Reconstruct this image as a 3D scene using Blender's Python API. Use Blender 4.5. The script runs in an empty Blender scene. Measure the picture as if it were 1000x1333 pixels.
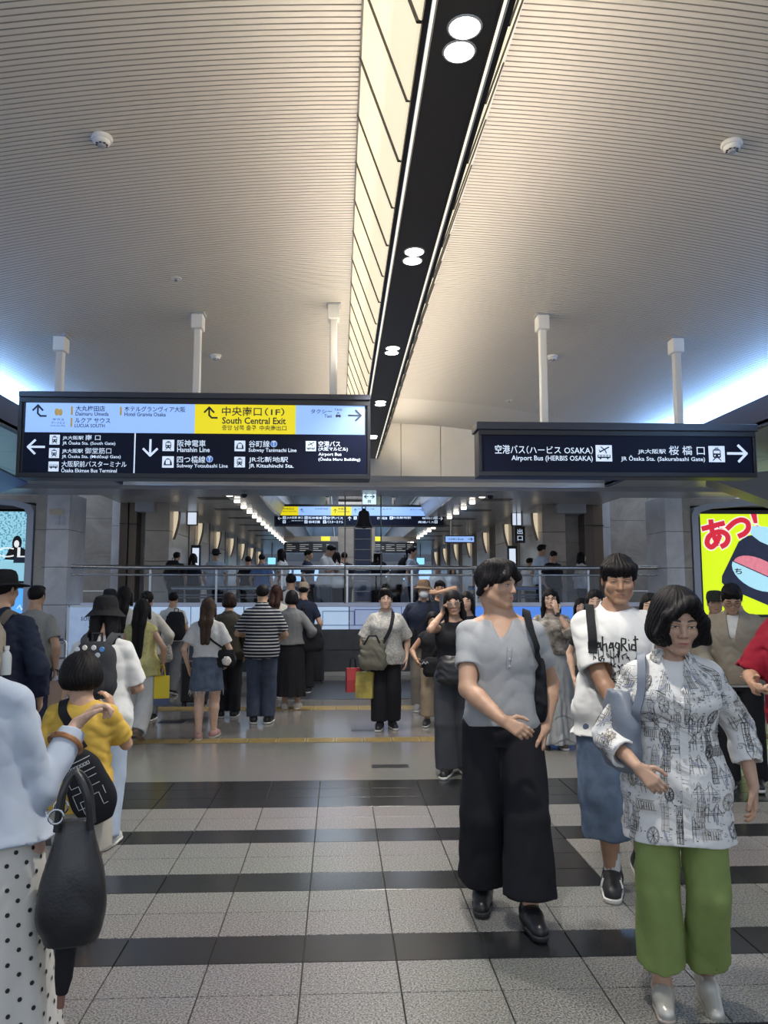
import bpy, math, random
import numpy as np
from mathutils import Vector, Matrix
from mathutils.bvhtree import BVHTree

SC = bpy.context.scene
COL = SC.collection
R = math.radians

# ---------------------------------------------------------------- camera, world, light, exposure
cam_d = bpy.data.cameras.new('camera')
cam = bpy.data.objects.new('camera', cam_d)
COL.objects.link(cam)
cam_d.sensor_fit = 'VERTICAL'
cam_d.sensor_height = 36.0
cam_d.lens = 27.0068
cam_d.shift_x = 17 / 1333
cam_d.clip_end = 300
cam.location = (0, 0, 1.58)
cam.rotation_euler = (R(90 + 5.7955), 0, R(-2.4))
SC.camera = cam

world = bpy.data.worlds.new('world')
SC.world = world
world.use_nodes = True
world.node_tree.nodes['Background'].inputs[0].default_value = (.75, .85, 1.0, 1)
world.node_tree.nodes['Background'].inputs[1].default_value = .68

SC.view_settings.view_transform = 'Standard'
SC.view_settings.look = 'None'
SC.view_settings.exposure = 0.0
SC.view_settings.gamma = 1.0
SC.view_settings.use_curve_mapping = False
SC.cycles.use_denoising = True
SC.cycles.max_bounces = 6
SC.cycles.diffuse_bounces = 3
SC.cycles.sample_clamp_indirect = 4.0

def area(name, loc, rot, sx, sy, power, col, spread=180):
    d = bpy.data.lights.new(name, 'AREA')
    d.shape = 'RECTANGLE'
    d.size, d.size_y = sx, sy
    d.energy = power
    d.color = col
    d.spread = R(spread)
    o = bpy.data.objects.new(name, d)
    o.location = loc
    o.rotation_euler = rot
    COL.objects.link(o)
    return o

def spot(name, loc, power, col, size=120, blend=.6, rad=.06):
    d = bpy.data.lights.new(name, 'SPOT')
    d.energy = power
    d.color = col
    d.spot_size = R(size)
    d.spot_blend = blend
    d.shadow_soft_size = rad
    o = bpy.data.objects.new(name, d)
    o.location = loc
    COL.objects.link(o)
    return o

# cold light tubes in the two side coves (they stand behind the lips and wash the vault)
area('cove_light', (-3.72, 7.5, 3.50), (R(180), R(66), 0), .18, 11.5, 430, (.26, .52, 1.0))
area('cove_light', (4.65, 7.5, 3.50), (R(180), R(-66), 0), .18, 11.5, 640, (.26, .52, 1.0))
# warm area lights added beside the trough to brighten the louvres
area('louvre_fill', (.48 - .34, 7.0, 3.86), (R(180), R(-62), 0), .05, 10.5, 50, (1.0, .88, .72))
area('louvre_fill', (.48 + .34, 7.0, 3.86), (R(180), R(62), 0), .05, 10.5, 62, (1.0, .88, .72))
# area light added under the coffer to brighten the hall beyond the gallery
area('hall_fill', (.5, 23, 3.88), (0, 0, 0), 2.2, 16, 360, (.74, .85, 1.0))
# soft fill light added behind the camera to brighten the view
area('front_fill', (1.0, -5.0, 3.2), (R(80), 0, 0), 8, 3, 90, (.86, .92, 1.0))

# ---------------------------------------------------------------- helpers
MATS = {}

def mat(name, col, rough=.5, metal=0.0, emit=0.0, var=0.0, vscale=8.0, bump=0.0, bscale=60.0, spec=.5, ecol=None, trans=0.0, sheen=0.0):
    if name in MATS:
        return MATS[name]
    m = bpy.data.materials.new(name)
    m.use_nodes = True
    nt = m.node_tree
    b = nt.nodes['Principled BSDF']
    b.inputs['Base Color'].default_value = (*col, 1)
    b.inputs['Roughness'].default_value = rough
    b.inputs['Metallic'].default_value = metal
    b.inputs['Specular IOR Level'].default_value = spec
    if emit:
        b.inputs['Emission Color'].default_value = (*(ecol or col), 1)
        b.inputs['Emission Strength'].default_value = emit
    if trans:
        b.inputs['Transmission Weight'].default_value = trans
    if sheen:
        b.inputs['Sheen Weight'].default_value = sheen
    if var or bump:
        tc = nt.nodes.new('ShaderNodeTexCoord')
        if var:
            n = nt.nodes.new('ShaderNodeTexNoise')
            n.inputs['Scale'].default_value = vscale
            n.inputs['Detail'].default_value = 5
            nt.links.new(tc.outputs['Object'], n.inputs['Vector'])
            r = nt.nodes.new('ShaderNodeValToRGB')
            r.color_ramp.elements[0].position = .3
            r.color_ramp.elements[1].position = .7
            r.color_ramp.elements[0].color = (*[max(0, c * (1 - var)) for c in col], 1)
            r.color_ramp.elements[1].color = (*[min(1, c * (1 + var)) for c in col], 1)
            nt.links.new(n.outputs['Fac'], r.inputs['Fac'])
            nt.links.new(r.outputs['Color'], b.inputs['Base Color'])
        if bump:
            n2 = nt.nodes.new('ShaderNodeTexNoise')
            n2.inputs['Scale'].default_value = bscale
            n2.inputs['Detail'].default_value = 3
            nt.links.new(tc.outputs['Object'], n2.inputs['Vector'])
            bp = nt.nodes.new('ShaderNodeBump')
            bp.inputs['Strength'].default_value = bump
            bp.inputs['Distance'].default_value = .01
            nt.links.new(n2.outputs['Fac'], bp.inputs['Height'])
            nt.links.new(bp.outputs['Normal'], b.inputs['Normal'])
    MATS[name] = m
    return m

def granite(name, c0, c1, c2, rough, scale=170.0):
    m = mat(name, c1, rough)
    nt = m.node_tree
    b = nt.nodes['Principled BSDF']
    g = nt.nodes.new('ShaderNodeNewGeometry')
    n = nt.nodes.new('ShaderNodeTexNoise')
    n.inputs['Scale'].default_value = scale
    n.inputs['Detail'].default_value = 2
    n.inputs['Roughness'].default_value = .7
    nt.links.new(g.outputs['Position'], n.inputs['Vector'])
    r = nt.nodes.new('ShaderNodeValToRGB')
    e = r.color_ramp.elements
    e[0].position, e[0].color = .36, (*c0, 1)
    e[1].position, e[1].color = .64, (*c2, 1)
    k = e.new(.5)
    k.color = (*c1, 1)
    nt.links.new(n.outputs['Fac'], r.inputs['Fac'])
    n3 = nt.nodes.new('ShaderNodeTexNoise')
    n3.inputs['Scale'].default_value = .68
    n3.inputs['Detail'].default_value = 3
    nt.links.new(g.outputs['Position'], n3.inputs['Vector'])
    mx = nt.nodes.new('ShaderNodeMix')
    mx.data_type = 'RGBA'
    mx.blend_type = 'MULTIPLY'
    mx.inputs['Factor'].default_value = .35
    nt.links.new(r.outputs['Color'], mx.inputs['A'])
    nt.links.new(n3.outputs['Color'], mx.inputs['B'])
    hs = nt.nodes.new('ShaderNodeHueSaturation')
    hs.inputs['Saturation'].default_value = .7
    hs.inputs['Value'].default_value = .685
    nt.links.new(mx.outputs['Result'], hs.inputs['Color'])
    nt.links.new(hs.outputs['Color'], b.inputs['Base Color'])
    return m

def marble(name, c0, c1, rough=.3, scale=1.6):
    m = mat(name, c0, rough)
    nt = m.node_tree
    b = nt.nodes['Principled BSDF']
    g = nt.nodes.new('ShaderNodeNewGeometry')
    n = nt.nodes.new('ShaderNodeTexNoise')
    n.inputs['Scale'].default_value = scale
    n.inputs['Detail'].default_value = 9
    n.inputs['Roughness'].default_value = .65
    n.inputs['Distortion'].default_value = .8
    nt.links.new(g.outputs['Position'], n.inputs['Vector'])
    r = nt.nodes.new('ShaderNodeValToRGB')
    e = r.color_ramp.elements
    e[0].position, e[0].color = .32, (*c0, 1)
    e[1].position, e[1].color = .68, (*c1, 1)
    nt.links.new(n.outputs['Fac'], r.inputs['Fac'])
    nt.links.new(r.outputs['Color'], b.inputs['Base Color'])
    return m

def tag(o, label=None, cat=None, group=None, kind=None):
    if label:
        o['label'] = label
    if cat:
        o['category'] = cat
    if group:
        o['group'] = group
    if kind:
        o['kind'] = kind
    return o

def link(name, me, m=None, parent=None):
    o = bpy.data.objects.new(name, me)
    COL.objects.link(o)
    if m is not None and me is not None and not me.materials:
        me.materials.append(m)
    if parent is not None:
        o.parent = parent
    return o

def empty(name, loc=(0, 0, 0), rz=0.0):
    o = bpy.data.objects.new(name, None)
    o.empty_display_size = .1
    o.location = loc
    o.rotation_euler = (0, 0, rz)
    COL.objects.link(o)
    return o

class MB:
    """collects simple shapes into one mesh"""
    def __init__(s):
        s.v, s.f = [], []
    def add(s, vs, fs):
        n = len(s.v)
        s.v += [tuple(v) for v in vs]
        s.f += [tuple(i + n for i in f) for f in fs]
        return s
    def box(s, x0, x1, y0, y1, z0, z1, bev=0.0):
        if bev <= 0:
            vs = [(x, y, z) for z in (z0, z1) for y in (y0, y1) for x in (x0, x1)]
            return s.add(vs, [(0, 2, 3, 1), (4, 5, 7, 6), (0, 1, 5, 4), (2, 6, 7, 3), (0, 4, 6, 2), (1, 3, 7, 5)])
        b = bev
        rings = []
        for z, i in ((z0, b), (z0 + b, 0), (z1 - b, 0), (z1, b)):
            r = []
            for (cx, sx) in ((x1, -1), (x0, 1)):
                pass
            xa, xb, ya, yb = x0 + i, x1 - i, y0 + i, y1 - i
            c = b if i == 0 else b * .5
            r = [(xa + c, ya, z), (xb - c, ya, z), (xb, ya + c, z), (xb, yb - c, z), (xb - c, yb, z), (xa + c, yb, z), (xa, yb - c, z), (xa, ya + c, z)]
            rings.append(r)
        return s.loft(rings, True, True)
    def loft(s, rings, cap0=True, cap1=True, closed=True):
        n = len(rings[0])
        vs = [p for r in rings for p in r]
        fs = []
        for k in range(len(rings) - 1):
            for i in range(n if closed else n - 1):
                j = (i + 1) % n
                fs.append((k * n + i, k * n + j, (k + 1) * n + j, (k + 1) * n + i))
        if cap0:
            fs.append(tuple(range(n - 1, -1, -1)))
        if cap1:
            fs.append(tuple((len(rings) - 1) * n + i for i in range(n)))
        return s.add(vs, fs)
    def tube(s, pts, rad, n=8, caps=True):
        pts = [Vector(p) for p in pts]
        if not isinstance(rad, (list, tuple)):
            rad = [rad] * len(pts)
        rings = []
        up = None
        for i, p in enumerate(pts):
            a = pts[max(i - 1, 0)]
            b = pts[min(i + 1, len(pts) - 1)]
            d = (b - a).normalized()
            if up is None:
                up = Vector((0, 0, 1)) if abs(d.z) < .9 else Vector((1, 0, 0))
            side = d.cross(up).normalized()
            up = side.cross(d).normalized()
            rings.append([p + (side * math.cos(2 * math.pi * k / n) + up * math.sin(2 * math.pi * k / n)) * rad[i] for k in range(n)])
        return s.loft(rings, caps, caps)
    def lathe(s, prof, c, n=20, axis='z'):
        rings = []
        for r, h in prof:
            ring = []
            for k in range(n):
                a = 2 * math.pi * k / n
                p = (r * math.cos(a), r * math.sin(a), h)
                if axis == 'y':
                    p = (p[0], p[2], p[1])
                elif axis == 'x':
                    p = (p[2], p[0], p[1])
                ring.append((p[0] + c[0], p[1] + c[1], p[2] + c[2]))
            rings.append(ring)
        return s.loft(rings, True, True)
    def prism(s, poly, axis, a, b):
        """poly in the plane across the axis, pushed from a to b"""
        def P(p, t):
            return {'x': (t, p[0], p[1]), 'y': (p[0], t, p[1]), 'z': (p[0], p[1], t)}[axis]
        return s.loft([[P(p, a) for p in poly], [P(p, b) for p in poly]])
    def mesh(s, name, smooth=False):
        me = bpy.data.meshes.new(name)
        me.from_pydata(s.v, [], s.f)
        import bmesh
        bm = bmesh.new()
        bm.from_mesh(me)
        bmesh.ops.recalc_face_normals(bm, faces=bm.faces)
        bm.to_mesh(me)
        bm.free()
        if smooth:
            me.polygons.foreach_set('use_smooth', [True] * len(me.polygons))
            try:
                me.set_sharp_from_angle(angle=R(40))
            except Exception:
                pass
        me.update()
        return me
    def build(s, name, m, parent=None, smooth=False):
        return link(name, s.mesh(name, smooth), m, parent)

def boxo(name, b, m, parent=None, bev=0.0):
    return MB().box(*b, bev).build(name, m, parent)

# ---------------------------------------------------------------- lettering: text objects turned into meshes, fitted to a box on a sign face
# a scratch text object; it is taken out of the scene at the end
_tc = bpy.data.curves.new('text_source', 'FONT')
_to = bpy.data.objects.new('text_source', _tc)
COL.objects.link(_to)
_tcache = {}

def text_mesh(s, bold):
    k = (s, bold)
    if k not in _tcache:
        _tc.body = s
        _tc.offset = bold
        _tc.resolution_u = 2
        bpy.context.view_layer.update()
        me = bpy.data.meshes.new_from_object(_to.evaluated_get(bpy.context.evaluated_depsgraph_get()))
        co = np.empty(len(me.vertices) * 3, np.float32)
        me.vertices.foreach_get('co', co)
        _tcache[k] = (me, co.reshape(-1, 3).copy())
    return _tcache[k]

def text(s, x0, x1, z0, z1, y, m, parent, bold=.012, name='lettering', mirror=False, rot=0.0, thick=0.0):
    """flat letters facing -y, filling the box x0..x1, z0..z1 at depth y"""
    src, co = text_mesh(s, bold)
    if len(co) == 0:
        return None
    me = src.copy()
    lo, hi = co.min(0), co.max(0)
    u = (co[:, 0] - lo[0]) / max(hi[0] - lo[0], 1e-6)
    v = (co[:, 1] - lo[1]) / max(hi[1] - lo[1], 1e-6)
    if mirror:
        u = 1 - u
    P = np.zeros_like(co)
    P[:, 0] = x0 + u * (x1 - x0)
    P[:, 2] = z0 + v * (z1 - z0)
    if rot:
        cx, cz = (x0 + x1) / 2, (z0 + z1) / 2
        a, b = P[:, 0] - cx, P[:, 2] - cz
        P[:, 0], P[:, 2] = cx + a * math.cos(rot) - b * math.sin(rot), cz + a * math.sin(rot) + b * math.cos(rot)
    P[:, 1] = y
    me.vertices.foreach_set('co', P.ravel())
    me.materials.clear()
    me.materials.append(m)
    me.update()
    return link(name, me, None, parent)

def flat(name, polys, y, m, parent, t=.004):
    """flat shapes (lists of (x, z)) facing -y with a small thickness"""
    b = MB()
    for i, p in enumerate(polys):
        b.prism(p, 'y', y - t - i * .00015, y)
    return b.build(name, m, parent)

def strip(pts, w):
    """a poly line of width w as a list of quads in a plane"""
    out = []
    for (a, b) in zip(pts[:-1], pts[1:]):
        dx, dz = b[0] - a[0], b[1] - a[1]
        L = math.hypot(dx, dz) or 1
        nx, nz = -dz / L * w / 2, dx / L * w / 2
        ex, ez = dx / L * w * .3, dz / L * w * .3
        out.append([(a[0] - nx - ex, a[1] - nz - ez), (b[0] - nx + ex, b[1] - nz + ez), (b[0] + nx + ex, b[1] + nz + ez), (a[0] + nx - ex, a[1] + nz - ez)])
    return out

def disc(cx, cz, r, n=20, rz=None):
    return [(cx + r * math.cos(2 * math.pi * k / n), cz + (rz or r) * math.sin(2 * math.pi * k / n)) for k in range(n)]

# ---------------------------------------------------------------- materials of the setting
M_ceil = mat('ceiling_louvre_paint', (.62, .585, .54), .42)
M_plain = mat('smooth_ceiling_paint', (.60, .57, .53), .5)
M_groove = mat('louvre_gap', (.38, .36, .33), .8)
M_cream = mat('lit_cream_panel', (.62, .57, .44), .5, emit=.88, ecol=(1.0, .88, .62), var=.06, vscale=3)
M_mullion = mat('dark_mullion', (.10, .095, .09), .4, metal=.6)
M_track = mat('dark_track', (.065, .060, .057), .35)
M_lamp = mat('lamp_white', (1, 1, 1), .4, emit=9.0, ecol=(1.0, .97, .92))
M_white = mat('white_metal_paint', (.72, .71, .69), .4)
M_fascia = mat('cream_fascia_panel', (.78, .73, .66), .35, var=.05, vscale=2)
M_navy = mat('dark_cove_lip', (.028, .035, .075), .45)
M_soffit = mat('grey_soffit_board', (.36, .37, .40), .28)
M_steel = mat('brushed_steel', (.55, .57, .60), .25, metal=1.0)
M_dsteel = mat('dark_bronze_metal', (.16, .13, .11), .3, metal=.8)
M_black = mat('black_metal', (.012, .013, .018), .35)
M_stone = marble('grey_marble', (.30, .28, .26), (.50, .47, .44), .25)
M_stone_l = marble('pale_marble', (.52, .54, .60), (.74, .76, .82), .2)
M_stone_b = marble('beige_marble', (.40, .34, .28), (.58, .50, .42), .3)
M_plinth = marble('dark_plinth_stone', (.055, .058, .065), (.085, .088, .095), .3, 6)
M_light_tile = granite('light_granite', (.06, .055, .05), (.36, .335, .305), (.66, .62, .58), .33, 120)
M_dark_tile = granite('dark_granite', (.018, .019, .022), (.035, .037, .042), (.075, .078, .085), .22)
M_far = granite('polished_granite', (.25, .235, .215), (.34, .32, .295), (.43, .41, .38), .16, 120)
M_base = mat('tile_joint', (.045, .043, .04), .8)
M_yellow_t = mat('tactile_yellow', (.30, .215, .075), .5, var=.15, vscale=20)

# ---------------------------------------------------------------- floor
U = .2622
Y0 = 6.609
fl = MB().box(-9, 10, -1.5, 6.609, -.06, -.012).build('floor', M_base)
tag(fl, kind='structure')
far = boxo('polished_floor', (-9, 10, 6.613, 15.6, -.06, 0), M_far, fl)
tl_mesh = MB().box(-.197, .197, -.1288, .1288, -.012, 0, .0012).mesh('tile_light')
tl_mesh.materials.append(M_light_tile)
td_mesh = tl_mesh.copy()
td_mesh.materials.clear()
td_mesh.materials.append(M_dark_tile)
pattern = {0: 1, 1: 1, 2: 1}
for k in range(3, 19):
    pattern[k] = 1 if (k - 5) % 3 == 0 else 0
for k in range(0, 17):
    yc = Y0 - (k + .5) * U
    # the visible width of the floor at this depth
    xl, xr = -.452 * yc - .45, .60 * yc + .3
    i0, i1 = math.floor((xl - .655) / .4), math.ceil((xr - .655) / .4)
    for i in range(i0, i1):
        dark = pattern[k]
        if i == 1 and k in (6, 7, 8):      # one dark square links two of the dark rows
            dark = 1
        if i == 2 and k == 8:
            dark = 0
        o = link('tile', td_mesh if dark else tl_mesh, None, fl)
        o.location = (.655 + .4 * (i + .5), yc, 0)
# raised yellow guide tiles in two rows across the hall
tac = MB().box(-.147, .147, -.11, .11, .001, .006, .002)
for j in range(4):
    tac.box(-.13, .13, -.085 + j * .05, -.06 + j * .05, .006, .010)
tac_me = tac.mesh('guide_tile')
tac_me.materials.append(M_yellow_t)
for row, (yy, n0, n1) in enumerate(((8.33, -10, 19), (10.55, -14, 22))):
    for i in range(n0, n1):
        o = link('guide_tile', tac_me, None, fl)
        o.location = (.12 + .302 * i, yy, 0)
        if row == 1:
            o.scale = (1, 1.5, 1)
M_grate = mat('grate_steel', (.20, .21, .23), .35, metal=.8)
for (gx, gy, w, d) in ((.47, 7.1, .33, .12), (-2.0, 9.55, .3, .2), (-2.45, 8.7, .42, .2), (.3, 8.92, .3, .12)):
    boxo('floor_grate', (gx - w / 2, gx + w / 2, gy - d / 2, gy + d / 2, .0005, .003), M_black, fl)
gr = MB()
for i in range(34):
    y = 11.35 + i * .066
    gr.box(-.75, 2.0, y, y + .042, .002, .014)
gr.build('floor_grating', M_grate, fl)

# ---------------------------------------------------------------- vaulted ceiling of fine louvres
CX = .48
def vault(dx):
    return 4.36 - .037 * dx * dx

def louvre(side):
    xs = np.linspace(.37, 4.55, 18)
    prof = []
    y = 1.6
    while y < 10.95:
        prof += [(y, 0), (y + .031, 0), (y + .0315, .012), (y + .0395, .012)]
        y += .04
    vs, fs = [], []
    for (yy, up) in prof:
        for x in xs:
            vs.append((CX + side * x, yy, vault(x) + up))
    n = len(xs)
    for k in range(len(prof) - 1):
        for i in range(n - 1):
            fs.append((k * n + i, k * n + i + 1, (k + 1) * n + i + 1, (k + 1) * n + i))
    me = bpy.data.meshes.new('ceiling')
    me.from_pydata(vs, [], fs)
    me.materials.append(M_ceil)
    me.materials.append(M_groove)
    mi = np.zeros(len(fs), np.int32)
    kk = np.repeat(np.arange(len(prof) - 1), n - 1)
    mi[(kk % 4) >= 1] = 1
    me.polygons.foreach_set('material_index', mi)
    me.update()
    return me
for side in (-1, 1):
    o = link('ceiling', louvre(side))
    tag(o, kind='structure')
    b = MB()
    xs = np.linspace(.37, 4.55, 18)
    b.loft([[(CX + side * x, 10.95, vault(x) + .002) for x in xs] , [(CX + side * x, 12.9, vault(x) + .002) for x in xs]], False, False, False)
    b.loft([[(CX + side * x, 1.6, vault(x) + .05) for x in xs] , [(CX + side * x, 12.9, vault(x) + .05) for x in xs]], False, False, False)
    b.build('ceiling_panel', M_plain, o)

# the lit wedge down the middle: two slopes of cream panes, a dark flat track with paired downlights
TZ = 3.755
sl = empty('ceiling_light_trough', (CX, 7, 4.3))
tag(sl, kind='structure')
def ch(name, b, m):
    o = b.build(name, m)
    o.parent = sl
    o.matrix_parent_inverse = Matrix.Translation((-CX, -7, -4.3))
    return o
for side in (-1, 1):
    y = 1.8
    a = (CX + side * .37, vault(.37) + .01)
    c = (CX + side * .165, TZ + .03)
    k = 0
    while y < 12.6:
        b = MB().loft([[(a[0], y + .006, a[1]), (c[0], y + .006, c[1]), (c[0], y + .484, c[1]), (a[0], y + .484, a[1])],
                       [(a[0] + side * .012, y + .006, a[1] + .006), (c[0] + side * .012, y + .006, c[1] + .006), (c[0] + side * .012, y + .484, c[1] + .006), (a[0] + side * .012, y + .484, a[1] + .006)]])
        ch('pane', b, M_cream)
        w = .010 if k % 2 else .016
        b = MB().loft([[(a[0] - side * .006, y - w / 2, a[1]), (c[0] - side * .006, y - w / 2, c[1]), (c[0] - side * .006, y + w / 2, c[1]), (a[0] - side * .006, y + w / 2, a[1])],
                       [(a[0] + side * .02, y - w / 2, a[1]), (c[0] + side * .02, y - w / 2, c[1]), (c[0] + side * .02, y + w / 2, c[1]), (a[0] + side * .02, y + w / 2, a[1])]])
        ch('mullion', b, M_mullion)
        y += .49
        k += 1
    b = MB().box(CX + side * .155 - .012, CX + side * .155 + .012, 1.7, 12.6, TZ - .005, TZ + .06)
    ch('track_rail', b, M_black)
    b = MB().box(CX + side * .132 - .006, CX + side * .132 + .006, 1.7, 12.6, TZ + .005, TZ + .012)
    ch('light_slot', b, mat('slot_glow', (.9, .85, .75), .4, emit=1.1, ecol=(1, .92, .78)))
    b = MB().box(CX + side * .118 - .004, CX + side * .118 + .004, 1.7, 12.6, TZ - .008, TZ + .03)
    ch('track_rail', b, M_mullion)
    b = MB().box(CX + side * .375 - .008, CX + side * .375 + .008, 1.7, 12.6, vault(.37) - .012, vault(.37) + .03)
    ch('edge_trim', b, M_mullion if side < 0 else M_white)
ch('track_board', MB().box(CX - .115, CX + .115, 1.7, 12.6, TZ, TZ + .03), M_track)
for k in range(6):
    spot('downlight_beam', (CX, 2.83 + 1.99 * k, TZ - .03), 230, (1.0, .95, .88))
    for d in (0, .135):
        yy = 2.76 + 1.99 * k + d
        ch('downlight_trim', MB().lathe([(.0, -.004), (.068, -.004), (.070, .0), (.060, .002), (0, .002)], (CX, yy, TZ - .001), 20), M_white)
        ch('downlight', MB().lathe([(0, -.002), (.060, -.002), (.060, .0), (0, .0)], (CX, yy, TZ - .004), 20), M_lamp)

# cove lips, side soffits
for side in (-1, 1):
    x = .465 + side * 4.0
    b = MB().loft([[(x, 1.6, 3.3), (x, 1.6, 3.61), (x + side * .05, 1.6, 3.61), (x + side * .05, 1.6, 3.3)],
                   [(x, 13.0, 3.3), (x, 13.0, 3.61), (x + side * .05, 13.0, 3.61), (x + side * .05, 13.0, 3.3)]])
    tag(b.build('trim_1' if side < 0 else 'trim_2', M_navy), kind='structure')
    s = empty('ceiling_left' if side < 0 else 'ceiling_right', (x, 7, 3.3))
    tag(s, kind='structure')
    for i in range(12):
        y = 1.8 + i * .98
        for j in range(4):
            x0, x1 = sorted((x + side * (.05 + j * 1.15), x + side * (.05 + j * 1.15 + 1.14)))
            o = boxo('ceiling_panel', (x0, x1, y, y + .972, 3.302, 3.32), M_soffit)
            o.parent = s
            o.matrix_parent_inverse = Matrix.Translation((-x, -7, -3.3))
    o = boxo('backing', (min(x, x + side * 4.7), max(x, x + side * 4.7), 1.6, 13.6, 3.325, 3.36), M_black)
    o.parent = s
    o.matrix_parent_inverse = Matrix.Translation((-x, -7, -3.3))

# beam across the far end of the hall: fascia panels above, bevelled metal edge below
bm_ = empty('trim_3', (CX, 12.6, 3.3))
tag(bm_, kind='structure')
def bch(name, b, m, par=bm_, off=(CX, 12.6, 3.3)):
    o = b.build(name, m)
    o.parent = par
    o.matrix_parent_inverse = Matrix.Translation((-off[0], -off[1], -off[2]))
    return o
for i in range(-8, 9):
    x0 = 1.03 + i * .665
    if x0 < -4.0 or x0 > 4.6:
        continue
    bch('panel', MB().box(x0 + .005, x0 + .66, 12.60, 12.63, 3.46, 4.5, .004), M_fascia)
bch('beam_core', MB().box(-6.2, 7.2, 12.635, 13.6, 3.30, 4.75), M_groove)
bch('beam_edge', MB().loft([[(-6.2, 12.57, 3.45), (-6.2, 12.74, 3.24), (-6.2, 13.6, 3.24), (-6.2, 13.6, 3.29), (-6.2, 12.64, 3.29), (-6.2, 12.64, 3.45)],
                           [(7.2, 12.57, 3.45), (7.2, 12.74, 3.24), (7.2, 13.6, 3.24), (7.2, 13.6, 3.29), (7.2, 12.64, 3.29), (7.2, 12.64, 3.45)]]), mat('pale_metal_edge', (.42, .44, .50), .3, metal=.5))
# ---------------------------------------------------------------- end walls: pillars, recesses, bronze posts (mirrored left and right)
def wall(name, kind='structure'):
    o = empty(name)
    tag(o, kind=kind)
    return o

def blocks(parent, x0, x1, y0, y1, z0, z1, nx, nz, m, name='stone_panel', gap=.004, rnd=None):
    for i in range(nx):
        for j in range(nz):
            a, b = x0 + (x1 - x0) * i / nx, x0 + (x1 - x0) * (i + 1) / nx
            c, d = z0 + (z1 - z0) * j / nz, z0 + (z1 - z0) * (j + 1) / nz
            yy = y0 + (random.Random(i * 7 + j * 13).random() * .004)
            boxo(name, (a + gap, b - gap, yy, y1, c + gap, d - gap), m, parent, .002)

GF = .9     # height of the gallery floor
wl = wall('wall_left')
wr = wall('wall_right')
for (w, s, xp0, xp1, xr, xb0, xb1, xs) in ((wl, -1, -5.15, -4.75, -4.77, -4.58, -4.24, -3.76), (wr, 1, 5.94, 6.52, 5.86, 5.68, 5.26, 4.54)):
    a, b = sorted((xp0, xp1))
    if s > 0:
        a, b = 5.94, 6.27
    blocks(w, a, b, 13.7, 14.6, 0, 3.3, 1, 5, M_stone_l)
    # pier beside the poster niche
    p0, p1 = (-5.36, -5.16) if s < 0 else (6.28, 6.44)
    blocks(w, p0, p1, 13.75, 14.6, 0, 3.3, 1, 5, M_stone)
    # recess wall
    r0, r1 = sorted((xp1 + s * 1.8 if s < 0 else xp0 + 2.0, xr))
    blocks(w, r0, r1, 16.8, 17.0, 0, 3.9, 2, 5, M_stone)
    # light return and bronze post
    q0, q1 = sorted((xr, xb0))
    blocks(w, q0, q1, 16.3, 16.9, 0, 3.9, 1, 4, M_stone_l)
    g0, g1 = sorted((xb0, xb1))
    m0 = (g0 + g1) / 2
    boxo('bronze_post', (g0, m0 - .004, 16.2, 16.8, 0, 3.9), M_dsteel, w, .01)
    boxo('bronze_post', (m0 + .004, g1, 16.25, 16.8, 0, 3.9), mat('bronze_brown', (.20, .155, .12), .4, metal=.5), w, .01)
    boxo('post_band', (g0 - .003, g1 + .003, 16.19, 16.8, 2.95, 2.965), M_black, w)
    h0, h1 = sorted((xb1, xs))
    blocks(w, h0, h1, 16.6, 17.0, 0, 3.9, 1, 3, M_stone)
    # stone soffit box hung high beside the post
    b0, b1 = sorted((xb1 - s * .02, xs + s * .08))
    boxo('bulkhead', (b0, b1, 16.0, 16.6, 3.20, 3.9), mat('pale_bulkhead', (.42, .43, .46), .35), w, .01)
    # poster niche with a metal surround
    n0, n1 = sorted((-5.37 if s < 0 else 6.44, -8.8 if s < 0 else 9.6))
    boxo('niche_back', (n0, n1, 14.1, 14.2, 0, 3.3), M_stone, w)
    f0, f1 = sorted((n1 if s < 0 else n0, (n1 - .12) if s < 0 else n0 + .12))
    e1 = -5.38 if s < 0 else 6.45
    sur = MB()
    # arched surround: an upright that bends over at the top
    pts = [(e1, 0), (e1, 2.95), (e1 + s * .06, 3.08), (e1 + s * .35, 3.16), (e1 + s * 1.1, 3.22), (e1 + s * 2.6, 3.24)]
    pin = [(e1 + s * .12, 0), (e1 + s * .12, 2.90), (e1 + s * .17, 3.00), (e1 + s * .42, 3.07), (e1 + s * 1.1, 3.12), (e1 + s * 2.6, 3.14)]
    for k in range(5):
        sur.prism([pts[k], pts[k + 1], pin[k + 1], pin[k]], 'y', 13.72, 14.1)
    sur.build('niche_surround', mat('satin_surround', (.35, .38, .46), .3, metal=.4), w)
    boxo('niche_head', (min(e1 + s * .1, e1 + s * 2.6), max(e1 + s * .1, e1 + s * 2.6), 13.95, 14.1, 2.99, 3.14), M_black, w)

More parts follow.
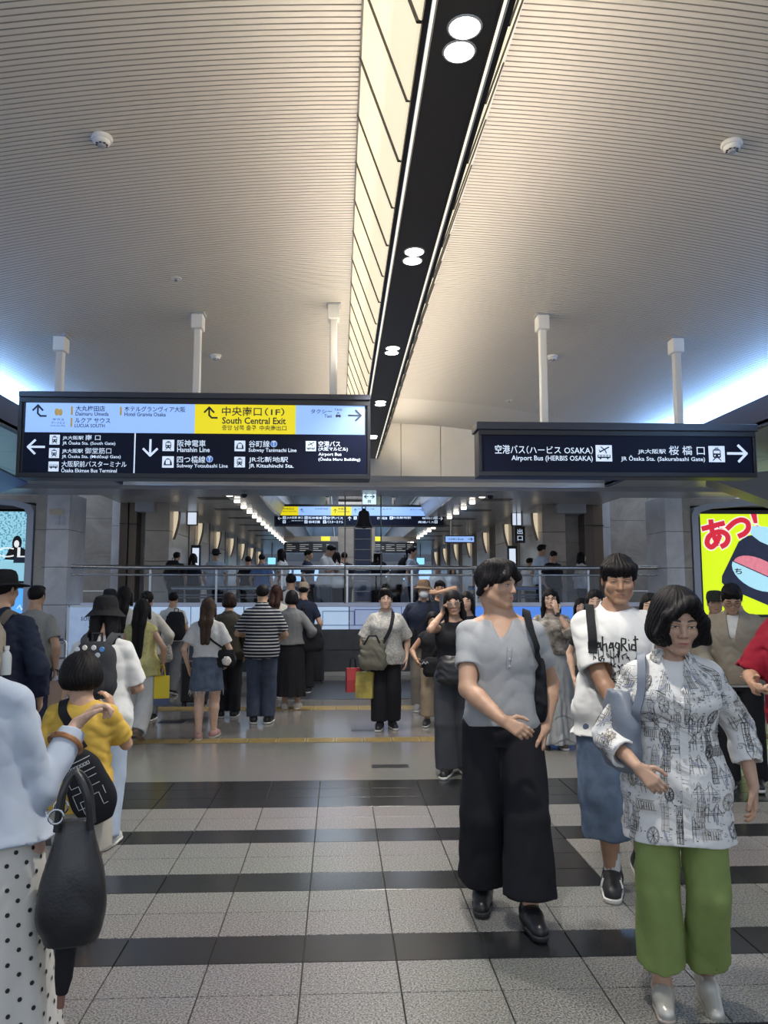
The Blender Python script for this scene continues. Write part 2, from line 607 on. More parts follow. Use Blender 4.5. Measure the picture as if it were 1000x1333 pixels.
# notices on the bronze wall and the left pillar
bl = mat('notice_blue', (.10, .22, .55), .5)
nt1 = empty('notice_board', (-4.05, 16.59, 2.36))
tag(nt1, 'white and blue prohibition notices on stone wall beside bronze post', 'notice')
for z0, z1 in ((2.20, 2.44), (1.93, 2.17)):
    o = boxo('notice', (-.11, .11, -.01, 0, z0 - 2.3, z1 - 2.3), mat('notice_white', (.75, .78, .82), .5), nt1)
    flat('pictogram', [disc(.0, (z0 + z1) / 2 - 2.3 + .02, .055, 14)] + strip([(-.08, z0 - 2.27), (.08, z0 - 2.27)], .02), -.011, M_black, nt1)
boxo('notice', (-.1, .1, -.01, 0, -.78, -.50), bl, nt1)
nt2 = empty('pillar_notice', (-4.97, 13.69, 2.9))
tag(nt2, 'small beige plate and pictograms on pale marble pillar', 'notice')
boxo('plate', (-.12, .12, -.008, 0, 0, .10), mat('notice_beige', (.55, .50, .40), .5), nt2)
flat('pictogram', [[(x, z), (x + .07, z), (x + .07, z + .07), (x, z + .07)] for x in (-.02, .07) for z in (-.18, -.09)], -.006, mat('notice_pale', (.5, .56, .68), .5), nt2)

# ---------------------------------------------------------------- raised gallery: plinth, lit balustrade panels, glass and rails
gal = empty('trim_4', (.5, 14.5, 0))
tag(gal, kind='structure')
def gch(name, b, m, smooth=False):
    o = b.build(name, m, None, smooth)
    o.parent = gal
    o.matrix_parent_inverse = Matrix.Translation((-.5, -14.5, 0))
    return o
for i in range(7):
    x0 = -4.6 + i * 1.4
    gch('plinth_slab', MB().box(x0 + .004, x0 + 1.396, 14.5, 14.9, .47, .845, .004), M_plinth)
    gch('plinth_slab', MB().box(x0 + .004, x0 + 1.396, 14.49, 14.9, .08, .463, .004), M_plinth)
gch('plinth_base', MB().box(-4.6, 5.2, 14.46, 14.9, 0, .075), mat('pale_base', (.40, .39, .37), .4))
M_lit = mat('frosted_lit_panel', (.62, .74, .95), .3, emit=.50, ecol=(.55, .75, 1.0))
M_lit2 = mat('frosted_lit_panel_dim', (.55, .62, .80), .3, emit=.30, ecol=(.50, .64, 1.0))
M_blue = mat('blue_lit_panel', (.10, .26, .75), .3, emit=.62, ecol=(.10, .30, .95))
xx = -4.7
for i in range(10):
    m = M_lit if i < 5 else M_lit2
    if i >= 7:
        m = M_blue
    gch('lit_panel', MB().box(xx + .01, xx + .97, 14.48, 14.52, .85, 1.265, .003), m)
    xx += .98
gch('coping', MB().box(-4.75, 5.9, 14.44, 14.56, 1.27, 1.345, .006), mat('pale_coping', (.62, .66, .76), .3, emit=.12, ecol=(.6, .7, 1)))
fr = MB()
for (x0, x1, z0, z1) in ((-.3, .3, .92, 1.19), (.3, 1.02, .92, 1.22)):
    fr.box(x0, x1, 14.465, 14.48, z1 - .012, z1).box(x0, x1, 14.465, 14.48, z0, z0 + .012).box(x0, x0 + .012, 14.465, 14.48, z0, z1).box(x1 - .012, x1, 14.465, 14.48, z0, z1)
gch('panel_frame', fr, mat('frame_blue', (.12, .2, .42), .4))
M_glass = mat('clear_glass', (.86, .90, .95), .03, spec=.5)
def glassify():
    nt = M_glass.node_tree
    out = nt.nodes['Material Output']
    tr = nt.nodes.new('ShaderNodeBsdfTransparent')
    tr.inputs[0].default_value = (.90, .93, .97, 1)
    gl = nt.nodes.new('ShaderNodeBsdfGlossy')
    gl.inputs['Roughness'].default_value = .03
    mx = nt.nodes.new('ShaderNodeMixShader')
    fz = nt.nodes.new('ShaderNodeFresnel')
    nt.links.new(fz.outputs[0], mx.inputs[0])
    nt.links.new(tr.outputs[0], mx.inputs[1])
    nt.links.new(gl.outputs[0], mx.inputs[2])
    nt.links.new(mx.outputs[0], out.inputs[0])
glassify()
for i in range(7):
    x0 = -3.55 + i * 1.22
    gch('glass_pane', MB().box(x0 + .03, x0 + 1.19, 14.50, 14.512, 1.345, 1.87), M_glass)
gch('handrail', MB().tube([(-4.85, 13.9, 2.0), (-4.6, 14.0, 2.0), (-3.75, 14.42, 1.995), (-3.5, 14.48, 1.995), (4.75, 14.48, 1.995), (5.3, 14.3, 1.995), (5.9, 14.0, 1.995)], .042, 12), M_steel, True)
gch('lower_rail', MB().tube([(-4.85, 13.92, 1.86), (-4.6, 14.02, 1.86), (-3.75, 14.44, 1.86), (-3.5, 14.5, 1.86), (4.75, 14.5, 1.86), (5.3, 14.32, 1.86), (5.9, 14.02, 1.86)], .022, 10), M_steel, True)
for x in (-3.5, -2.28, -1.06, .16, 1.38, 2.6, 3.82, 4.75):
    gch('rail_post', MB().box(x - .022, x + .022, 14.485, 14.525, 1.34, 1.96, .004), M_steel)
for (x0, x1) in ((-3.3, -1.0), (2.6, 4.1)):
    for z, r in ((1.62, .04), (1.48, .018), (1.43, .018)):
        gch('inner_rail', MB().tube([(x0, 15.4, z), (x1, 15.4, z)], r, 8), M_steel, True)
# mirrored glazing at the left foot of the gallery
gp = empty('glass_screen', (-4.3, 13.75, 0))
tag(gp, 'pale lit glass screen with mirrored lettering beside left marble pillar', 'screen')
boxo('pane', (-.42, .5, 0, .02, .15, 1.28), mat('lit_glass_pale', (.50, .62, .90), .15, emit=.30, ecol=(.50, .68, 1.0), var=.15, vscale=7), gp)
boxo('frame', (-.44, -.40, -.01, .03, 0, 1.31), M_steel, gp)
boxo('frame', (-.42, .5, -.01, .03, 1.28, 1.31), M_steel, gp)
text('SI0I', -.19, .02, 1.04, 1.12, -.004, mat('lettering_grey', (.30, .36, .5), .5), gp, mirror=True)
# low bent steel barrier in front of it
lb = empty('queue_barrier', (-4.05, 11.2, 0))
tag(lb, 'low bent steel tube barrier beside the grey shirted man', 'barrier')
MB().tube([(-.35, 0, 0), (-.35, 0, .82), (-.3, 0, .88), (.15, 0, .88), (.2, 0, .82), (.2, 0, 0)], .02, 8).build('frame', M_steel, lb, True)
for z in (.62, .45):
    MB().tube([(-.35, 0, z), (.2, 0, z)], .014, 8).build('crossbar', M_steel, lb, True)

# ---------------------------------------------------------------- hall beyond the gallery
hall = empty('floor_gallery', (0, 15, GF))
tag(hall, kind='structure')
def hch(name, b, m, par, smooth=False):
    o = b.build(name, m, None, smooth)
    o.parent = par
    o.matrix_parent_inverse = Matrix.Translation(-par.location)
    return o
hch('gallery_slab', MB().box(-6, 8, 14.9, 42, GF - .2, GF), M_far, hall)
hc = empty('ceiling_hall', (.4, 26, 3.6))
tag(hc, kind='structure')
M_hc = mat('hall_ceiling_board', (.40, .38, .36), .3)
M_hc2 = mat('hall_ceiling_metal', (.34, .38, .46), .22, metal=.35)
for i in range(10):
    y = 13.65 + i * 2.6
    hch('ceiling_panel', MB().box(-4.6, -1.55, y, y + 2.57, 3.40, 3.44), M_hc, hc)
    hch('ceiling_panel', MB().box(2.25, 5.6, y, y + 2.57, 3.40, 3.44), M_hc, hc)
    for j in range(3):
        x = -1.25 + j * 1.07
        hch('ceiling_panel', MB().box(x, x + 1.05, y, y + 2.57, 3.92, 3.95), M_hc2, hc)
    for s, x in ((-1, -1.55), (1, 2.25)):
        hch('cornice', MB().loft([[(x, y, 3.40), (x - s * .08, y, 3.36), (x - s * .30, y, 3.92), (x, y, 3.95)], [(x, y + 2.57, 3.40), (x - s * .08, y + 2.57, 3.36), (x - s * .30, y + 2.57, 3.92), (x, y + 2.57, 3.95)]]), M_soffit, hc)
for i in range(7):
    y = 15.2 + i * 2.1
    for x in (-2.5, 3.2):
        hch('air_grille', MB().box(x - .3, x + .3, y, y + .35, 3.392, 3.401), M_black, hc)
M_cyl = mat('lamp_cylinder', (.8, .78, .74), .4, emit=5, ecol=(1, .93, .82))
ORD = 'first second third fourth fifth sixth seventh eighth ninth tenth eleventh twelfth thirteenth fourteenth fifteenth'.split()
lampg = 'cylinder lamps along the hall ceiling'
proto = None
for side, x in (('left', -2.05), ('right', 2.72)):
    for i in range(15):
        y = 14.4 + i * 1.08
        if proto is None:
            proto = empty('ceiling_lamp', (x, y, 3.4))
            MB().lathe([(.060, 0), (.060, -.07), (.0, -.07)], (0, 0, 0), 12).build('lamp_shade', M_cyl, proto, True)
            MB().lathe([(.066, .0), (.066, -.012), (0, -.012)], (0, 0, 0), 12).build('mounting_ring', M_dsteel, proto)
            r = proto
        else:
            r = proto.copy()
            COL.objects.link(r)
            for c in proto.children:
                d = c.copy()
                COL.objects.link(d)
                d.parent = r
            r.location = (x, y, 3.4)
        tag(r, 'short glowing cylinder lamp on hall ceiling, %s from the near end of the %s row' % (ORD[i], side), 'lamp', lampg)
# side walls of the hall: beige pilasters with crescent sconces
hw_l = wall('wall_hall_left')
hw_r = wall('wall_hall_right')
M_sconce = mat('sconce_glow', (.9, .8, .62), .4, emit=.55, ecol=(1, .85, .6))
for (w, s, xw) in ((hw_l, -1, -3.55), (hw_r, 1, 4.35)):
    for i in range(7):
        y = 16.2 + i * 2.9
        a, b = sorted((xw, xw + s * .5))
        for j in range(4):
            boxo('stone_panel', (a, b, y + .02, y + 2.1, GF + j * .64, GF + (j + 1) * .64 - .008), M_stone_b, w, .004)
        boxo('dark_reveal', (a - s * .25 if s < 0 else a + .25, b + .3 if s > 0 else b + .0, y + 2.14, y + 2.86, GF, 3.4), M_dsteel, w)
        boxo('reveal_trim', (xw - .02, xw + .02, y + 2.1, y + 2.14, GF, 3.4), M_dsteel, w)
        g = empty('wall_sconce', (xw - s * .02, y + .35, 2.95))
        tag(g, 'crescent wall sconce on beige pilaster, %s of %s hall wall' % (['first', 'second', 'third', 'fourth', 'fifth', 'sixth', 'seventh'][i], 'left' if s < 0 else 'right'), 'sconce')
        arc = []
        for t in np.linspace(0, 1, 9):
            arc.append((-s * (.11 * math.sin(math.pi * (1 - t) * .55) * (1 if t < 1 else 0)), .30 - t * .60))
        MB().prism([(p[0], p[1]) for p in arc] + [(0, -.30), (0, .30)], 'y', -.04, .04).build('glow_shade', M_sconce, g)
        MB().tube([(p[0] - s * .008, -.05, p[1]) for p in arc], .016, 6).build('rim', M_dsteel, g)
        MB().tube([(p[0] - s * .008, .05, p[1]) for p in arc], .016, 6).build('rim', M_dsteel, g)
# column in the middle of the hall with a dark slatted board before it
colm = wall('wall_column')
blocks(colm, -.02, .95, 20, 20.9, GF, 3.95, 1, 4, M_stone_b)
lad = empty('slatted_board', (.485, 15.6, GF))
tag(lad, 'tall dark board of horizontal panels standing under the bell', 'board')
for i in range(9):
    boxo('panel', (-.16, .16, 0, .05, .02 + i * .212, .02 + i * .212 + .204), mat('board_navy', (.035, .05, .10), .35), lad, .003)
boxo('frame', (-.18, -.165, -.01, .06, 0, 1.95), M_black, lad)
boxo('frame', (.165, .18, -.01, .06, 0, 1.95), M_black, lad)
# hanging bell between two thin rods
bell = empty('hanging_bell', (.445, 13.62, 2.69))
tag(bell, 'dark bronze bell hanging between two rods below the beam', 'bell')
MB().lathe([(.0, .335), (.03, .335), (.05, .30), (.085, .285), (.10, .24), (.105, .16), (.125, .08), (.158, .02), (.16, 0), (.13, .0), (.0, .04)], (0, 0, 0), 24).build('body', mat('bell_bronze', (.045, .042, .045), .3, metal=.8), bell, True)
MB().tube([(-.03, 0, .33), (-.03, 0, .37), (0, 0, .39), (.03, 0, .37), (.03, 0, .33)], .01, 8).build('hanger', M_black, bell, True)
MB().lathe([(0, -.03), (.03, -.02), (.03, .03), (.01, .05), (.01, .2)], (0, 0, 0), 10).build('clapper', M_black, bell, True)
MB().tube([(0, 0, .38), (0, 0, .60)], .006, 6).build('hanger', M_black, bell)
for x in (.11, .75):
    o = MB().tube([(0, 0, 0), (0, 0, 1.95)], .011, 8).build('steel_rod', M_dsteel)
    o.location = (x, 13.62, 1.345)
    tag(o, 'thin steel rod %s of the hanging bell, from balustrade to beam' % ('left' if x < .4 else 'right'), 'rod')
# far end: glazed screens glowing blue, departure boards, doors
fe = wall('wall_far')
boxo('back', (-6, 8, 41.5, 41.7, GF, 4.2), mat('far_wall', (.20, .22, .26), .5), fe)
M_scr = mat('far_screen', (.35, .6, .95), .3, emit=.95, ecol=(.40, .66, 1.0), var=.3, vscale=2)
for i, x in enumerate(np.arange(-4.6, 6.4, 1.1)):
    boxo('lit_window', (x, x + .98, 41.35, 41.45, 2.05, 2.75), M_scr, fe)
    boxo('frame', (x + .98, x + 1.1, 41.3, 41.5, 1.2, 3.1), M_soffit, fe)
boxo('band', (-5, 7, 41.2, 41.4, 2.8, 3.1), M_soffit, fe)
boxo('band', (-5, 7, 40.9, 41.2, 1.75, 1.98), M_soffit, fe)
for (x0, x1, lab) in ((-1.85, .0, 'left'), (1.15, 2.65, 'right')):
    d = empty('departure_board', ((x0 + x1) / 2, 26, 2.84))
    w = (x1 - x0) / 2
    tag(d, 'dark departure board under yellow lit strip, %s of hall column' % lab, 'board')
    boxo('housing', (-w, w, 0, .12, 0, .34), M_black, d)
    for k in range(4):
        a = -w + .04 + k * (2 * w - .06) / 4
        bb = MB()
        for q in range(4):
            bb.box(a + .05, a + .05 + (.3 if (k + q) % 3 else .18), -.012, 0, .06 + q * .065, .075 + q * .065)
        boxo('panel', (a, a + (2 * w - .1) / 4, -.008, 0, .03, .31), mat('board_dark', (.02, .022, .025), .4), d)
        bb.build('text_rows', mat('board_rows', (.6, .6, .55), .4, emit=.35), d)
    boxo('strip', (-w, w, 0, .12, .38, .55), mat('board_strip', (.30, .25, .20), .4, emit=.1), d)
    sx = w * .35 if lab == 'left' else -w
    boxo('strip_panel', (sx, sx + .3, -.01, 0, .39, .54), mat('board_yellow', (.85, .75, .03), .4, emit=.5), d)
# small ceiling signs in the hall
M_sblue = mat('sign_blue_face', (.12, .18, .30), .35, emit=.92, ecol=(.30, .51, 1.0))
M_syel = mat('sign_yellow_face', (.26, .22, .01), .35, emit=.9, ecol=(.80, .68, .004))
M_snavy = mat('sign_navy_face', (.006, .009, .028), .4, spec=.15)
M_sink = mat('sign_dark_ink', (.012, .016, .035), .5)
M_swhite = mat('sign_white_ink', (.75, .85, 1.0), .4, emit=.62, ecol=(.66, .80, 1.0))
hs = empty('hanging_sign', (3.17, 20, 2.81))
tag(hs, 'small pale blue hanging sign on two white tubes, right of hall', 'sign')
boxo('housing', (-.40, .40, 0, .1, 0, .19), M_black, hs, .006)
boxo('face', (-.375, .375, -.006, 0, .022, .168), M_sblue, hs)
for x in (-.22, .22):
    MB().tube([(x, .05, .18), (x, .05, .6)], .025, 8).build('pole', M_white, hs, True)
flat('arrow', strip([(.22, .095), (.33, .095)], .016) + strip([(.29, .13), (.335, .095), (.29, .06)], .016), -.007, M_sink, hs)
text('中央南口', -.3, -.08, .07, .12, -.008, M_sink, hs)
text('Exit', -.05, .1, .07, .12, -.008, M_sink, hs)
eg = empty('exit_guide', (.53, 13.3, 3.06))
tag(eg, 'small white exit guide light with two arrows above the bell', 'sign')
boxo('housing', (-.125, .125, 0, .08, -.005, .225), M_soffit, eg, .004)
boxo('face', (-.117, .117, -.008, 0, .005, .215), mat('guide_face', (.8, .95, 1.0), .4, emit=.9, ecol=(.72, .92, 1.0)), eg)
M_gg = mat('guide_teal', (.05, .26, .36), .5)
flat('arrow', strip([(-.085, .14), (-.015, .14)], .014) + strip([(-.05, .17), (-.088, .14), (-.05, .11)], .014), -.009, M_gg, eg)
flat('arrow', strip([(.085, .14), (.015, .14)], .014) + strip([(.05, .17), (.088, .14), (.05, .11)], .014), -.009, M_gg, eg)
flat('pictogram', strip([(-.02, .03), (-.02, .075), (.02, .075), (.02, .03)], .01) + [disc(0, .05, .012, 8)], -.009, M_gg, eg)
boxo('bracket', (-.02, .02, .03, .05, .22, .32), M_black, eg)
for s, (x, z) in enumerate(((-2.6, 2.55), (3.2, 2.55))):
    g = empty('exit_light', (x + .2 * 0, 30, z))
    tag(g, 'tiny glowing exit light far down the hall, %s' % ('left side' if s == 0 else 'right side'), 'exit light')
    boxo('housing', (-.17, .17, 0, .08, 0, .3), M_black, g)
    boxo('face', (-.15, .15, -.01, 0, .02, .28), mat('exit_cyan', (.3, .8, 1), .4, emit=1.0, ecol=(.3, .75, 1)), g)
    boxo('bracket', (-.015, .015, .03, .05, .28, .9), M_black, g)
# camera domes under the beam
for i, x in enumerate((-1.62, 2.62)):
    g = empty('dome_camera', (x, 13.1, 3.24))
    tag(g, 'small dark dome camera under the beam, %s of the bell' % ('left' if i == 0 else 'right'), 'camera')
    MB().lathe([(.075, 0), (.075, -.03), (.06, -.035), (0, -.035)], (0, 0, 0), 14).build('base', M_white if 0 else M_soffit, g, True)
    MB().lathe([(.058, -.035), (.05, -.07), (.03, -.09), (0, -.098)], (0, 0, 0), 14).build('dome', M_black, g, True)

def hung(name, label, cat, x, y, z, w, h, face, rods=True):
    g = tag(empty(name, (x, y, z)), label, cat)
    boxo('housing', (-w / 2 - .02, w / 2 + .02, 0, .09, -.02, h + .02), M_black, g, .006)
    boxo('face', (-w / 2, w / 2, -.006, 0, 0, h), face, g)
    if rods:
        for q in (-w * .3, w * .3):
            MB().tube([(q, .045, h), (q, .045, 3.40 - z)], .012, 6).build('rod', M_dsteel, g)
    return g
M_mon = mat('monitor_face', (.6, .7, .8), .3, emit=.8, ecol=(.75, .85, 1.0))
M_monb = mat('monitor_blue', (.1, .2, .4), .3, emit=.3, ecol=(.2, .4, .8))
hung('monitor', 'small hanging monitor by the first left pilaster of the hall', 'monitor', -3.42, 18, 3.10, .20, .28, M_mon)
hung('monitor', 'small hanging monitor by the first right pilaster of the hall', 'monitor', 4.22, 18, 3.11, .20, .28, M_mon)
g = hung('hanging_sign', 'dark upright sign with white characters under the right hall monitor', 'sign', 4.17, 17.5, 2.68, .20, .34, M_black)
text('出', -.06, .06, .18, .30, -.008, M_swhite, g)
text('口', -.06, .06, .03, .14, -.008, M_swhite, g)
for (x, lab) in ((-3.42, 'left'), (4.10, 'right')):
    g = tag(empty('information_kiosk', (x + (.10 if lab == 'left' else 0), 18, GF)), 'slim dark kiosk with lit upright screen, %s side of hall' % lab, 'kiosk')
    boxo('body', (-.11, .11, 0, .10, 0, 1.72), M_black, g, .01)
    boxo('screen', (-.075, .075, -.006, 0, 1.25, 1.65), M_mon, g)
    boxo('base', (-.16, .16, -.1, .2, 0, .03), M_dsteel, g, .005)
# ---------------------------------------------------------------- posters
ad = empty('poster_screen', (8.19, 13.98, 1.13))
tag(ad, 'glowing yellow poster with red shout and tilted dark jar drawing', 'poster')
M_py = mat('poster_yellow', (.66, .82, .01), .4, emit=.85, ecol=(.70, .92, .005))
boxo('face', (-1.48, 1.2, 0, .03, 0, 1.93), M_py, ad)
fb = MB().box(-1.53, -1.48, -.03, .05, -.05, 1.98).box(1.2, 1.25, -.03, .05, -.05, 1.98).box(-1.48, 1.2, -.03, .05, -.05, 0).box(-1.48, 1.2, -.03, .05, 1.93, 1.98)
fb.build('frame', M_black, ad)
M_red = mat('poster_red', (.15, .004, .01), .4, emit=.9, ecol=(.72, .02, .05))
M_pw = mat('poster_white', (.9, .9, .9), .4, emit=.75)
for m, b, dy in ((M_pw, .07, -.002), (M_red, .028, -.006)):
    # brush strokes of the two characters, thick and slightly turned
    wd = .095 if b < .05 else .135
    def ch_(pts, cx, cz, s, r):
        return [(cx + s * (x * math.cos(r) - z * math.sin(r)), cz + s * (x * math.sin(r) + z * math.cos(r))) for x, z in pts]
    def sm(ln):
        if len(ln) < 3:
            return ln
        t, tt = np.arange(len(ln)), np.linspace(0, len(ln) - 1, (len(ln) - 1) * 4 + 1)
        m = [np.gradient(np.array(ln)[:, j]) for j in (0, 1)]
        out = []
        for v in tt:
            i = min(int(v), len(ln) - 2)
            q = v - i
            out.append(tuple((2 * q ** 3 - 3 * q ** 2 + 1) * ln[i][j] + (q ** 3 - 2 * q ** 2 + q) * m[j][i] + (-2 * q ** 3 + 3 * q ** 2) * ln[i + 1][j] + (q ** 3 - q ** 2) * m[j][i + 1] for j in (0, 1)))
        return out
    A = [[(-.42, .30), (.38, .34)], [(-.06, .52), (-.10, .1), (-.02, -.38)], [(.22, .16), (.10, -.12), (-.12, -.36), (-.30, -.42), (-.40, -.26), (-.28, -.04), (-.02, .06), (.24, .04), (.40, -.10), (.40, -.28), (.28, -.42), (.12, -.48)]]
    for ln in A:
        flat('character_stroke', strip(ch_(sm(ln), -1.185, 1.48, .50, .20), wd), dy, m, ad, .002)
    T2 = [[(-.44, .08), (-.10, .22), (.20, .22), (.38, .06), (.34, -.16), (.14, -.30), (-.10, -.34)]]
    for ln in T2:
        flat('character_stroke', strip(ch_(sm(ln), -.74, 1.62, .48, .30), wd), dy, m, ad, .002)
    q = (wd - .095) / 2
    flat('exclamation_mark', [[(-.52 - q, 1.93), (-.39 + q, 1.93), (-.38 + q, 1.69 - q), (-.45 - q, 1.69 - q)], disc(-.39, 1.60, .05 + q, 14)], dy, m, ad, .002)
J = math.radians(-24)
def jr(p):
    x, z = p
    x, z = x * .92, z * .92
    return (-.36 + x * math.cos(J) - z * math.sin(J), .88 + x * math.sin(J) + z * math.cos(J))
M_jar = mat('poster_jar_dark', (.012, .016, .05), .4, emit=.10, ecol=(.10, .14, .35), var=.6, vscale=6)
jar = [(-.62, -.62), (-.66, -.5), (-.62, .0), (-.60, .28), (-.50, .45), (-.36, .55), (.36, .55), (.50, .45), (.60, .28), (.62, 0), (.60, -.5), (.5, -.66), (-.5, -.68)]
def clipx(poly, lim):
    return [(min(max(x, -1.46), 1.18), min(max(z, .01), 1.92)) for x, z in poly]
flat('jar_print', [clipx([jr(p) for p in jar], 1)], -.004, M_jar, ad, .002)
flat('jar_lid_print', [clipx([jr(p) for p in [(-.44, .53), (-.46, .70), (-.2, .80), (.2, .80), (.46, .70), (.44, .53), (.2, .47), (-.2, .47)]], 1)], -.007, mat('poster_lid', (.5, .85, .98), .4, emit=.7, ecol=(.45, .82, 1)), ad, .002)
flat('jar_label_print', [clipx([jr(p) for p in [(.55 * math.cos(a), -.12 + .27 * math.sin(a)) for a in np.linspace(0, math.pi, 14)]], 1)], -.007, mat('poster_pink', (.85, .25, .32), .4, emit=.65, ecol=(.88, .25, .32), var=.35, vscale=14), ad, .002)
flat('jar_label_print', [clipx([jr(p) for p in [(.57 * math.cos(a), -.14 + .33 * math.sin(a)) for a in np.linspace(-math.pi, 0, 14)]], 1)], -.007, mat('poster_cyan', (.5, .85, .95), .4, emit=.7, ecol=(.45, .82, .98)), ad, .002)
text('ち', -.86, -.72, .74, .85, -.011, M_sink, ad, bold=.02)
ad2 = empty('poster_screen', (-6.3, 13.98, 1.74))
tag(ad2, 'pale blue speckled poster with dark haired figure and white letters', 'poster')
M_sp = mat('poster_speckle', (.45, .82, .95), .4, emit=.6)
def speckle():
    nt = M_sp.node_tree
    b = nt.nodes['Principled BSDF']
    g = nt.nodes.new('ShaderNodeTexCoord')
    n = nt.nodes.new('ShaderNodeTexNoise')
    n.inputs['Scale'].default_value = 26
    n.inputs['Detail'].default_value = 2
    nt.links.new(g.outputs['Object'], n.inputs['Vector'])
    r = nt.nodes.new('ShaderNodeValToRGB')
    r.color_ramp.elements[0].position = .40
    r.color_ramp.elements[0].color = (.10, .32, .50, 1)
    r.color_ramp.elements[1].position = .52
    r.color_ramp.elements[1].color = (.42, .86, 1.0, 1)
    nt.links.new(n.outputs['Fac'], r.inputs['Fac'])
    nt.links.new(r.outputs['Color'], b.inputs['Emission Color'])
    nt.links.new(r.outputs['Color'], b.inputs['Base Color'])
speckle()
boxo('face', (-1.0, 1.0, 0, .03, 0, 1.24), M_sp, ad2)
MB().box(-1.04, -1.0, -.03, .05, -.04, 1.28).box(1.0, 1.04, -.03, .05, -.04, 1.28).box(-1, 1, -.03, .05, -.04, 0).box(-1, 1, -.03, .05, 1.24, 1.28).build('frame', M_black, ad2)
M_pk = mat('poster_black', (.008, .008, .014), .5)
flat('figure_print', [disc(.55, .68, .085, 14, .13), [(.34, .38), (.42, .58), (.55, .64), (.70, .56), (.72, .36)], [(.62, .62), (.66, .40), (.58, .42), (.56, .6)]], -.004, M_pk, ad2, .002)
flat('figure_print', [disc(.545, .66, .045, 12, .065)], -.007, M_pw, ad2, .002)
flat('drapery_print', [[(-.2, .02), (.0, .3), (.35, .36), (.9, .33), (.98, .0)]], -.003, mat('poster_cloth', (.4, .72, .85), .4, emit=.6, ecol=(.36, .74, .88)), ad2, .002)
flat('bag_print', [[(.5, .32), (.78, .32), (.80, .46), (.52, .46)]], -.009, mat('poster_bag', (.03, .05, .12), .4), ad2, .002)
text('ACL', -.2, .78, .42, .60, -.012, M_pw, ad2, bold=.0)
ad3 = empty('info_screen', (-5.75, 13.98, .95))
tag(ad3, 'plain bright blue screen under the speckled poster', 'screen')
boxo('face', (-1.5, .38, 0, .03, 0, .66), mat('screen_blue', (.10, .40, .85), .4, emit=.8, ecol=(.10, .42, .92)), ad3)
MB().box(-1.53, -1.5, -.02, .05, -.03, .69).box(.38, .41, -.02, .05, -.03, .69).box(-1.5, .38, -.02, .05, -.03, 0).box(-1.5, .38, -.02, .05, .66, .69).build('frame', M_black, ad3)
flat('script_print', strip([(.05, .30), (.1, .36), (.13, .28), (.18, .34), (.22, .30), (.30, .34)], .012), -.004, M_pw, ad3, .002)

# wedge shaped bulkheads that come in from the sides under the soffit
for s, (x0, x1, lab) in ((-1, (-5.9, -4.65, 'left')), (1, (4.75, 7.2, 'right'))):
    if s < 0:
        b = MB().loft([[(-5.35, 10.6, 3.29), (-4.78, 10.6, 3.29), (-5.35, 10.6, 2.98)], [(-5.9, 12.5, 3.29), (-5.0, 12.5, 3.29), (-5.9, 12.5, 2.98)]])
    else:
        b = MB().loft([[(4.72, 9.6, 3.02), (6.9, 9.6, 3.26), (6.9, 9.6, 2.72), (5.6, 9.6, 2.70)], [(5.1, 10.4, 3.02), (7.2, 10.4, 3.26), (7.2, 10.4, 2.72), (6.0, 10.4, 2.70)]])
    o = b.build('trim_5' if s < 0 else 'trim_6', mat('bulkhead_blue_light', (.16, .30, .75), .4) if s < 0 else mat('bulkhead_grey', (.16, .17, .20), .4))  # the blue light on the left wedge is put into its colour
    tag(o, kind='structure')

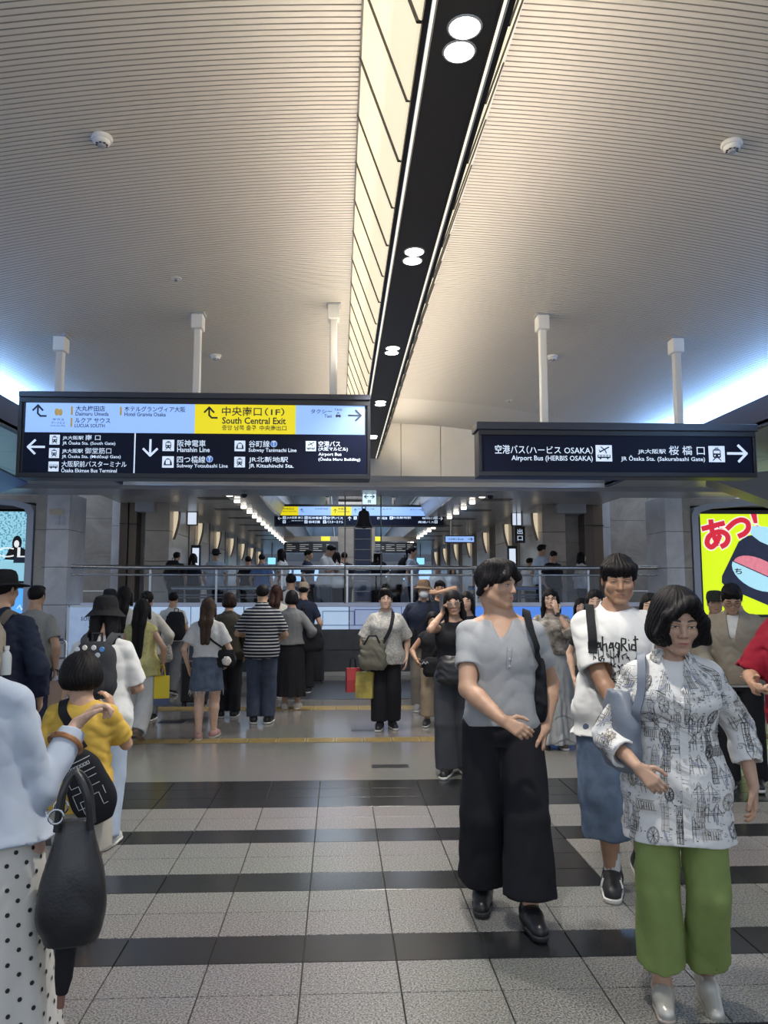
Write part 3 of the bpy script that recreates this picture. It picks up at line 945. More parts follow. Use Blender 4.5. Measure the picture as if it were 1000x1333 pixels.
# ---------------------------------------------------------------- the two big hanging signs
PXW = 3.36 / 459.0          # metres per photograph unit on the sign layout
def icon(kind, x, z, s, par, y, m0=None, m1=None):
    m0, m1 = m0 or M_swhite, m1 or M_sink
    h = s / 2
    MB().box(x - h, x + h, y - .003, y, z - h, z + h, .0).build('pictogram', m0, par)
    q = y - .0035
    if kind == 'train':
        P = [[(-.5, -.38), (-.5, .45), (-.3, .62), (.3, .62), (.5, .45), (.5, -.38), (.3, -.5), (-.3, -.5)]]
        D = [[(-.38, .08), (.38, .08), (.38, .42), (-.38, .42)], disc(-.26, -.2, .1, 8), disc(.26, -.2, .1, 8)]
        L = strip([(-.2, -.5), (-.5, -.8)], .12) + strip([(.2, -.5), (.5, -.8)], .12) + strip([(-.2, .74), (.2, .74)], .12)
    elif kind == 'subway':
        P = [[(.72 * math.cos(a), -.6 + 1.25 * math.sin(a)) for a in np.linspace(0, math.pi, 14)]]
        D = [[(-.36, -.4), (.36, -.4), (.36, .3), (.2, .42), (-.2, .42), (-.36, .3)]]
        L = []
        P.append([(-.28, -.34), (.28, -.34), (.28, -.05), (-.28, -.05)])
    elif kind == 'bus':
        P = [[(-.8, -.25), (-.8, .3), (-.72, .36), (.72, .36), (.8, .3), (.8, -.25)]]
        D = [[(-.72 + k * .37, .02), (-.72 + k * .37 + .3, .02), (-.72 + k * .37 + .3, .26), (-.72 + k * .37, .26)] for k in range(4)]
        L = [disc(-.45, -.32, .15, 10), disc(.45, -.32, .15, 10)]
    elif kind == 'airbus':
        P = [[(-.8, -.6), (-.8, -.2), (.8, -.2), (.8, -.6)]]
        D = [[(-.7 + k * .37, -.42), (-.7 + k * .37 + .28, -.42), (-.7 + k * .37 + .28, -.26), (-.7 + k * .37, -.26)] for k in range(4)]
        L = [disc(-.45, -.64, .12, 8), disc(.45, -.64, .12, 8)] + strip([(-.5, .15), (.6, .75)], .16) + strip([(.05, .45), (-.35, .78)], .12) + strip([(.1, .48), (.3, .0)], .12) + strip([(-.42, .18), (-.6, .4)], .1)
    else:  # taxi
        P = [[(-.6, -.45), (-.6, -.1), (-.4, .0), (-.3, .3), (.3, .3), (.4, .0), (.6, -.1), (.6, -.45)]]
        D = [[(-.26, .02), (.26, .02), (.2, .22), (-.2, .22)]]
        L = [disc(-.35, -.5, .13, 8), disc(.35, -.5, .13, 8), [(-.25, .45), (.25, .45), (.25, .62), (-.25, .62)]]
    T = lambda ps: [[(x + a * h, z + b * h) for a, b in p] for p in ps]
    flat('pictogram', T(P) + T(L), q, m1, par, .001)
    if D:
        flat('pictogram', T(D), q - .0012, m0, par, .001)

def arrow(kind, x, z, s, par, y, m):
    h, w = s / 2, s * .13
    if kind in 'lrdu':
        c = {'l': (-1, 0), 'r': (1, 0), 'd': (0, -1), 'u': (0, 1)}[kind]
        tip = (x + c[0] * h, z + c[1] * h)
        tail = (x - c[0] * h, z - c[1] * h)
        n = (-c[1], c[0])
        k = h * .85
        wing = [(tip[0] - c[0] * k + n[0] * k, tip[1] - c[1] * k + n[1] * k), tip, (tip[0] - c[0] * k - n[0] * k, tip[1] - c[1] * k - n[1] * k)]
        pol = strip([tail, tip], w) + strip(wing, w)
    else:  # turn: up, coming from the right
        pol = strip([(x + h, z - h * .75), (x + h * .2, z - h * .75), (x - h * .2, z - h * .35), (x - h * .2, z + h * .8)], w) + strip([(x - h * .9, z + h * .1), (x - h * .2, z + h * .85), (x + h * .5, z + h * .1)], w)
    flat('arrow', pol, y, m, par, .002)

def sign_body(name, label, X0, X1, Z0, Z1, y, poles, cap, ztop):
    g = empty(name, ((X0 + X1) / 2, y, Z0))
    tag(g, label, 'sign')
    w, h = (X1 - X0) / 2, Z1 - Z0
    hb = MB().box(-w, w, .02, .24, 0, h, .008)
    hb.build('housing', M_black, g)
    MB().box(-w, w, -.004, .02, 0, .045, .003).box(-w, w, -.004, .02, h - .05, h, .003).box(-w, -w + .03, -.004, .02, .045, h - .05, .003).box(w - .03, w, -.004, .02, .045, h - .05, .003).build('frame', M_black, g)
    MB().box(-w - cap, w + cap, -.02, .26, h, h + .055 + cap, .006).build('top_cap', mat('sign_cap', (.035, .038, .055), .3), g)
    for px in poles:
        x = px - (X0 + X1) / 2
        top = vault(px - CX) - Z0
        MB().box(x - .035, x + .035, .09, .16, h + .05, top - .14, .008).build('pole', M_white, g)
        MB().box(x - .058, x + .058, .06, .19, top - .155, top - .01, .008).build('pole_cap', M_white, g)
        MB().box(x - .07, x + .07, .05, .20, top - .012, top + .01, .003).build('ceiling_plate', M_soffit, g)
    return g, w, h

SY = 7.15
g, w, h = sign_body('hanging_sign', 'wide illuminated guide sign with blue and yellow band on three white poles', -2.985, .295, 2.615, 3.37, SY, (-2.665, -1.37, -.06), .0, 0)
# layout units of the sign face: the zoomed photograph (42..965 across, 50..262 down)
ux = lambda u: -w + (u - 42) / (965 - 42) * 2 * w
uz = lambda v: (262 - v) / (262 - 50) * (h + .055)
yf = .012
MB().box(ux(60), ux(500), yf - .004, .02, uz(150), uz(68)).build('blue_face', M_sblue, g)
MB().box(ux(500), ux(766), yf - .004, .02, uz(150), uz(68)).build('yellow_face', M_syel, g)
MB().box(ux(766), ux(950), yf - .004, .02, uz(150), uz(68)).build('blue_face', M_sblue, g)
MB().box(ux(58), ux(955), yf - .003, .02, uz(254), uz(151)).build('navy_face', M_snavy, g)
MB().box(ux(344), ux(347), yf - .008, .02, uz(250), uz(151)).build('divider', M_swhite, g)
yl = yf - .006
M_gold = mat('sign_gold', (.62, .42, .12), .4, emit=.25)
def T(s, a, b, c, d, m=M_sink, bold=.012):
    text(s, ux(a), ux(b), uz(d), uz(c), yl, m, g, bold)
arrow('t', ux(95), uz(98), ux(112) - ux(76), g, yl, M_sink)
flat('emblem', [disc(ux(141), uz(100), .022, 14, .036), disc(ux(150), uz(101), .020, 14, .034)], yl, M_gold, g, .002)
T('サウス', 130, 160, 116, 122)
T('ゲートビル', 127, 163, 124, 130)
T('South Gate Bldg.', 126, 164, 132, 137, bold=0)
for a, c, d in ((177, 86, 107), (177, 115, 137), (304, 86, 107)):
    MB().box(ux(a), ux(a + 5), yl - .002, yl, uz(d), uz(c)).build('gold_bar', M_gold, g)
T('大丸梅田店', 189, 265, 84, 98)
T('Daimaru Umeda', 189, 275, 99, 109)
T('ルクア サウス', 188, 280, 114, 127)
T('LUCUA SOUTH', 188, 266, 129, 138)
T('ホテルグランヴィア大阪', 316, 475, 84, 98)
T('Hotel Granvia Osaka', 316, 424, 99, 109)
arrow('t', ux(541), uz(99), ux(559) - ux(524), g, yl, M_sink)
T('中央南口', 571, 676, 83, 106, bold=.012)
T('（1F）', 684, 736, 85, 105, bold=.014)
T('South Central Exit', 572, 740, 109, 126, bold=.02)
T('중앙 남쪽 출구', 572, 662, 129, 142)
T('中央南出口', 671, 742, 129, 142)
T('タクシー', 806, 862, 87, 98)
T('Taxi', 842, 862, 100, 108)
icon('taxi', ux(879), uz(101), ux(891) - ux(868), g, yl + .003, M_sblue)
T('TAXI', 869, 889, 85, 91)
arrow('r', ux(923), uz(102), ux(940) - ux(907), g, yl, M_sink)
arrow('l', ux(91), uz(187), ux(112) - ux(70), g, yl, M_swhite)
for k, c, d in (('train', 156, 182), ('train', 189, 215), ('bus', 222, 248)):
    icon(k, ux(138), uz((c + d) / 2), ux(151) - ux(125), g, yl)
def W(s, a, b, c, d, bold=.012):
    T(s, a, b, c, d, M_swhite, bold)
W('JR大阪駅', 158, 212, 159, 170); W('南 口', 217, 256, 156, 170, .006); W('JR Ōsaka Sta. (South Gate)', 158, 295, 171, 183)
W('JR大阪駅', 158, 212, 191, 203); W('御堂筋口', 217, 285, 188, 203, 0); W('JR Ōsaka Sta. (Midōsuji Gate)', 158, 310, 204, 216)
W('大阪駅前バスターミナル', 158, 326, 221, 236, .006); W('Ōsaka Ekimae Bus Terminal', 158, 301, 237, 249)
arrow('d', ux(386), uz(187), ux(407) - ux(365), g, yl, M_swhite)
icon('train', ux(433), uz(181), ux(448) - ux(418), g, yl); W('阪神電車', 456, 530, 167, 184, .006); W('Hanshin Line', 456, 541, 185, 197)
icon('subway', ux(433), uz(222), ux(448) - ux(418), g, yl); W('四つ橋線', 456, 530, 207, 224, .006); W('Subway Yotsubashi Line', 456, 589, 226, 238)
icon('subway', ux(620), uz(181), ux(634) - ux(606), g, yl); W('谷町線', 643, 698, 167, 184, .006); W('Subway Tanimachi Line', 643, 769, 186, 198)
icon('train', ux(620), uz(221), ux(634) - ux(606), g, yl); W('JR北新地駅', 644, 747, 207, 223, .006); W('JR Kitashinchi Sta.', 644, 762, 225, 237)
icon('airbus', ux(807), uz(180), ux(820) - ux(793), g, yl); W('空港バス', 827, 885, 167, 181, .006); W('(大阪マルビル)', 827, 905, 182, 193); W('Airport Bus', 827, 888, 196, 206); W('(Ōsaka Maru Building)', 827, 938, 207, 218)
for u, s in ((541, 'Y'), (709, 'T')):
    v = 214 if s == 'Y' else 175
    flat('line_badge', [disc(ux(u), uz(v), .028, 18)], yl, mat('badge_blue', (.10, .25, .75), .4, emit=.3), g, .002)
    flat('line_badge_ring', [disc(ux(u), uz(v), .031, 18)], yl + .0015, M_swhite, g, .001)
    text(s, ux(u - 4), ux(u + 4), uz(v + 6), uz(v - 6), yl - .003, M_swhite, g)

g, w, h = sign_body('hanging_sign', 'narrower dark guide sign with one white arrow on two white poles', 1.325, 4.02, 2.655, 3.10, SY, (1.995, 3.33), .02, 0)
ux = lambda u: -w + (u - 243) / (965 - 243) * 2 * w
uz = lambda v: (260 - v) / (260 - 140) * h
MB().box(ux(252), ux(955), yf - .003, .02, uz(251), uz(149)).build('navy_face', M_snavy, g)
W('空港バス', 285, 362, 179, 202, .007); W('（ハービス OSAKA）', 366, 538, 181, 202, .006); W('Airport Bus (HERBIS OSAKA)', 327, 537, 206, 223)
icon('airbus', ux(566), uz(199), ux(587) - ux(545), g, yl)
W('JR大阪駅', 655, 728, 187, 201); W('桜 橋 口', 736, 830, 178, 202, .007); W('JR Ōsaka Sta. (Sakurabashi Gate)', 610, 830, 204, 221)
icon('train', ux(861), uz(199), ux(882) - ux(840), g, yl)
arrow('r', ux(915), uz(197), ux(940) - ux(891), g, yl, M_swhite)

# the third sign, far down the hall
g = empty('hanging_sign', (.54, 19, 3.15))
tag(g, 'long yellow, blue and navy guide sign far down the hall behind the bell', 'sign')
w, h = 2.14, .55
ux = lambda u: -w + (u - 62) / (922 - 62) * 2 * w
uz = lambda v: (175 - v) / (175 - 65) * h
boxo('housing', (-w, w, .02, .2, 0, h), M_black, g, .006)
for a, b, m, nme in ((74, 182, M_syel, 'yellow_face'), (182, 344, M_sblue, 'blue_face'), (344, 446, M_syel, 'yellow_face'), (446, 816, M_sblue, 'blue_face'), (816, 908, M_syel, 'yellow_face')):
    MB().box(ux(a), ux(b), .012, .02, uz(121), uz(77)).build(nme, m, g)
MB().box(ux(70), ux(912), .012, .02, uz(168), uz(123)).build('navy_face', M_snavy, g)
yl = .010
for k, u, v, m in (('l', 90, 92, M_sink), ('t', 200, 96, M_sink), ('u', 365, 98, M_sink), ('u', 466, 96, M_sink), ('r', 797, 90, M_sink), ('r', 893, 90, M_sink), ('l', 90, 136, M_swhite), ('u', 437, 136, M_swhite), ('r', 894, 134, M_swhite)):
    arrow(k, ux(u), uz(v), .09, g, yl, m)
for s, a, b, c, d in (('中央北口', 106, 160, 82, 94), ('North Central Exit', 104, 172, 98, 104), ('中央口', 380, 420, 82, 94), ('Central Exit', 378, 436, 98, 104), ('大丸梅田店', 262, 330, 84, 92), ('ホテルグランヴィア大阪', 480, 560, 84, 92), ('ルクア', 600, 650, 84, 92), ('タクシー', 740, 785, 86, 94), ('桜橋口', 832, 880, 80, 92), ('Sakurabashi Gate', 826, 882, 98, 104)):
    T(s, a, b, c, d)
for s, a, b, c, d in (('JR大阪駅 南口', 124, 205, 127, 140), ('御堂筋口', 124, 205, 146, 160), ('阪神電車', 232, 300, 127, 140), ('谷町線', 232, 290, 146, 160), ('空港バス', 322, 405, 127, 140), ('バスターミナル', 322, 405, 146, 160), ('四つ橋線', 575, 625, 127, 140), ('JR北新地駅', 650, 745, 125, 138), ('桜橋口', 800, 860, 127, 138), ('高速バス', 780, 860, 146, 158)):
    W(s, a, b, c, d)
for u, v in ((112, 133), (112, 153), (220, 133), (220, 153), (312, 133), (312, 153), (465, 133), (645, 132), (870, 131), (870, 151)):
    icon('train', ux(u), uz(v), .075, g, yl)
for x in (-1.9, -.83, .83, 1.5):
    MB().tube([(x, .1, h), (x, .1, .78)], .04, 8).build('pole', M_dsteel, g)

# ---------------------------------------------------------------- things on the ceiling
def detector(x, y, lab, big=True):
    g = empty('smoke_detector', (x, y, vault(x - CX)))
    tag(g, lab, 'smoke detector')
    MB().lathe([(0, 0), (.06, 0), (.062, -.018), (.055, -.026), (0, -.026)], (0, 0, 0), 22).build('base', M_white, g, True)
    MB().lathe([(.05, -.026), (.048, -.04), (.038, -.05), (.0, -.05)], (0, 0, 0), 22).build('cover', M_white, g, True)
    MB().lathe([(.024, -.046), (.022, -.064), (.012, -.068), (.0, -.068)], (0, 0, 0), 14).build('chamber', M_soffit, g, True)
    b = MB()
    for k in range(8):
        a = k * math.pi / 4
        b.box(.030 * math.cos(a) - .006, .030 * math.cos(a) + .006, .030 * math.sin(a) - .006, .030 * math.sin(a) + .006, -.052, -.044)
    b.build('slots', M_black, g)
def plate(x, y, lab):
    g = empty('sprinkler', (x, y, vault(x - CX)))
    tag(g, lab, 'sprinkler')
    MB().lathe([(0, 0), (.05, 0), (.048, -.006), (0, -.006)], (0, 0, 0), 18).build('plate', M_white, g, True)
    MB().lathe([(.012, -.006), (.012, -.022), (.018, -.024), (0, -.026)], (0, 0, 0), 10).build('nozzle', M_steel, g, True)
detector(-1.40, 4.33, 'white smoke detector nearest the camera on left half of ceiling')
detector(2.33, 4.24, 'white smoke detector nearest the camera on right half of ceiling')
detector(-1.40, 8.54, 'white smoke detector on left ceiling beyond the sign poles')
detector(2.41, 8.39, 'white smoke detector on right ceiling, partly behind a sign pole')
plate(-1.40, 6.39, 'flat sprinkler plate on left half of ceiling')
plate(2.38, 10.47, 'flat sprinkler plate on smooth right part of ceiling')
# ---------------------------------------------------------------- figures: distance fields on a graded grid, skinned into one surface
f4 = np.float32

def graded(lo, hi, h, wins):
    """grid lines from lo to hi, spacing h, finer inside the windows (a, b, step)"""
    out, p = [], lo
    while p < hi:
        out.append(p)
        st = h
        for a, b, w in wins:
            if a - w <= p < b:
                st = min(st, w)
            elif p < a and a - p < st:
                st = max(min(st, a - p), w)
        p += st
    out.append(hi)
    return np.array(out, f4)

class Field:
    def __init__(s, lo, hi, h, wins=()):
        s.ax = [graded(lo[i], hi[i], h, [(w[0][i], w[1][i], w[2]) for w in wins]) for i in range(3)]
        s.D = np.full([len(a) for a in s.ax], .5, f4)
    def blk(s, lo, hi, pad):
        sl = []
        for i in range(3):
            a = max(np.searchsorted(s.ax[i], lo[i] - pad) - 1, 0)
            b = min(np.searchsorted(s.ax[i], hi[i] + pad) + 1, len(s.ax[i]))
            if b - a < 1:
                return None
            sl.append(slice(a, b))
        sl = tuple(sl)
        X = s.ax[0][sl[0]][:, None, None]
        Y = s.ax[1][sl[1]][None, :, None]
        Z = s.ax[2][sl[2]][None, None, :]
        return sl, X, Y, Z
    def put(s, sl, d, k=0.0, op='u'):
        A = s.D[sl]
        if op == 'u':
            if k > 0:
                h = np.maximum(k - np.abs(A - d), 0)
                s.D[sl] = np.minimum(A, d) - h * h / (4 * k)
            else:
                s.D[sl] = np.minimum(A, d)
        else:
            d = -d
            if k > 0:
                h = np.maximum(k - np.abs(A - d), 0)
                s.D[sl] = np.maximum(A, d) + h * h / (4 * k)
            else:
                s.D[sl] = np.maximum(A, d)
    def cone(s, a, b, ra, rb, k=.02, op='u', squash=None, clip=None):
        a, b = np.array(a, f4), np.array(b, f4)
        r = max(ra, rb) * (max(1, squash[1]) if squash else 1)
        B = s.blk(np.minimum(a, b), np.maximum(a, b), r + k + .02)
        if B is None:
            return
        sl, X, Y, Z = B
        ab = b - a
        L = float(ab @ ab) + 1e-9
        px, py, pz = X - a[0], Y - a[1], Z - a[2]
        t = np.clip((px * ab[0] + py * ab[1] + pz * ab[2]) / L, 0, 1)
        qx, qy, qz = px - t * ab[0], py - t * ab[1], pz - t * ab[2]
        q2 = qx * qx + qy * qy + qz * qz
        if squash:
            n, sc = squash
            c = qx * n[0] + qy * n[1] + qz * n[2]
            q2 = q2 + c * c * (1 / sc ** 2 - 1)
        d = np.sqrt(q2) - (ra + t * (rb - ra))
        if squash and squash[1] < 1:
            d *= (.5 + .5 * squash[1])
        if clip is not None:
            E, dr = clip
            d = np.maximum(d, (X - E[0]) * dr[0] + (Y - E[1]) * dr[1] + (Z - E[2]) * dr[2])
        s.put(sl, d.astype(f4), k, op)
    def ell(s, c, r, k=.02, op='u', R_=None):
        m = max(r)
        B = s.blk(np.array(c) - m, np.array(c) + m, k + .02)
        if B is None:
            return
        sl, X, Y, Z = B
        d = ell_d(X - c[0], Y - c[1], Z - c[2], r, R_)
        s.put(sl, d, k, op)
    def loft(s, sec, k=.02, op='u', n=2.0, mod=None, clip=None, flat_ends=True):
        """sec rows: z, cx, cy, a, b ; mod(theta, z) scales the section"""
        sec = np.array(sec, f4)
        zz = np.linspace(sec[0, 0], sec[-1, 0], 48)
        cols = [smooth_interp(zz, sec[:, 0], sec[:, j]) for j in range(1, 5)]
        m = max(sec[:, 3].max(), sec[:, 4].max()) * (1.35 if mod else 1.05)
        cx, cy = sec[:, 1], sec[:, 2]
        B = s.blk((cx.min() - m, cy.min() - m, sec[0, 0]), (cx.max() + m, cy.max() + m, sec[-1, 0]), k + .02)
        if B is None:
            return
        sl, X, Y, Z = B
        z1 = Z[0, 0]
        ca, cb, a, b = [np.interp(z1, zz, c)[None, None, :].astype(f4) for c in cols]
        x, y = X - ca, Y - cb
        if mod:
            th = np.arctan2(x, -y)
            g = mod(th, Z)
            x, y = x / g, y / g
        if n == 2.0:
            k0 = np.sqrt((x / a) ** 2 + (y / b) ** 2)
            k1 = np.sqrt((x / a ** 2) ** 2 + (y / b ** 2) ** 2) + 1e-6
            d = k0 * (k0 - 1) / k1
        else:
            k0 = (np.abs(x / a) ** n + np.abs(y / b) ** n) ** (1 / n)
            d = (k0 - 1) * np.minimum(a, b)
        e = np.maximum(sec[0, 0] - Z, Z - sec[-1, 0])
        d = np.maximum(d, e).astype(f4)
        s.put(sl, d, k, op)
    def cut(s, f):
        """keep where f(X, Y, Z) <= 0"""
        X, Y, Z = s.ax[0][:, None, None], s.ax[1][None, :, None], s.ax[2][None, None, :]
        s.D = np.maximum(s.D, f(X, Y, Z)).astype(f4)
    def wrinkle(s, amp, wl, seed=0, n=5, stretch=(1, 1, 1.0)):
        i = np.where(np.abs(s.D) < .03)
        if len(i[0]) == 0:
            return
        rg = np.random.RandomState(seed)
        p = np.stack([s.ax[j][i[j]] for j in range(3)], 1) * np.array(stretch, f4)
        acc = np.zeros(len(p), f4)
        wp = p + .35 * wl * np.sin(p[:, [1, 2, 0]] * (2 * math.pi / (wl * 1.9)) + rg.rand(3) * 6)
        for j in range(n):
            v = rg.randn(3)
            v /= np.linalg.norm(v)
            w = wl * (.7 + .9 * rg.rand())
            acc += 1 - 2 * np.abs(np.sin(wp @ v.astype(f4) * (math.pi / w) + rg.rand() * 6))
        s.D[i] += amp * acc / n * 1.6
    def mesh(s, name):
        v, q = surface_nets(s.D, s.ax)
        return quads_mesh(name, v, q)

def smooth_interp(z, zs, vs):
    """cubic Hermite through the rows, monotone enough for body sections"""
    zs, vs = np.asarray(zs, float), np.asarray(vs, float)
    m = np.gradient(vs, zs)
    i = np.clip(np.searchsorted(zs, z) - 1, 0, len(zs) - 2)
    h = zs[i + 1] - zs[i]
    t = (z - zs[i]) / h
    return (2 * t ** 3 - 3 * t ** 2 + 1) * vs[i] + (t ** 3 - 2 * t ** 2 + t) * h * m[i] + (-2 * t ** 3 + 3 * t ** 2) * vs[i + 1] + (t ** 3 - t ** 2) * h * m[i + 1]

def ell_d(x, y, z, r, R_=None):
    if R_ is not None:
        x, y, z = (R_[0][j] * x + R_[1][j] * y + R_[2][j] * z for j in range(3))
    k0 = np.sqrt((x / r[0]) ** 2 + (y / r[1]) ** 2 + (z / r[2]) ** 2)
    k1 = np.sqrt((x / r[0] ** 2) ** 2 + (y / r[1] ** 2) ** 2 + (z / r[2] ** 2) ** 2) + 1e-6
    return (k0 * (k0 - 1) / k1).astype(f4)

def cone_d(x, y, z, a, b, ra, rb):
    a, b = np.array(a), np.array(b)
    ab = b - a
    L = ab @ ab + 1e-9
    t = np.clip(((x - a[0]) * ab[0] + (y - a[1]) * ab[1] + (z - a[2]) * ab[2]) / L, 0, 1)
    return (np.sqrt((x - a[0] - t * ab[0]) ** 2 + (y - a[1] - t * ab[1]) ** 2 + (z - a[2] - t * ab[2]) ** 2) - (ra + t * (rb - ra))).astype(f4)

def smin(a, b, k):
    h = np.maximum(k - np.abs(a - b), 0)
    return np.minimum(a, b) - h * h / (4 * k)

def smax(a, b, k):
    return -smin(-a, -b, k)

def surface_nets(D, ax):
    S = D < 0
    nx, ny, nz = D.shape
    c = np.zeros((nx - 1, ny - 1, nz - 1), np.uint8)
    for dx in (0, 1):
        for dy in (0, 1):
            for dz in (0, 1):
                c += S[dx:nx - 1 + dx, dy:ny - 1 + dy, dz:nz - 1 + dz]
    I = np.argwhere((c > 0) & (c < 8))
    idx = np.full(c.shape, -1, np.int32)
    idx[I[:, 0], I[:, 1], I[:, 2]] = np.arange(len(I))
    V = np.zeros((len(I), 3), f4)
    W = np.zeros(len(I), f4)
    g = [(dx, dy, dz) for dx in (0, 1) for dy in (0, 1) for dz in (0, 1)]
    val = {o: D[I[:, 0] + o[0], I[:, 1] + o[1], I[:, 2] + o[2]] for o in g}
    for axis in range(3):
        for o in g:
            if o[axis]:
                continue
            p = list(o)
            p[axis] = 1
            a, b = val[o], val[tuple(p)]
            m = (a < 0) != (b < 0)
            t = np.where(m, a / np.where(m, a - b, 1), 0)
            for j in range(3):
                lo = ax[j][I[:, j] + o[j]]
                if j == axis:
                    lo = lo + t * (ax[j][I[:, j] + 1] - ax[j][I[:, j]])
                V[:, j] += np.where(m, lo, 0)
            W += m
    V /= W[:, None]
    Q = []
    for axis in range(3):
        a1, a2 = (axis + 1) % 3, (axis + 2) % 3
        n = [nx, ny, nz]
        sl0, sl1 = [slice(1, -1)] * 3, [slice(1, -1)] * 3
        sl0[axis], sl1[axis] = slice(0, n[axis] - 1), slice(1, n[axis])
        A, B = S[tuple(sl0)], S[tuple(sl1)]
        for flip in (0, 1):
            E = np.argwhere(A & ~B) if not flip else np.argwhere(~A & B)
            if len(E) == 0:
                continue
            off = np.array([1, 1, 1])
            off[axis] = 0
            E = E + off
            def at(d1, d2):
                P = E.copy()
                P[:, a1] += d1
                P[:, a2] += d2
                return idx[P[:, 0], P[:, 1], P[:, 2]]
            q = np.stack([at(-1, -1), at(0, -1), at(0, 0), at(-1, 0)], 1)
            Q.append(q[:, ::-1] if flip else q)
    Q = np.concatenate(Q) if Q else np.zeros((0, 4), int)
    return V, Q[(Q >= 0).all(1)]

def quads_mesh(name, v, q, smooth=True):
    me = bpy.data.meshes.new(name)
    k = q.shape[1]
    me.vertices.add(len(v))
    me.vertices.foreach_set('co', np.ascontiguousarray(v, f4).ravel())
    me.loops.add(len(q) * k)
    me.loops.foreach_set('vertex_index', np.ascontiguousarray(q, np.int32).ravel())
    me.polygons.add(len(q))
    me.polygons.foreach_set('loop_start', np.arange(0, len(q) * k, k, dtype=np.int32))
    me.update(calc_edges=True)
    me.polygons.foreach_set('use_smooth', np.full(len(q), smooth))
    return me

def mesh_bvh(me):
    v = np.empty(len(me.vertices) * 3, f4)
    me.vertices.foreach_get('co', v)
    n = len(me.loops)
    l = np.empty(n, np.int32)
    me.loops.foreach_get('vertex_index', l)
    return BVHTree.FromPolygons(v.reshape(-1, 3).tolist(), l.reshape(-1, 4).tolist())

def nv(v):
    v = np.array(v, float)
    return v / (np.linalg.norm(v) + 1e-9)

def ik(a, t, l1, l2, hint):
    a, t = np.array(a, float), np.array(t, float)
    d = t - a
    L = np.linalg.norm(d)
    m = (l1 + l2) * .995
    if L > m:
        t = a + d / L * m
        d = t - a
        L = m
    u = d / L
    x = (l1 ** 2 - l2 ** 2 + L ** 2) / (2 * L)
    h = math.sqrt(max(l1 ** 2 - x ** 2, 0))
    n = np.array(hint, float)
    n = nv(n - u * (n @ u))
    return a + u * x + n * h, t

def rot(yaw=0, pitch=0, roll=0):
    """head turn: yaw + turns to the person's left, pitch + looks down, roll + tilts to the person's left"""
    return np.array((Matrix.Rotation(R(yaw), 3, 'Z') @ Matrix.Rotation(R(pitch), 3, 'X') @ Matrix.Rotation(R(roll), 3, 'Y')))

SKIN = {}
def skin_mat(tone):
    if tone not in SKIN:
        c = {'mid': (.50, .30, .20), 'tan': (.40, .225, .14), 'fair': (.60, .39, .285), 'old': (.47, .29, .20)}[tone]
        m = mat('skin_' + tone, c, .48, var=.07, vscale=24, bump=.12, bscale=220)
        m.node_tree.nodes['Principled BSDF'].inputs['Subsurface Weight'].default_value = .12
        m.node_tree.nodes['Principled BSDF'].inputs['Subsurface Radius'].default_value = (.008, .004, .002)
        SKIN[tone] = m
    return SKIN[tone]

def hair_mat(name, col):
    if name in MATS:
        return MATS[name]
    m = mat(name, col, .55, spec=.16)
    nt = m.node_tree
    b = nt.nodes['Principled BSDF']
    tc = nt.nodes.new('ShaderNodeTexCoord')
    mp = nt.nodes.new('ShaderNodeMapping')
    mp.inputs['Scale'].default_value = (240, 240, 14)
    n = nt.nodes.new('ShaderNodeTexNoise')
    n.inputs['Scale'].default_value = 1.0
    n.inputs['Detail'].default_value = 3
    nt.links.new(tc.outputs['Object'], mp.inputs['Vector'])
    nt.links.new(mp.outputs[0], n.inputs['Vector'])
    r = nt.nodes.new('ShaderNodeValToRGB')
    r.color_ramp.elements[0].position, r.color_ramp.elements[0].color = .35, (*[c * .35 for c in col], 1)
    r.color_ramp.elements[1].position, r.color_ramp.elements[1].color = .7, (*[min(1, c * 1.25) for c in col], 1)
    nt.links.new(n.outputs['Fac'], r.inputs['Fac'])
    nt.links.new(r.outputs['Color'], b.inputs['Base Color'])
    bp = nt.nodes.new('ShaderNodeBump')
    bp.inputs['Strength'].default_value = .5
    bp.inputs['Distance'].default_value = .004
    nt.links.new(n.outputs['Fac'], bp.inputs['Height'])
    nt.links.new(bp.outputs['Normal'], b.inputs['Normal'])
    return m

def cloth(name, col, rough=.85, var=.06, vscale=14, weave=.10):
    return mat('cloth_' + name, col, rough, var=var, vscale=vscale, bump=min(weave, .10), bscale=700, spec=.25)

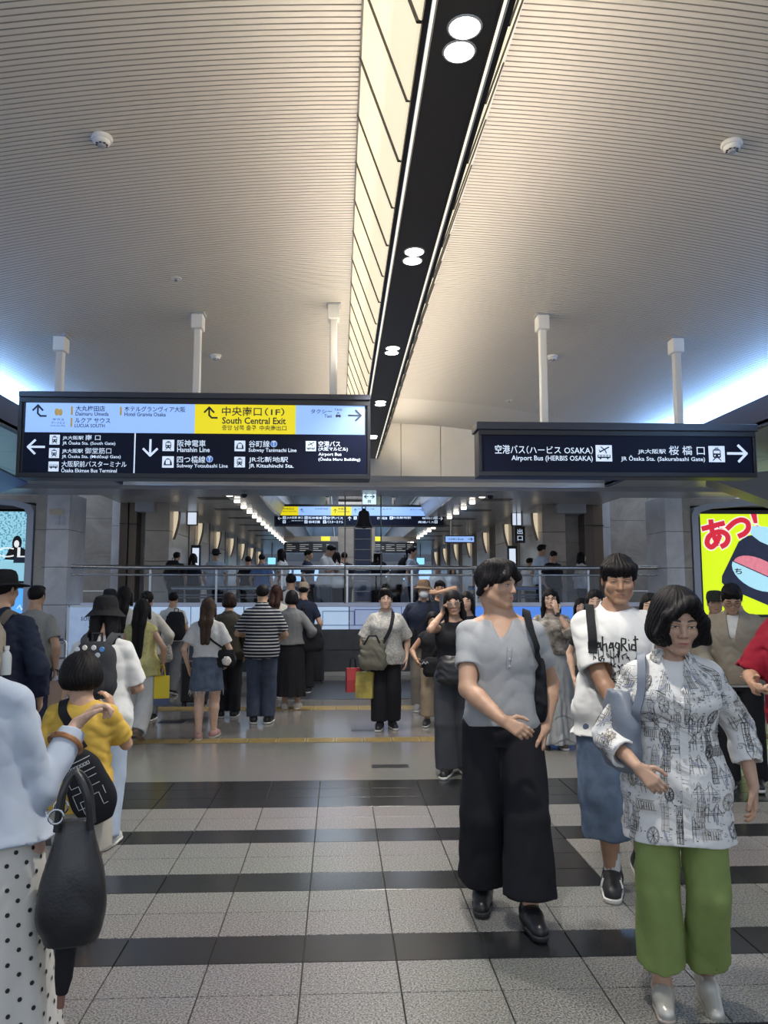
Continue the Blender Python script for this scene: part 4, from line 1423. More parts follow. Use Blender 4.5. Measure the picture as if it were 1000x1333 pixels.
def hand(F, w, d, n, sd, sc, curl, k0=.004, thumb=.6, spread=.06):
    """five fingers from the wrist w: d along the hand, n out of the palm's back, sd towards the thumb; curl per finger in radians at each joint"""
    w, d, n, sd = np.array(w), nv(d), nv(n), nv(sd)
    ln = [.068, .075, .070, .055]
    base = [.024, .008, -.008, -.023]
    kl = [.088, .092, .087, .079]
    if not isinstance(curl, (list, tuple)):
        curl = [curl] * 4
    for i in range(4):
        kn = w + d * kl[i] * sc + sd * base[i] * sc
        F.cone(w + sd * base[i] * .5 * sc + d * .01 * sc, kn, .0145 * sc, .0112 * sc, .010 * sc)
        p = kn
        ang = 0
        dirv = d + sd * spread * (1.5 - i)
        for j, fr in enumerate((.46, .30, .24)):
            ang += curl[i] * (.8 if j == 0 else 1.0)
            u = nv(dirv * math.cos(ang) - n * math.sin(ang))
            q = p + u * ln[i] * fr * sc
            r0 = (.0092, .0082, .0074)[j] * sc
            F.cone(p, q, r0, r0 * .9, (.007 if j == 0 else k0) * sc)
            p = q
    b = w + d * .022 * sc + sd * .020 * sc - n * .006 * sc
    u1 = nv(d * .62 + sd * .75 - n * .25 * thumb)
    u2 = nv(d * .85 + sd * .35 - n * .5 * thumb)
    u3 = nv(d * .95 + sd * .05 - n * .6 * thumb)
    F.cone(w + d * .01 * sc + sd * .008 * sc, b, .016 * sc, .0145 * sc, .01 * sc)
    p1 = b + u1 * .036 * sc
    p2 = p1 + u2 * .030 * sc
    p3 = p2 + u3 * .024 * sc
    F.cone(b, p1, .0140 * sc, .0108 * sc, .008 * sc)
    F.cone(p1, p2, .0104 * sc, .0094 * sc, .004 * sc)
    F.cone(p2, p3, .0094 * sc, .0078 * sc, .004 * sc)

def head_field(F, c, Rm, s, fem=0.0, detail=2, child=0.0, face=1.0):
    """skull, jaw, nose, lids, lips, ears in head space (metres for a 0.225 m head)"""
    B = F.blk(c - .135 * s, c + .135 * s, .0)
    if B is None:
        return
    sl, X, Y, Z = B
    dx, dy, dz = X - c[0], Y - c[1], Z - c[2]
    x = ((Rm[0][0] * dx + Rm[1][0] * dy + Rm[2][0] * dz) / s).astype(f4)
    y = ((Rm[0][1] * dx + Rm[1][1] * dy + Rm[2][1] * dz) / s).astype(f4)
    z = ((Rm[0][2] * dx + Rm[1][2] * dy + Rm[2][2] * dz) / s).astype(f4)
    ax = np.abs(x)
    w = 1 - .05 * fem
    d = ell_d(ax, y - .012, z - .028, (.0735 * w, .092, .0845))
    d = smin(d, ell_d(ax, y + .020, z + .033, (.0605 * w, .064, .072)), .03)
    d = smin(d, cone_d(ax, y, z, (.046 * w, .0, -.060), (.012, -.062, -.096), .021, .017 - .003 * fem), .03)
    d = smin(d, ell_d(ax, y + .069, z + .097, (.021, .016, .0145)), .014)
    if detail:
        d = smin(d, ell_d(ax - .038 * w, y + .054, z + .024, (.027, .026, .025)), .02)
        d = smin(d, cone_d(ax, y, z, (.046, -.064, .017), (.010, -.0815, .015), .0125, .0115 - .002 * fem), .016)
        d = smax(d, -ell_d(ax - .031, y + .093, z + .001, (.020, .014, .0115)), .012)
        d = smin(d, ell_d(ax - .031, y + .0715, z + .0005, (.0170, .0115, .0105)), .006)
        d = smin(d, cone_d(ax, y, z, (0, -.081, .008), (0, -.0965 - .003 * (1 - fem), -.031), .0075, .0112 - .001 * fem), .016)
        d = smin(d, ell_d(ax - .0125, y + .088, z + .0355, (.0085, .0105, .0075)), .006)
        d = smin(d, ell_d(ax, y + .073, z + .064, (.027, .0175, .0175)), .014)
        d = smin(d, cone_d(ax, y, z, (.017, -.0835, -.0605), (0, -.0905, -.0582), .0036, .0048), .005)
        d = smin(d, cone_d(ax, y, z, (.015, -.0825, -.0665), (0, -.0885, -.0690), .0040, .0058), .005)
        d = smax(d, -cone_d(ax, y, z, (.021, -.0875, -.0632), (0, -.0965, -.0636), .0012, .0016), .004)
    e = ell_d(ax - .0765, (y - .012) * .97 + z * .15, z + .004 - y * .15, (.0075, .0185, .0305))
    e = smax(e, -ell_d(ax - .0865, y - .008, z + .004, (.0065, .0105, .0185)), .004)
    d = smin(d, e, .006)
    F.put(sl, (d * s).astype(f4), .012)

def hair_field(style, F, c, Rm, s, seed=1):
    B = F.blk((F.ax[0][0], F.ax[1][0], F.ax[2][0]), (F.ax[0][-1], F.ax[1][-1], F.ax[2][-1]), 0)
    sl, X, Y, Z = B
    dx, dy, dz = X - c[0], Y - c[1], Z - c[2]
    x = ((Rm[0][0] * dx + Rm[1][0] * dy + Rm[2][0] * dz) / s).astype(f4)
    y = ((Rm[0][1] * dx + Rm[1][1] * dy + Rm[2][1] * dz) / s).astype(f4)
    z = ((Rm[0][2] * dx + Rm[1][2] * dy + Rm[2][2] * dz) / s).astype(f4)
    ax = np.abs(x)
    cap = ell_d(ax, y - .015, z - .033, (.0815, .101, .0895))
    def over(P, k):
        return smin(d, P, k)
    if style in ('short', 'fringe', 'curtain', 'crop'):
        d = cap
        # open the face and the ears
        hl = {'short': .060, 'fringe': .026, 'curtain': .058, 'crop': .050}[style]
        front = ell_d(ax, y + .128, z - hl + .095, (.080, .088, .094))
        d = smax(d, -front, .012)
        # shave up the sides and the nape
        side = (-.018 - z) + np.clip((y - .03), 0, 1) * -.55
        d = smax(d, side.astype(f4), .02)
        if style == 'fringe':
            d = smin(d, cone_d(ax, y, z, (.050, -.066, .055), (0, -.083, .052), .022, .024), .02)
            d = smax(d, -ell_d(ax, y + .112, z + .062, (.078, .055, .086)), .006)
            d = smin(d, cone_d(ax, y, z, (.070, -.03, .06), (.071, -.035, .012), .016, .006), .02)
        if style == 'short':
            d = smin(d, ell_d(x + .012, y + .048, z - .085, (.055, .045, .030)), .03)
            d = smin(d, cone_d(ax, y, z, (.070, -.02, .03), (.072, -.028, -.012), .010, .004), .015)
        if style == 'curtain':
            d = smin(d, ell_d(ax, y + .02, z - .095, (.066, .070, .032)), .03)
            d = smin(d, cone_d(ax, y, z, (.008, -.078, .085), (.060, -.084, .040), .022, .020), .025)
            d = smin(d, cone_d(ax, y, z, (.060, -.084, .040), (.078, -.060, .012), .018, .009), .02)
            d = smin(d, cone_d(ax, y, z, (.070, .01, .02), (.068, .055, -.045), .020, .016), .03)
    elif style == 'bob':
        d = ell_d(ax, y - .018, z - .030, (.090, .107, .097))
        d = smin(d, ell_d(ax, y - .022, z + .042, (.101, .100, .072)), .05)
        d = smax(d, -ell_d(x - .008, y + .125, z + .035, (.060, .095, .098)), .012)
        d = smax(d, -ell_d(ax, y + .07, z + .13, (.060, .10, .05)), .02)
        d = smin(d, cone_d(x, y, z, (.025, -.080, .080), (-.055, -.088, .030), .022, .018), .02)
        d = smin(d, cone_d(x, y, z, (-.055, -.088, .030), (-.083, -.062, -.045), .018, .015), .02)
        d = smin(d, cone_d(x, y, z, (.03, -.078, .082), (.074, -.062, .01), .018, .016), .02)
        d = smin(d, cone_d(x, y, z, (.074, -.062, .01), (.090, -.045, -.06), .016, .018), .02)
        d = smax(d, (-.098 - z - .12 * np.clip(-y, -.1, .04)).astype(f4), .02)
    elif style in ('long', 'longback', 'waist', 'bun', 'pony', 'medium'):
        d = ell_d(ax, y - .016, z - .032, (.084, .103, .092))
        d = smax(d, -ell_d(ax, y + .125, z + .040, (.058, .090, .102)), .010)
        if style == 'bun':
            d = smax(d, (-.05 - z - .4 * np.clip(y, 0, 1)).astype(f4), .02)
            d = smin(d, ell_d(ax, y - .125, z - .03, (.038, .036, .038)), .015)
        elif style == 'pony':
            d = smax(d, (-.05 - z - .4 * np.clip(y, 0, 1)).astype(f4), .02)
            d = smin(d, ell_d(ax, y - .115, z - .045, (.022, .028, .022)), .012)
            d = smin(d, cone_d(x, y, z, (0, .135, .03), (0, .13, -.19), .030, .014), .012)
        else:
            L = {'long': -.33, 'longback': -.42, 'waist': -.60, 'medium': -.19}[style]
            if style in ('longback', 'waist'):
                d = smin(d, cone_d(ax, y * .92, z, (.042, .045, -.02), (.036, .115, -.17), .054, .046), .03)
                d = smin(d, cone_d(ax, y, z, (.036, .125, -.17), (.026, .160, L), .046, .032), .03)
            else:
                d = smin(d, cone_d(ax, y * .9, z, (.050, .045, -.02), (.058, .085, L), .052, .036), .03)
            d = smin(d, cone_d(ax, y, z, (.072, -.030, .02), (.085, -.012, -.11), .020, .022), .025)
            if style == 'long':
                d = smin(d, cone_d(ax, y, z, (.085, -.012, -.11), (.085, -.055, -.30), .024, .016), .02)
    else:  # child: thick bowl
        d = ell_d(ax, y - .014, z - .034, (.093, .108, .098))
        d = smin(d, ell_d(ax, y - .02, z + .005, (.094, .100, .070)), .04)
        d = smax(d, -ell_d(ax, y + .125, z + .045, (.070, .085, .095)), .012)
        d = smax(d, (-.050 - z - .1 * np.clip(y, 0, 1)).astype(f4), .02)
    # strands
    rg = np.random.RandomState(seed)
    th = np.arctan2(x, -y + .02)
    near = np.abs(d) < .02
    st = (np.sin(th * 37 + 9 * np.sin(z * 21 + rg.rand() * 6) + rg.rand() * 6) + .7 * np.sin(th * 71 + z * 60 + rg.rand() * 6) + .8 * np.sin(th * 13 + z * 30)) * .0013
    d = np.where(near, d + st, d)
    F.put(sl, (d * s).astype(f4), 0)

def skeleton(c):
    H = c['H']
    fem = c.get('fem', 0.0)
    ch = c.get('child', 0.0)
    J = {'H': H}
    sw = (.088 - .010 * fem - .002 * ch) * c.get('shw', 1.0)
    px, py = c.get('hip', (0, 0))
    lean, side = c.get('lean', 0.0), c.get('side', 0.0)
    tw = R(c.get('twist', 0.0))
    def tor(x, y, z):
        """a point of the upright torso moved by lean (forward, towards -y), side bend and twist"""
        h = max(z - .53, 0)
        t = min(h / .28, 1.2)
        a = tw * min(t, 1)
        xx, yy = x * math.cos(a) - y * math.sin(a), x * math.sin(a) + y * math.cos(a)
        return np.array([(xx + px + side * h) * H, (yy + py - lean * h) * H, z * H])
    J['tor'] = tor
    J['pel'] = tor(0, 0, .53)
    J['neck'] = tor(0, .012, .838)
    s = c.get('hh', .1315 + .028 * ch) * H / .225
    J['hs'] = s
    Rm = rot(c.get('hy', 0), c.get('hp', 0), c.get('hr', 0))
    J['hR'] = Rm
    top = 1.0 * H
    off = np.array(c.get('ho', (0, 0, 0))) * H
    J['head'] = np.array([J['neck'][0], J['neck'][1] - (.022 + .25 * max(lean, 0) * .1) * H - lean * .08 * H, top - .1125 * s - .006 * H]) + off
    for S, sg in (('L', 1), ('R', -1)):
        sh = tor(sg * sw, .008, .784)
        J['sh' + S] = sh
        l1, l2 = .172 * H, .148 * H
        t = c.get('h' + S, (sg * .128, -.02, .50))
        t = np.array([t[0] * H, t[1] * H, t[2] * H])
        e, wri = ik(sh, t, l1, l2, c.get('e' + S, (sg * .9, 1, -.1)))
        J['el' + S], J['wr' + S] = e, wri
        hip = np.array([(px + sg * .052) * H, py * H, .515 * H])
        f = c.get('f' + S, (sg * .052, 0, .045))
        an = np.array([f[0] * H, f[1] * H, f[2] * H])
        kn, an = ik(hip, an, .245 * H, .228 * H, (sg * .12, -1, 0))
        J['hip' + S], J['kn' + S], J['an' + S] = hip, kn, an
        J['fd' + S] = nv(c.get('fd' + S, (sg * .18, -1, 0)))
    return J

def torso_sec(c, J, ease=0.0, z0=.48, z1=.86, extra=None):
    """cross sections of the trunk at the given looseness"""
    H, fem, ch = c['H'], c.get('fem', 0.0), c.get('child', 0.0)
    b = c.get('build', 1.0)
    rows = [(.47, .088 + .008 * fem, .064, .006), (.53, .097 + .006 * fem, .068 + .004 * fem, .006), (.60, .086 - .006 * fem, .058, .002), (.66, .089 - .008 * fem, .060, .0),
            (.73, .101 - .008 * fem, .067 + .003 * fem, -.003), (.765, .097 - .010 * fem, .062, .002), (.80, .074 - .010 * fem, .050, .008), (.835, .043 - .006 * fem, .036, .012), (.87, .036, .034, .010)]
    out = []
    ex = extra or {}
    for z, a, bb, cy in rows:
        if z < z0 - .02 or z > z1 + .02:
            continue
        p = J['tor'](0, cy, z)
        e = ease * (1.0 if z < .80 else max(.25, 1 - (z - .80) * 14))
        out.append((p[2], p[0], p[1], a * b * H + e + ex.get(z, 0), bb * b * H + e + ex.get(z, 0)))
    return out

class Person:
    n = 0
    def __init__(s, loc, yaw, label, c, group=None):
        Person.n += 1
        s.c = c
        s.root = empty('person', loc, R(yaw))
        tag(s.root, label, 'person', group)
        s.J = skeleton(c)
        s.H = c['H']
        s.res = c.get('res', .012)
        s.seed = Person.n
        s.fine = c.get('fine', 0)
        s.body()
    # ---- one continuous skin surface
    def body(s):
        c, J, H, fem = s.c, s.J, s.H, s.c.get('fem', 0.0)
        res = s.res
        b = c.get('build', 1.0)
        ch = c.get('child', 0.0)
        pts = [J[k] for k in J if isinstance(J[k], np.ndarray) and J[k].shape == (3,) and not k.startswith('fd')]
        lo = np.min(pts, 0) - .14 * max(1, H / 1.7)
        hi = np.max(pts, 0) + .14 * max(1, H / 1.7)
        lo[2] = min(lo[2], -.02)
        hi[2] = J['head'][2] + .15 * J['hs']
        wins = []
        if s.fine:
            hd, r = J['head'], .125 * J['hs']
            wins.append((hd - r, hd + r, s.fine))
            for S in 'LR':
                if c.get('hand' + S, True):
                    hc_ = J['wr' + S] + nv(c.get('hd' + S, J['wr' + S] - J['el' + S])) * .08
                    wins.append((hc_ - .09, hc_ + .09, max(s.fine, .0042)))
        F = Field(lo, hi, res, wins)
        F.loft(torso_sec(c, J), .03)
        F.ell(J['tor'](0, .0, .50), (.085 * H * b, .062 * H * b, .04 * H), .03)
        for S, sg in (('L', 1), ('R', -1)):
            sh, el, wr = J['sh' + S], J['el' + S], J['wr' + S]
            k = (1 - .14 * fem) * (1 - .0 * ch) * c.get('arm', 1.0)
            F.cone(J['neck'] + np.array([sg * .02 * H, .006 * H, -.014 * H]), sh + np.array([0, 0, .002 * H]), .027 * H, .027 * H * k, .02)
            F.cone(sh, el, .0295 * H * k, .0235 * H * k, .02)
            m = el + (wr - el) * .3
            F.cone(el, m, .0235 * H * k, .0245 * H * k, .012)
            F.cone(m, wr, .0245 * H * k, .0150 * H * k, .012)
            if c.get('hand' + S, True):
                hd = nv(c.get('hd' + S, wr - el))
                nn = np.array(c.get('hn' + S, (sg, -.15, 0)), float)
                nn = nv(nn - hd * (nn @ hd))
                sd = np.array(c.get('hs' + S, np.cross(hd, nn) * sg), float)
                sd = nv(sd - hd * (sd @ hd) - nn * (sd @ nn))
                sc = H / 1.72 * (1.0 - .06 * fem + .08 * ch) * c.get('hsc', 1.0)
                hand(F, wr, hd, nn, sd, sc * (1.0 if s.fine else 1.08), c.get('curl' + S, .35), thumb=c.get('thumb' + S, .6))
            hip, kn, an = J['hip' + S], J['kn' + S], J['an' + S]
            F.cone(hip, kn, .052 * H * b, .034 * H, .03)
            m = kn + (an - kn) * .28 + np.array([0, .008 * H, 0])
            F.cone(kn, m, .033 * H, .034 * H, .02)
            F.cone(m, an, .034 * H, .0215 * H, .02)
            fd = J['fd' + S]
            tilt = c.get('ft' + S, 0.0)
            t = an + fd * .085 * H + np.array([0, 0, -.028 * H - tilt * H])
            F.cone(an + np.array([0, 0, -.016 * H]) - fd * .012 * H, t, .024 * H, .016 * H, .02)
        hc, Rm, hs = J['head'], J['hR'], J['hs']
        nk = hc + Rm @ np.array([0, .034, -.058]) * hs
        F.cone(J['neck'] + np.array([0, .004 * H, -.02 * H]), nk, (.0325 - .006 * fem) * H, (.0315 - .006 * fem) * H, .02)
        F.cone(J['neck'] + np.array([0, .0, -.03 * H]), J['neck'] + np.array([0, 0, .0]), .040 * H, .028 * H, .03)
        head_field(F, hc, Rm, hs, fem, 2 if s.res < .02 else 1)
        s.bm = F.mesh('body')
        s.bo = link('body', s.bm, skin_mat(c.get('skin', 'mid')), s.root)
    def part(s, name, F, m, parent=None):
        return link(name, F.mesh(name), m, parent or s.root)
    # ---- face drawn with small patches that lie on the skin
    def face(s, brow=(.02, .016, .014), lip=(.50, .20, .17), open_=1.0, full=True, smile=0.0, browz=.0):
        J = s.J
        hc, Rm, hs = J['head'], J['hR'], J['hs']
        bv = mesh_bvh(s.bm)
        dv = Vector(Rm @ np.array([0, 1.0, 0]))
        def proj(x, z, off):
            o = Vector(hc + Rm @ np.array([x, -.16, z]) * hs)
            h = bv.ray_cast(o, dv, .3)
            p = h[0] if h[0] is not None else o + dv * .08
            return tuple(p - dv * off)
        def grid(name, rows, off, m, parent=None):
            b = MB()
            b.loft([[proj(x, z, off) for x, z in r] for r in rows], False, False, False)
            return b.build(name, m, parent or s.root, True)
        M_b = mat('brow_%.3f' % brow[0], brow, .7)
        M_w = mat('eye_white', (.62, .58, .54), .25)
        M_i = mat('iris_dark', (.012, .008, .006), .15)
        M_l = mat('lip_%.2f' % lip[0], lip, .4)
        M_m = mat('mouth_line', (.10, .025, .022), .6)
        for sg in (1, -1):
            n = 9
            t = np.linspace(-1, 1, n)
            ex = sg * .031 + .0155 * t
            lid = .0050 * open_ * (1 - t ** 2) ** .7 + .0008 * sg * t
            low = -.0040 * open_ * (1 - t ** 2) ** .8 + .0008 * sg * t
            ez = -.0005
            if full:
                e = grid('eye', [[(ex[i], ez + low[i]) for i in range(n)], [(ex[i], ez + (lid[i] + low[i]) / 2) for i in range(n)], [(ex[i], ez + lid[i]) for i in range(n)]], .0006, M_w)
                r = .0058
                tt = np.linspace(-1, 1, 7)
                ix = sg * .031 + r * tt
                il = lambda q, a, sgn: np.clip(q, -1, 1)
                up = np.minimum(r * np.sqrt(1 - tt ** 2 * .98), np.interp(ix * sg, np.sort(ex * sg), lid[np.argsort(ex * sg)]) - .0001)
                dn = np.maximum(-r * np.sqrt(1 - tt ** 2 * .98), np.interp(ix * sg, np.sort(ex * sg), low[np.argsort(ex * sg)]) + .0001)
                grid('iris', [[(ix[i], ez + dn[i]) for i in range(7)], [(ix[i], ez + up[i]) for i in range(7)]], .0011, M_i, None).parent = s.root
            grid('eyelashes', [[(ex[i], ez + lid[i] - .0006) for i in range(n)], [(ex[i], ez + lid[i] + (.0022 if full else .004)) for i in range(n)]], .0013, M_i)
            bx = sg * (.012 + .038 * np.linspace(0, 1, 8))
            bz = .0215 + browz + .0035 * np.sin(np.linspace(0, 1, 8) * 2.7)
            bw = .0036 * np.array([.7, 1, 1.1, 1.1, 1.0, .85, .6, .25])
            grid('eyebrow', [[(bx[i], bz[i] - bw[i]) for i in range(8)], [(bx[i], bz[i] + bw[i]) for i in range(8)]], .0012, M_b)
        n = 11
        t = np.linspace(-1, 1, n)
        lx = .0225 * t
        mz = -.0635 + smile * .006 * t ** 2
        up = .0058 * (1 - t ** 2) ** .6 * (1 - .18 * np.exp(-(t / .16) ** 2))
        dn = .0078 * (1 - t ** 2) ** .7
        l = grid('lips', [[(lx[i], mz[i] - dn[i]) for i in range(n)], [(lx[i], mz[i] - dn[i] * .5) for i in range(n)], [(lx[i], mz[i]) for i in range(n)], [(lx[i], mz[i] + up[i]) for i in range(n)]], .0006, M_l)
        grid('mouth_line', [[(lx[i] * 1.03, mz[i] - .0009 * (1 - abs(t[i]) ** 3)) for i in range(n)], [(lx[i] * 1.03, mz[i] + .0009 * (1 - abs(t[i]) ** 3)) for i in range(n)]], .0012, M_m, l)
        if full:
            for sg in (1, -1):
                b = MB()
                ring = [proj(sg * .0095 + .0036 * math.cos(a), -.0405 + .0017 * math.sin(a), .0006) for a in np.linspace(0, 2 * math.pi, 9)[:-1]]
                b.add(ring, [tuple(range(8))])
                b.build('nostril', M_m, s.root)
    def hair(s, style, col=(.012, .010, .010), name='hair_black', res=None, low=-.14, k=1.0):
        J = s.J
        hc, Rm, hs = J['head'], J['hR'], J['hs']
        low = {'long': -.40, 'longback': -.50, 'waist': -.70, 'medium': -.27, 'pony': -.24}.get(style, low)
        hs0 = hs
        lo = hc + np.array([-.17, -.19, low]) * hs * k
        hi = hc + np.array([.17, .25, .18]) * hs * k
        F = Field(lo, hi, res or (max(s.fine, .0036) if s.fine else s.res * .8))
        hair_field(style, F, hc + np.array([0, 0, .012 * (k - 1) * hs * 8]), Rm, hs * k, s.seed)
        return s.part('hair', F, hair_mat(name, col))
    def glasses(s, m, r=.021, h=.018):
        J = s.J
        hc, Rm, hs = J['head'], J['hR'], J['hs']
        P = lambda x, y, z: tuple(hc + Rm @ np.array([x, y, z]) * hs)
        g = empty('glasses')
        g.parent = s.root
        for sg in (1, -1):
            ring = [P(sg * .033 + r * math.cos(a), -.098 + .010 * abs(math.cos(a)) * (1 if math.cos(a) * sg > 0 else .2), -.004 + h * math.sin(a)) for a in np.linspace(0, 2 * math.pi, 17)]
            MB().tube(ring, .0016 * hs, 6).build('rim', m, g, True)
            MB().tube([P(sg * (.033 + r), -.088, .002), P(sg * .078, -.05, .004), P(sg * .081, .02, -.002)], .0014, 5).build('temple', m, g)
        MB().tube([P(-.012, -.099, .0), P(0, -.102, .002), P(.012, -.099, .0)], .0015, 5).build('bridge', m, g)
        return g
    # ---- clothes
    def top(s, m, sleeve='s', ease=.016, hem=.50, neck='crew', nr=.050, flare=0.0, sr=1.0, slen=None, wr=(.0035, .09), name='shirt', n=2.25, res=None, belly=0.0, nodrop=0.0):
        c, J, H = s.c, s.J, s.H
        pts = [J[k] for k in ('shL', 'shR', 'elL', 'elR', 'wrL', 'wrR', 'neck', 'pel')]
        lo = np.min(pts, 0) - .21 * max(1, H / 1.7)
        hi = np.max(pts, 0) + .21 * max(1, H / 1.7)
        lo[2] = min(hem * H - .02, lo[2])
        hi[2] = max(J['neck'][2] + .07 * H / 1.7, hi[2] - .14)
        if sleeve in 's0':
            lo[2] = min(hem * H - .02, min(J['elL'][2], J['elR'][2]) - .10)
        h_ = res or (s.res if not s.fine else max(.0058, s.res * .72))
        wn = []
        if s.res < .015:
            wn = [(J['neck'] - np.array([.09, .10, .06]) * H / 1.6, J['neck'] + np.array([.09, .08, .06]) * H / 1.6, .0048)]
        F = Field(lo, hi, h_, wn)
        th_ = max(.012, 1.5 * h_)
        ut = .013 if hem < .56 else 0
        ex = {.53: flare * .8 + ut, .60: flare * .45 + belly + ut, .47: flare + ut, .66: flare * .2 + belly * .6 + ut * .4}
        sec = torso_sec(c, J, ease, z0=min(hem, .47), extra=ex)
        if hem < .47:
            p = J['tor'](0, .006, hem)
            r0 = sec[0]
            sec = [(hem * H - .001, r0[1], r0[2], r0[3] + flare * .5, r0[4] + flare * .5)] + sec
        F.loft(sec, .02, n=n)
        fem = c.get('fem', 0.0)
        if fem > .5:
            for sg in (1, -1):
                F.ell(J['tor'](sg * .045, -.052, .735), (.042 * H + ease * .5, .026 * H + ease * .6, .038 * H), .05)
        k = (1 - .14 * fem) * c.get('arm', 1.0)
        holes = []
        for S, sg in (('L', 1), ('R', -1)):
            sh, el, wrp = J['sh' + S], J['el' + S], J['wr' + S]
            F.cone(J['neck'] + np.array([sg * .028 * H, .008 * H, -.022 * H]), sh, .025 * H + ease * .30, .027 * H * k + ease * .45, .015)
            r0, r1 = .0295 * H * k + ease * .50 * sr, .0260 * H * k + ease * .7 * sr
            up, dn = nv(el - sh), nv(wrp - el)
            if sleeve == '0':
                E = sh + up * .035 * H
                F.cone(sh, E + up * .02, r0, r0, .018, clip=(E, up))
            elif sleeve == 's':
                L = (slen or .115) * H
                E = sh + up * L
                rr = r0 * 1.02 + (sr - 1) * .012
                F.cone(sh, E + up * .03, r0, rr, .018, clip=(E, up))
                holes.append((E - up * .022, E + up * .05, rr - th_, rr - th_ + .002))
            else:
                L = (slen or (.148 if sleeve == 'l' else .085)) * H
                E = el + dn * L
                r2 = (.0185 if sleeve == 'l' else .026) * H * k + ease * .8 * sr
                F.cone(sh, el, r0, r1, .018)
                F.cone(el, E + dn * .03, r1, r2, .018, clip=(E, dn))
                holes.append((E - dn * .022, E + dn * .05, r2 - th_, r2 - th_ + .002))
        F.wrinkle(wr[0], wr[1], s.seed, stretch=(1, 1, 1.25))
        for hole in holes:
            F.cone(*hole, .003, op='s')
        N = J['neck']
        hb = J['head'] + J['hR'] @ np.array([0, .02, -.07]) * J['hs']
        ax_ = nv(hb - N)
        if neck:
            F.cone(N - ax_ * .004 * H + np.array([0, -.004 * H, 0]), N + ax_ * .09 * H, nr * H * .82, nr * H * 1.2, .010, op='s')
            if 'v' in neck:
                dep = {'v': .085, 'vv': .165, 'vs': .075}[neck]
                fx = J['tor'](0, (-.072 if neck != 'vv' else -.088) - ease, .83 - dep)
                F.cone(N + np.array([0, -.045 * H, .01]), fx, nr * H * (.72 if neck != 'vv' else .58), .006, .004, op='s')
        hw = s.seed
        F.cut(lambda X, Y, Z: (hem * H + .006 * np.sin(X * 16 + hw) + .004 * np.sin(Y * 23 + X * 9)) - Z + 0 * Y)
        return s.part(name, F, m)
    def trousers(s, m, hemz=.05, thigh=.062, knee=.052, hem=.050, waist=.60, wr=(.004, .11), name='trousers', ease=.012, n=2.0, res=None, rise=0.0):
        c, J, H = s.c, s.J, s.H
        b = c.get('build', 1.0)
        pts = [J[k] for k in ('hipL', 'hipR', 'knL', 'knR', 'anL', 'anR', 'pel')]
        lo = np.min(pts, 0) - np.array([.20, .20, .13])
        hi = np.max(pts, 0) + .20
        hi[2] = (waist + .02) * H
        F_h = res or (s.res if not s.fine else max(.0065, s.res * .8))
        F = Field(lo, hi, F_h)
        holes = []
        sec = [r for r in torso_sec(c, J, min(ease, .008), z0=.47, z1=waist + .06)]
        F.loft(sec, .02)
        F.ell(J['tor'](0, .0, .505), (.088 * H * b + ease, .066 * H * b + ease, .045 * H), .02)
        for S, sg in (('L', 1), ('R', -1)):
            hip, kn, an = J['hip' + S], J['kn' + S], J['an' + S]
            dn = nv(an - kn)
            up = nv(kn - hip)
            if hemz > .27:      # shorts: the hem sits on the thigh or at the knee
                t = (hip[2] / H - hemz) / max(hip[2] / H - kn[2] / H, .01)
                E = hip + (kn - hip) * min(t, 1.15)
                F.cone(hip, E + up * .03, thigh * H, hem * H, .010, clip=(E, up))
                holes.append((E - up * .022, E + up * .06, hem * H - max(.015, 1.5 * F_h), hem * H - max(.013, 1.4 * F_h)))
            else:
                t = (kn[2] / H - hemz) / max(kn[2] / H - an[2] / H, .01)
                E = kn + (an - kn) * min(t, 1.25)
                F.cone(hip, kn, thigh * H, knee * H, .010)
                F.cone(kn, E + dn * .03, knee * H, hem * H, .012, clip=(E, dn))
                holes.append((E - dn * .022, E + dn * .06, hem * H - max(.015, 1.5 * F_h), hem * H - max(.013, 1.4 * F_h)))
        F.wrinkle(wr[0], wr[1], s.seed + 50, stretch=(1, 1, .42))
        for hole in holes:
            F.cone(*hole, .003, op='s')
        F.cut(lambda X, Y, Z: Z - waist * H + 0 * X * Y)
        return s.part(name, F, m)
    def skirt(s, m, hemz=.2, top=(.075, .058), bot=(.13, .11), waist=.61, pleats=9, amp=.05, wr=(.003, .12), name='skirt', res=None, dy=0.0, tiers=0):
        J, H, c = s.J, s.H, s.c
        p0, p1 = J['tor'](0, .0, waist), J['tor'](0, .004, .53)
        hip = (.104 * c.get('build', 1), .080 * c.get('build', 1))
        lo = np.array([p0[0] - bot[0] * H - .08, p0[1] - bot[1] * H - .10, hemz * H - .03])
        hi = np.array([p0[0] + bot[0] * H + .08, p0[1] + bot[1] * H + .10, waist * H + .01])
        F = Field(lo, hi, res or (s.res if not s.fine else .007))
        z0 = hemz * H
        sec = [(z0, p1[0], p1[1] + dy, bot[0] * H, bot[1] * H), ((hemz * .5 + .53 * .5) * H, p1[0], p1[1] + dy * .4, (bot[0] * .45 + hip[0] * .55) * H, (bot[1] * .45 + hip[1] * .55) * H),
               (.53 * H, p1[0], p1[1], hip[0] * H, hip[1] * H), (waist * H, p0[0], p0[1], top[0] * H + .008, top[1] * H + .008)]
        zt = waist * H
        ph = s.seed * 1.7
        def mod(th, Z):
            q = np.clip((zt - Z) / (zt - z0), 0, 1)
            g = 1 + amp * q * np.cos(pleats * th + ph + 1.3 * np.sin(2 * th + ph)) + amp * .5 * q * np.cos(2 * pleats * th + ph * 2)
            if tiers:
                g = g + .05 * np.abs(((zt - Z) / (zt - z0) * tiers + .25 * np.sin(th * 3)) % 1) * q
            return g.astype(f4)
        F.loft(sec, .0, mod=mod)
        F.wrinkle(wr[0], wr[1], s.seed + 9, stretch=(1, 1, .5))
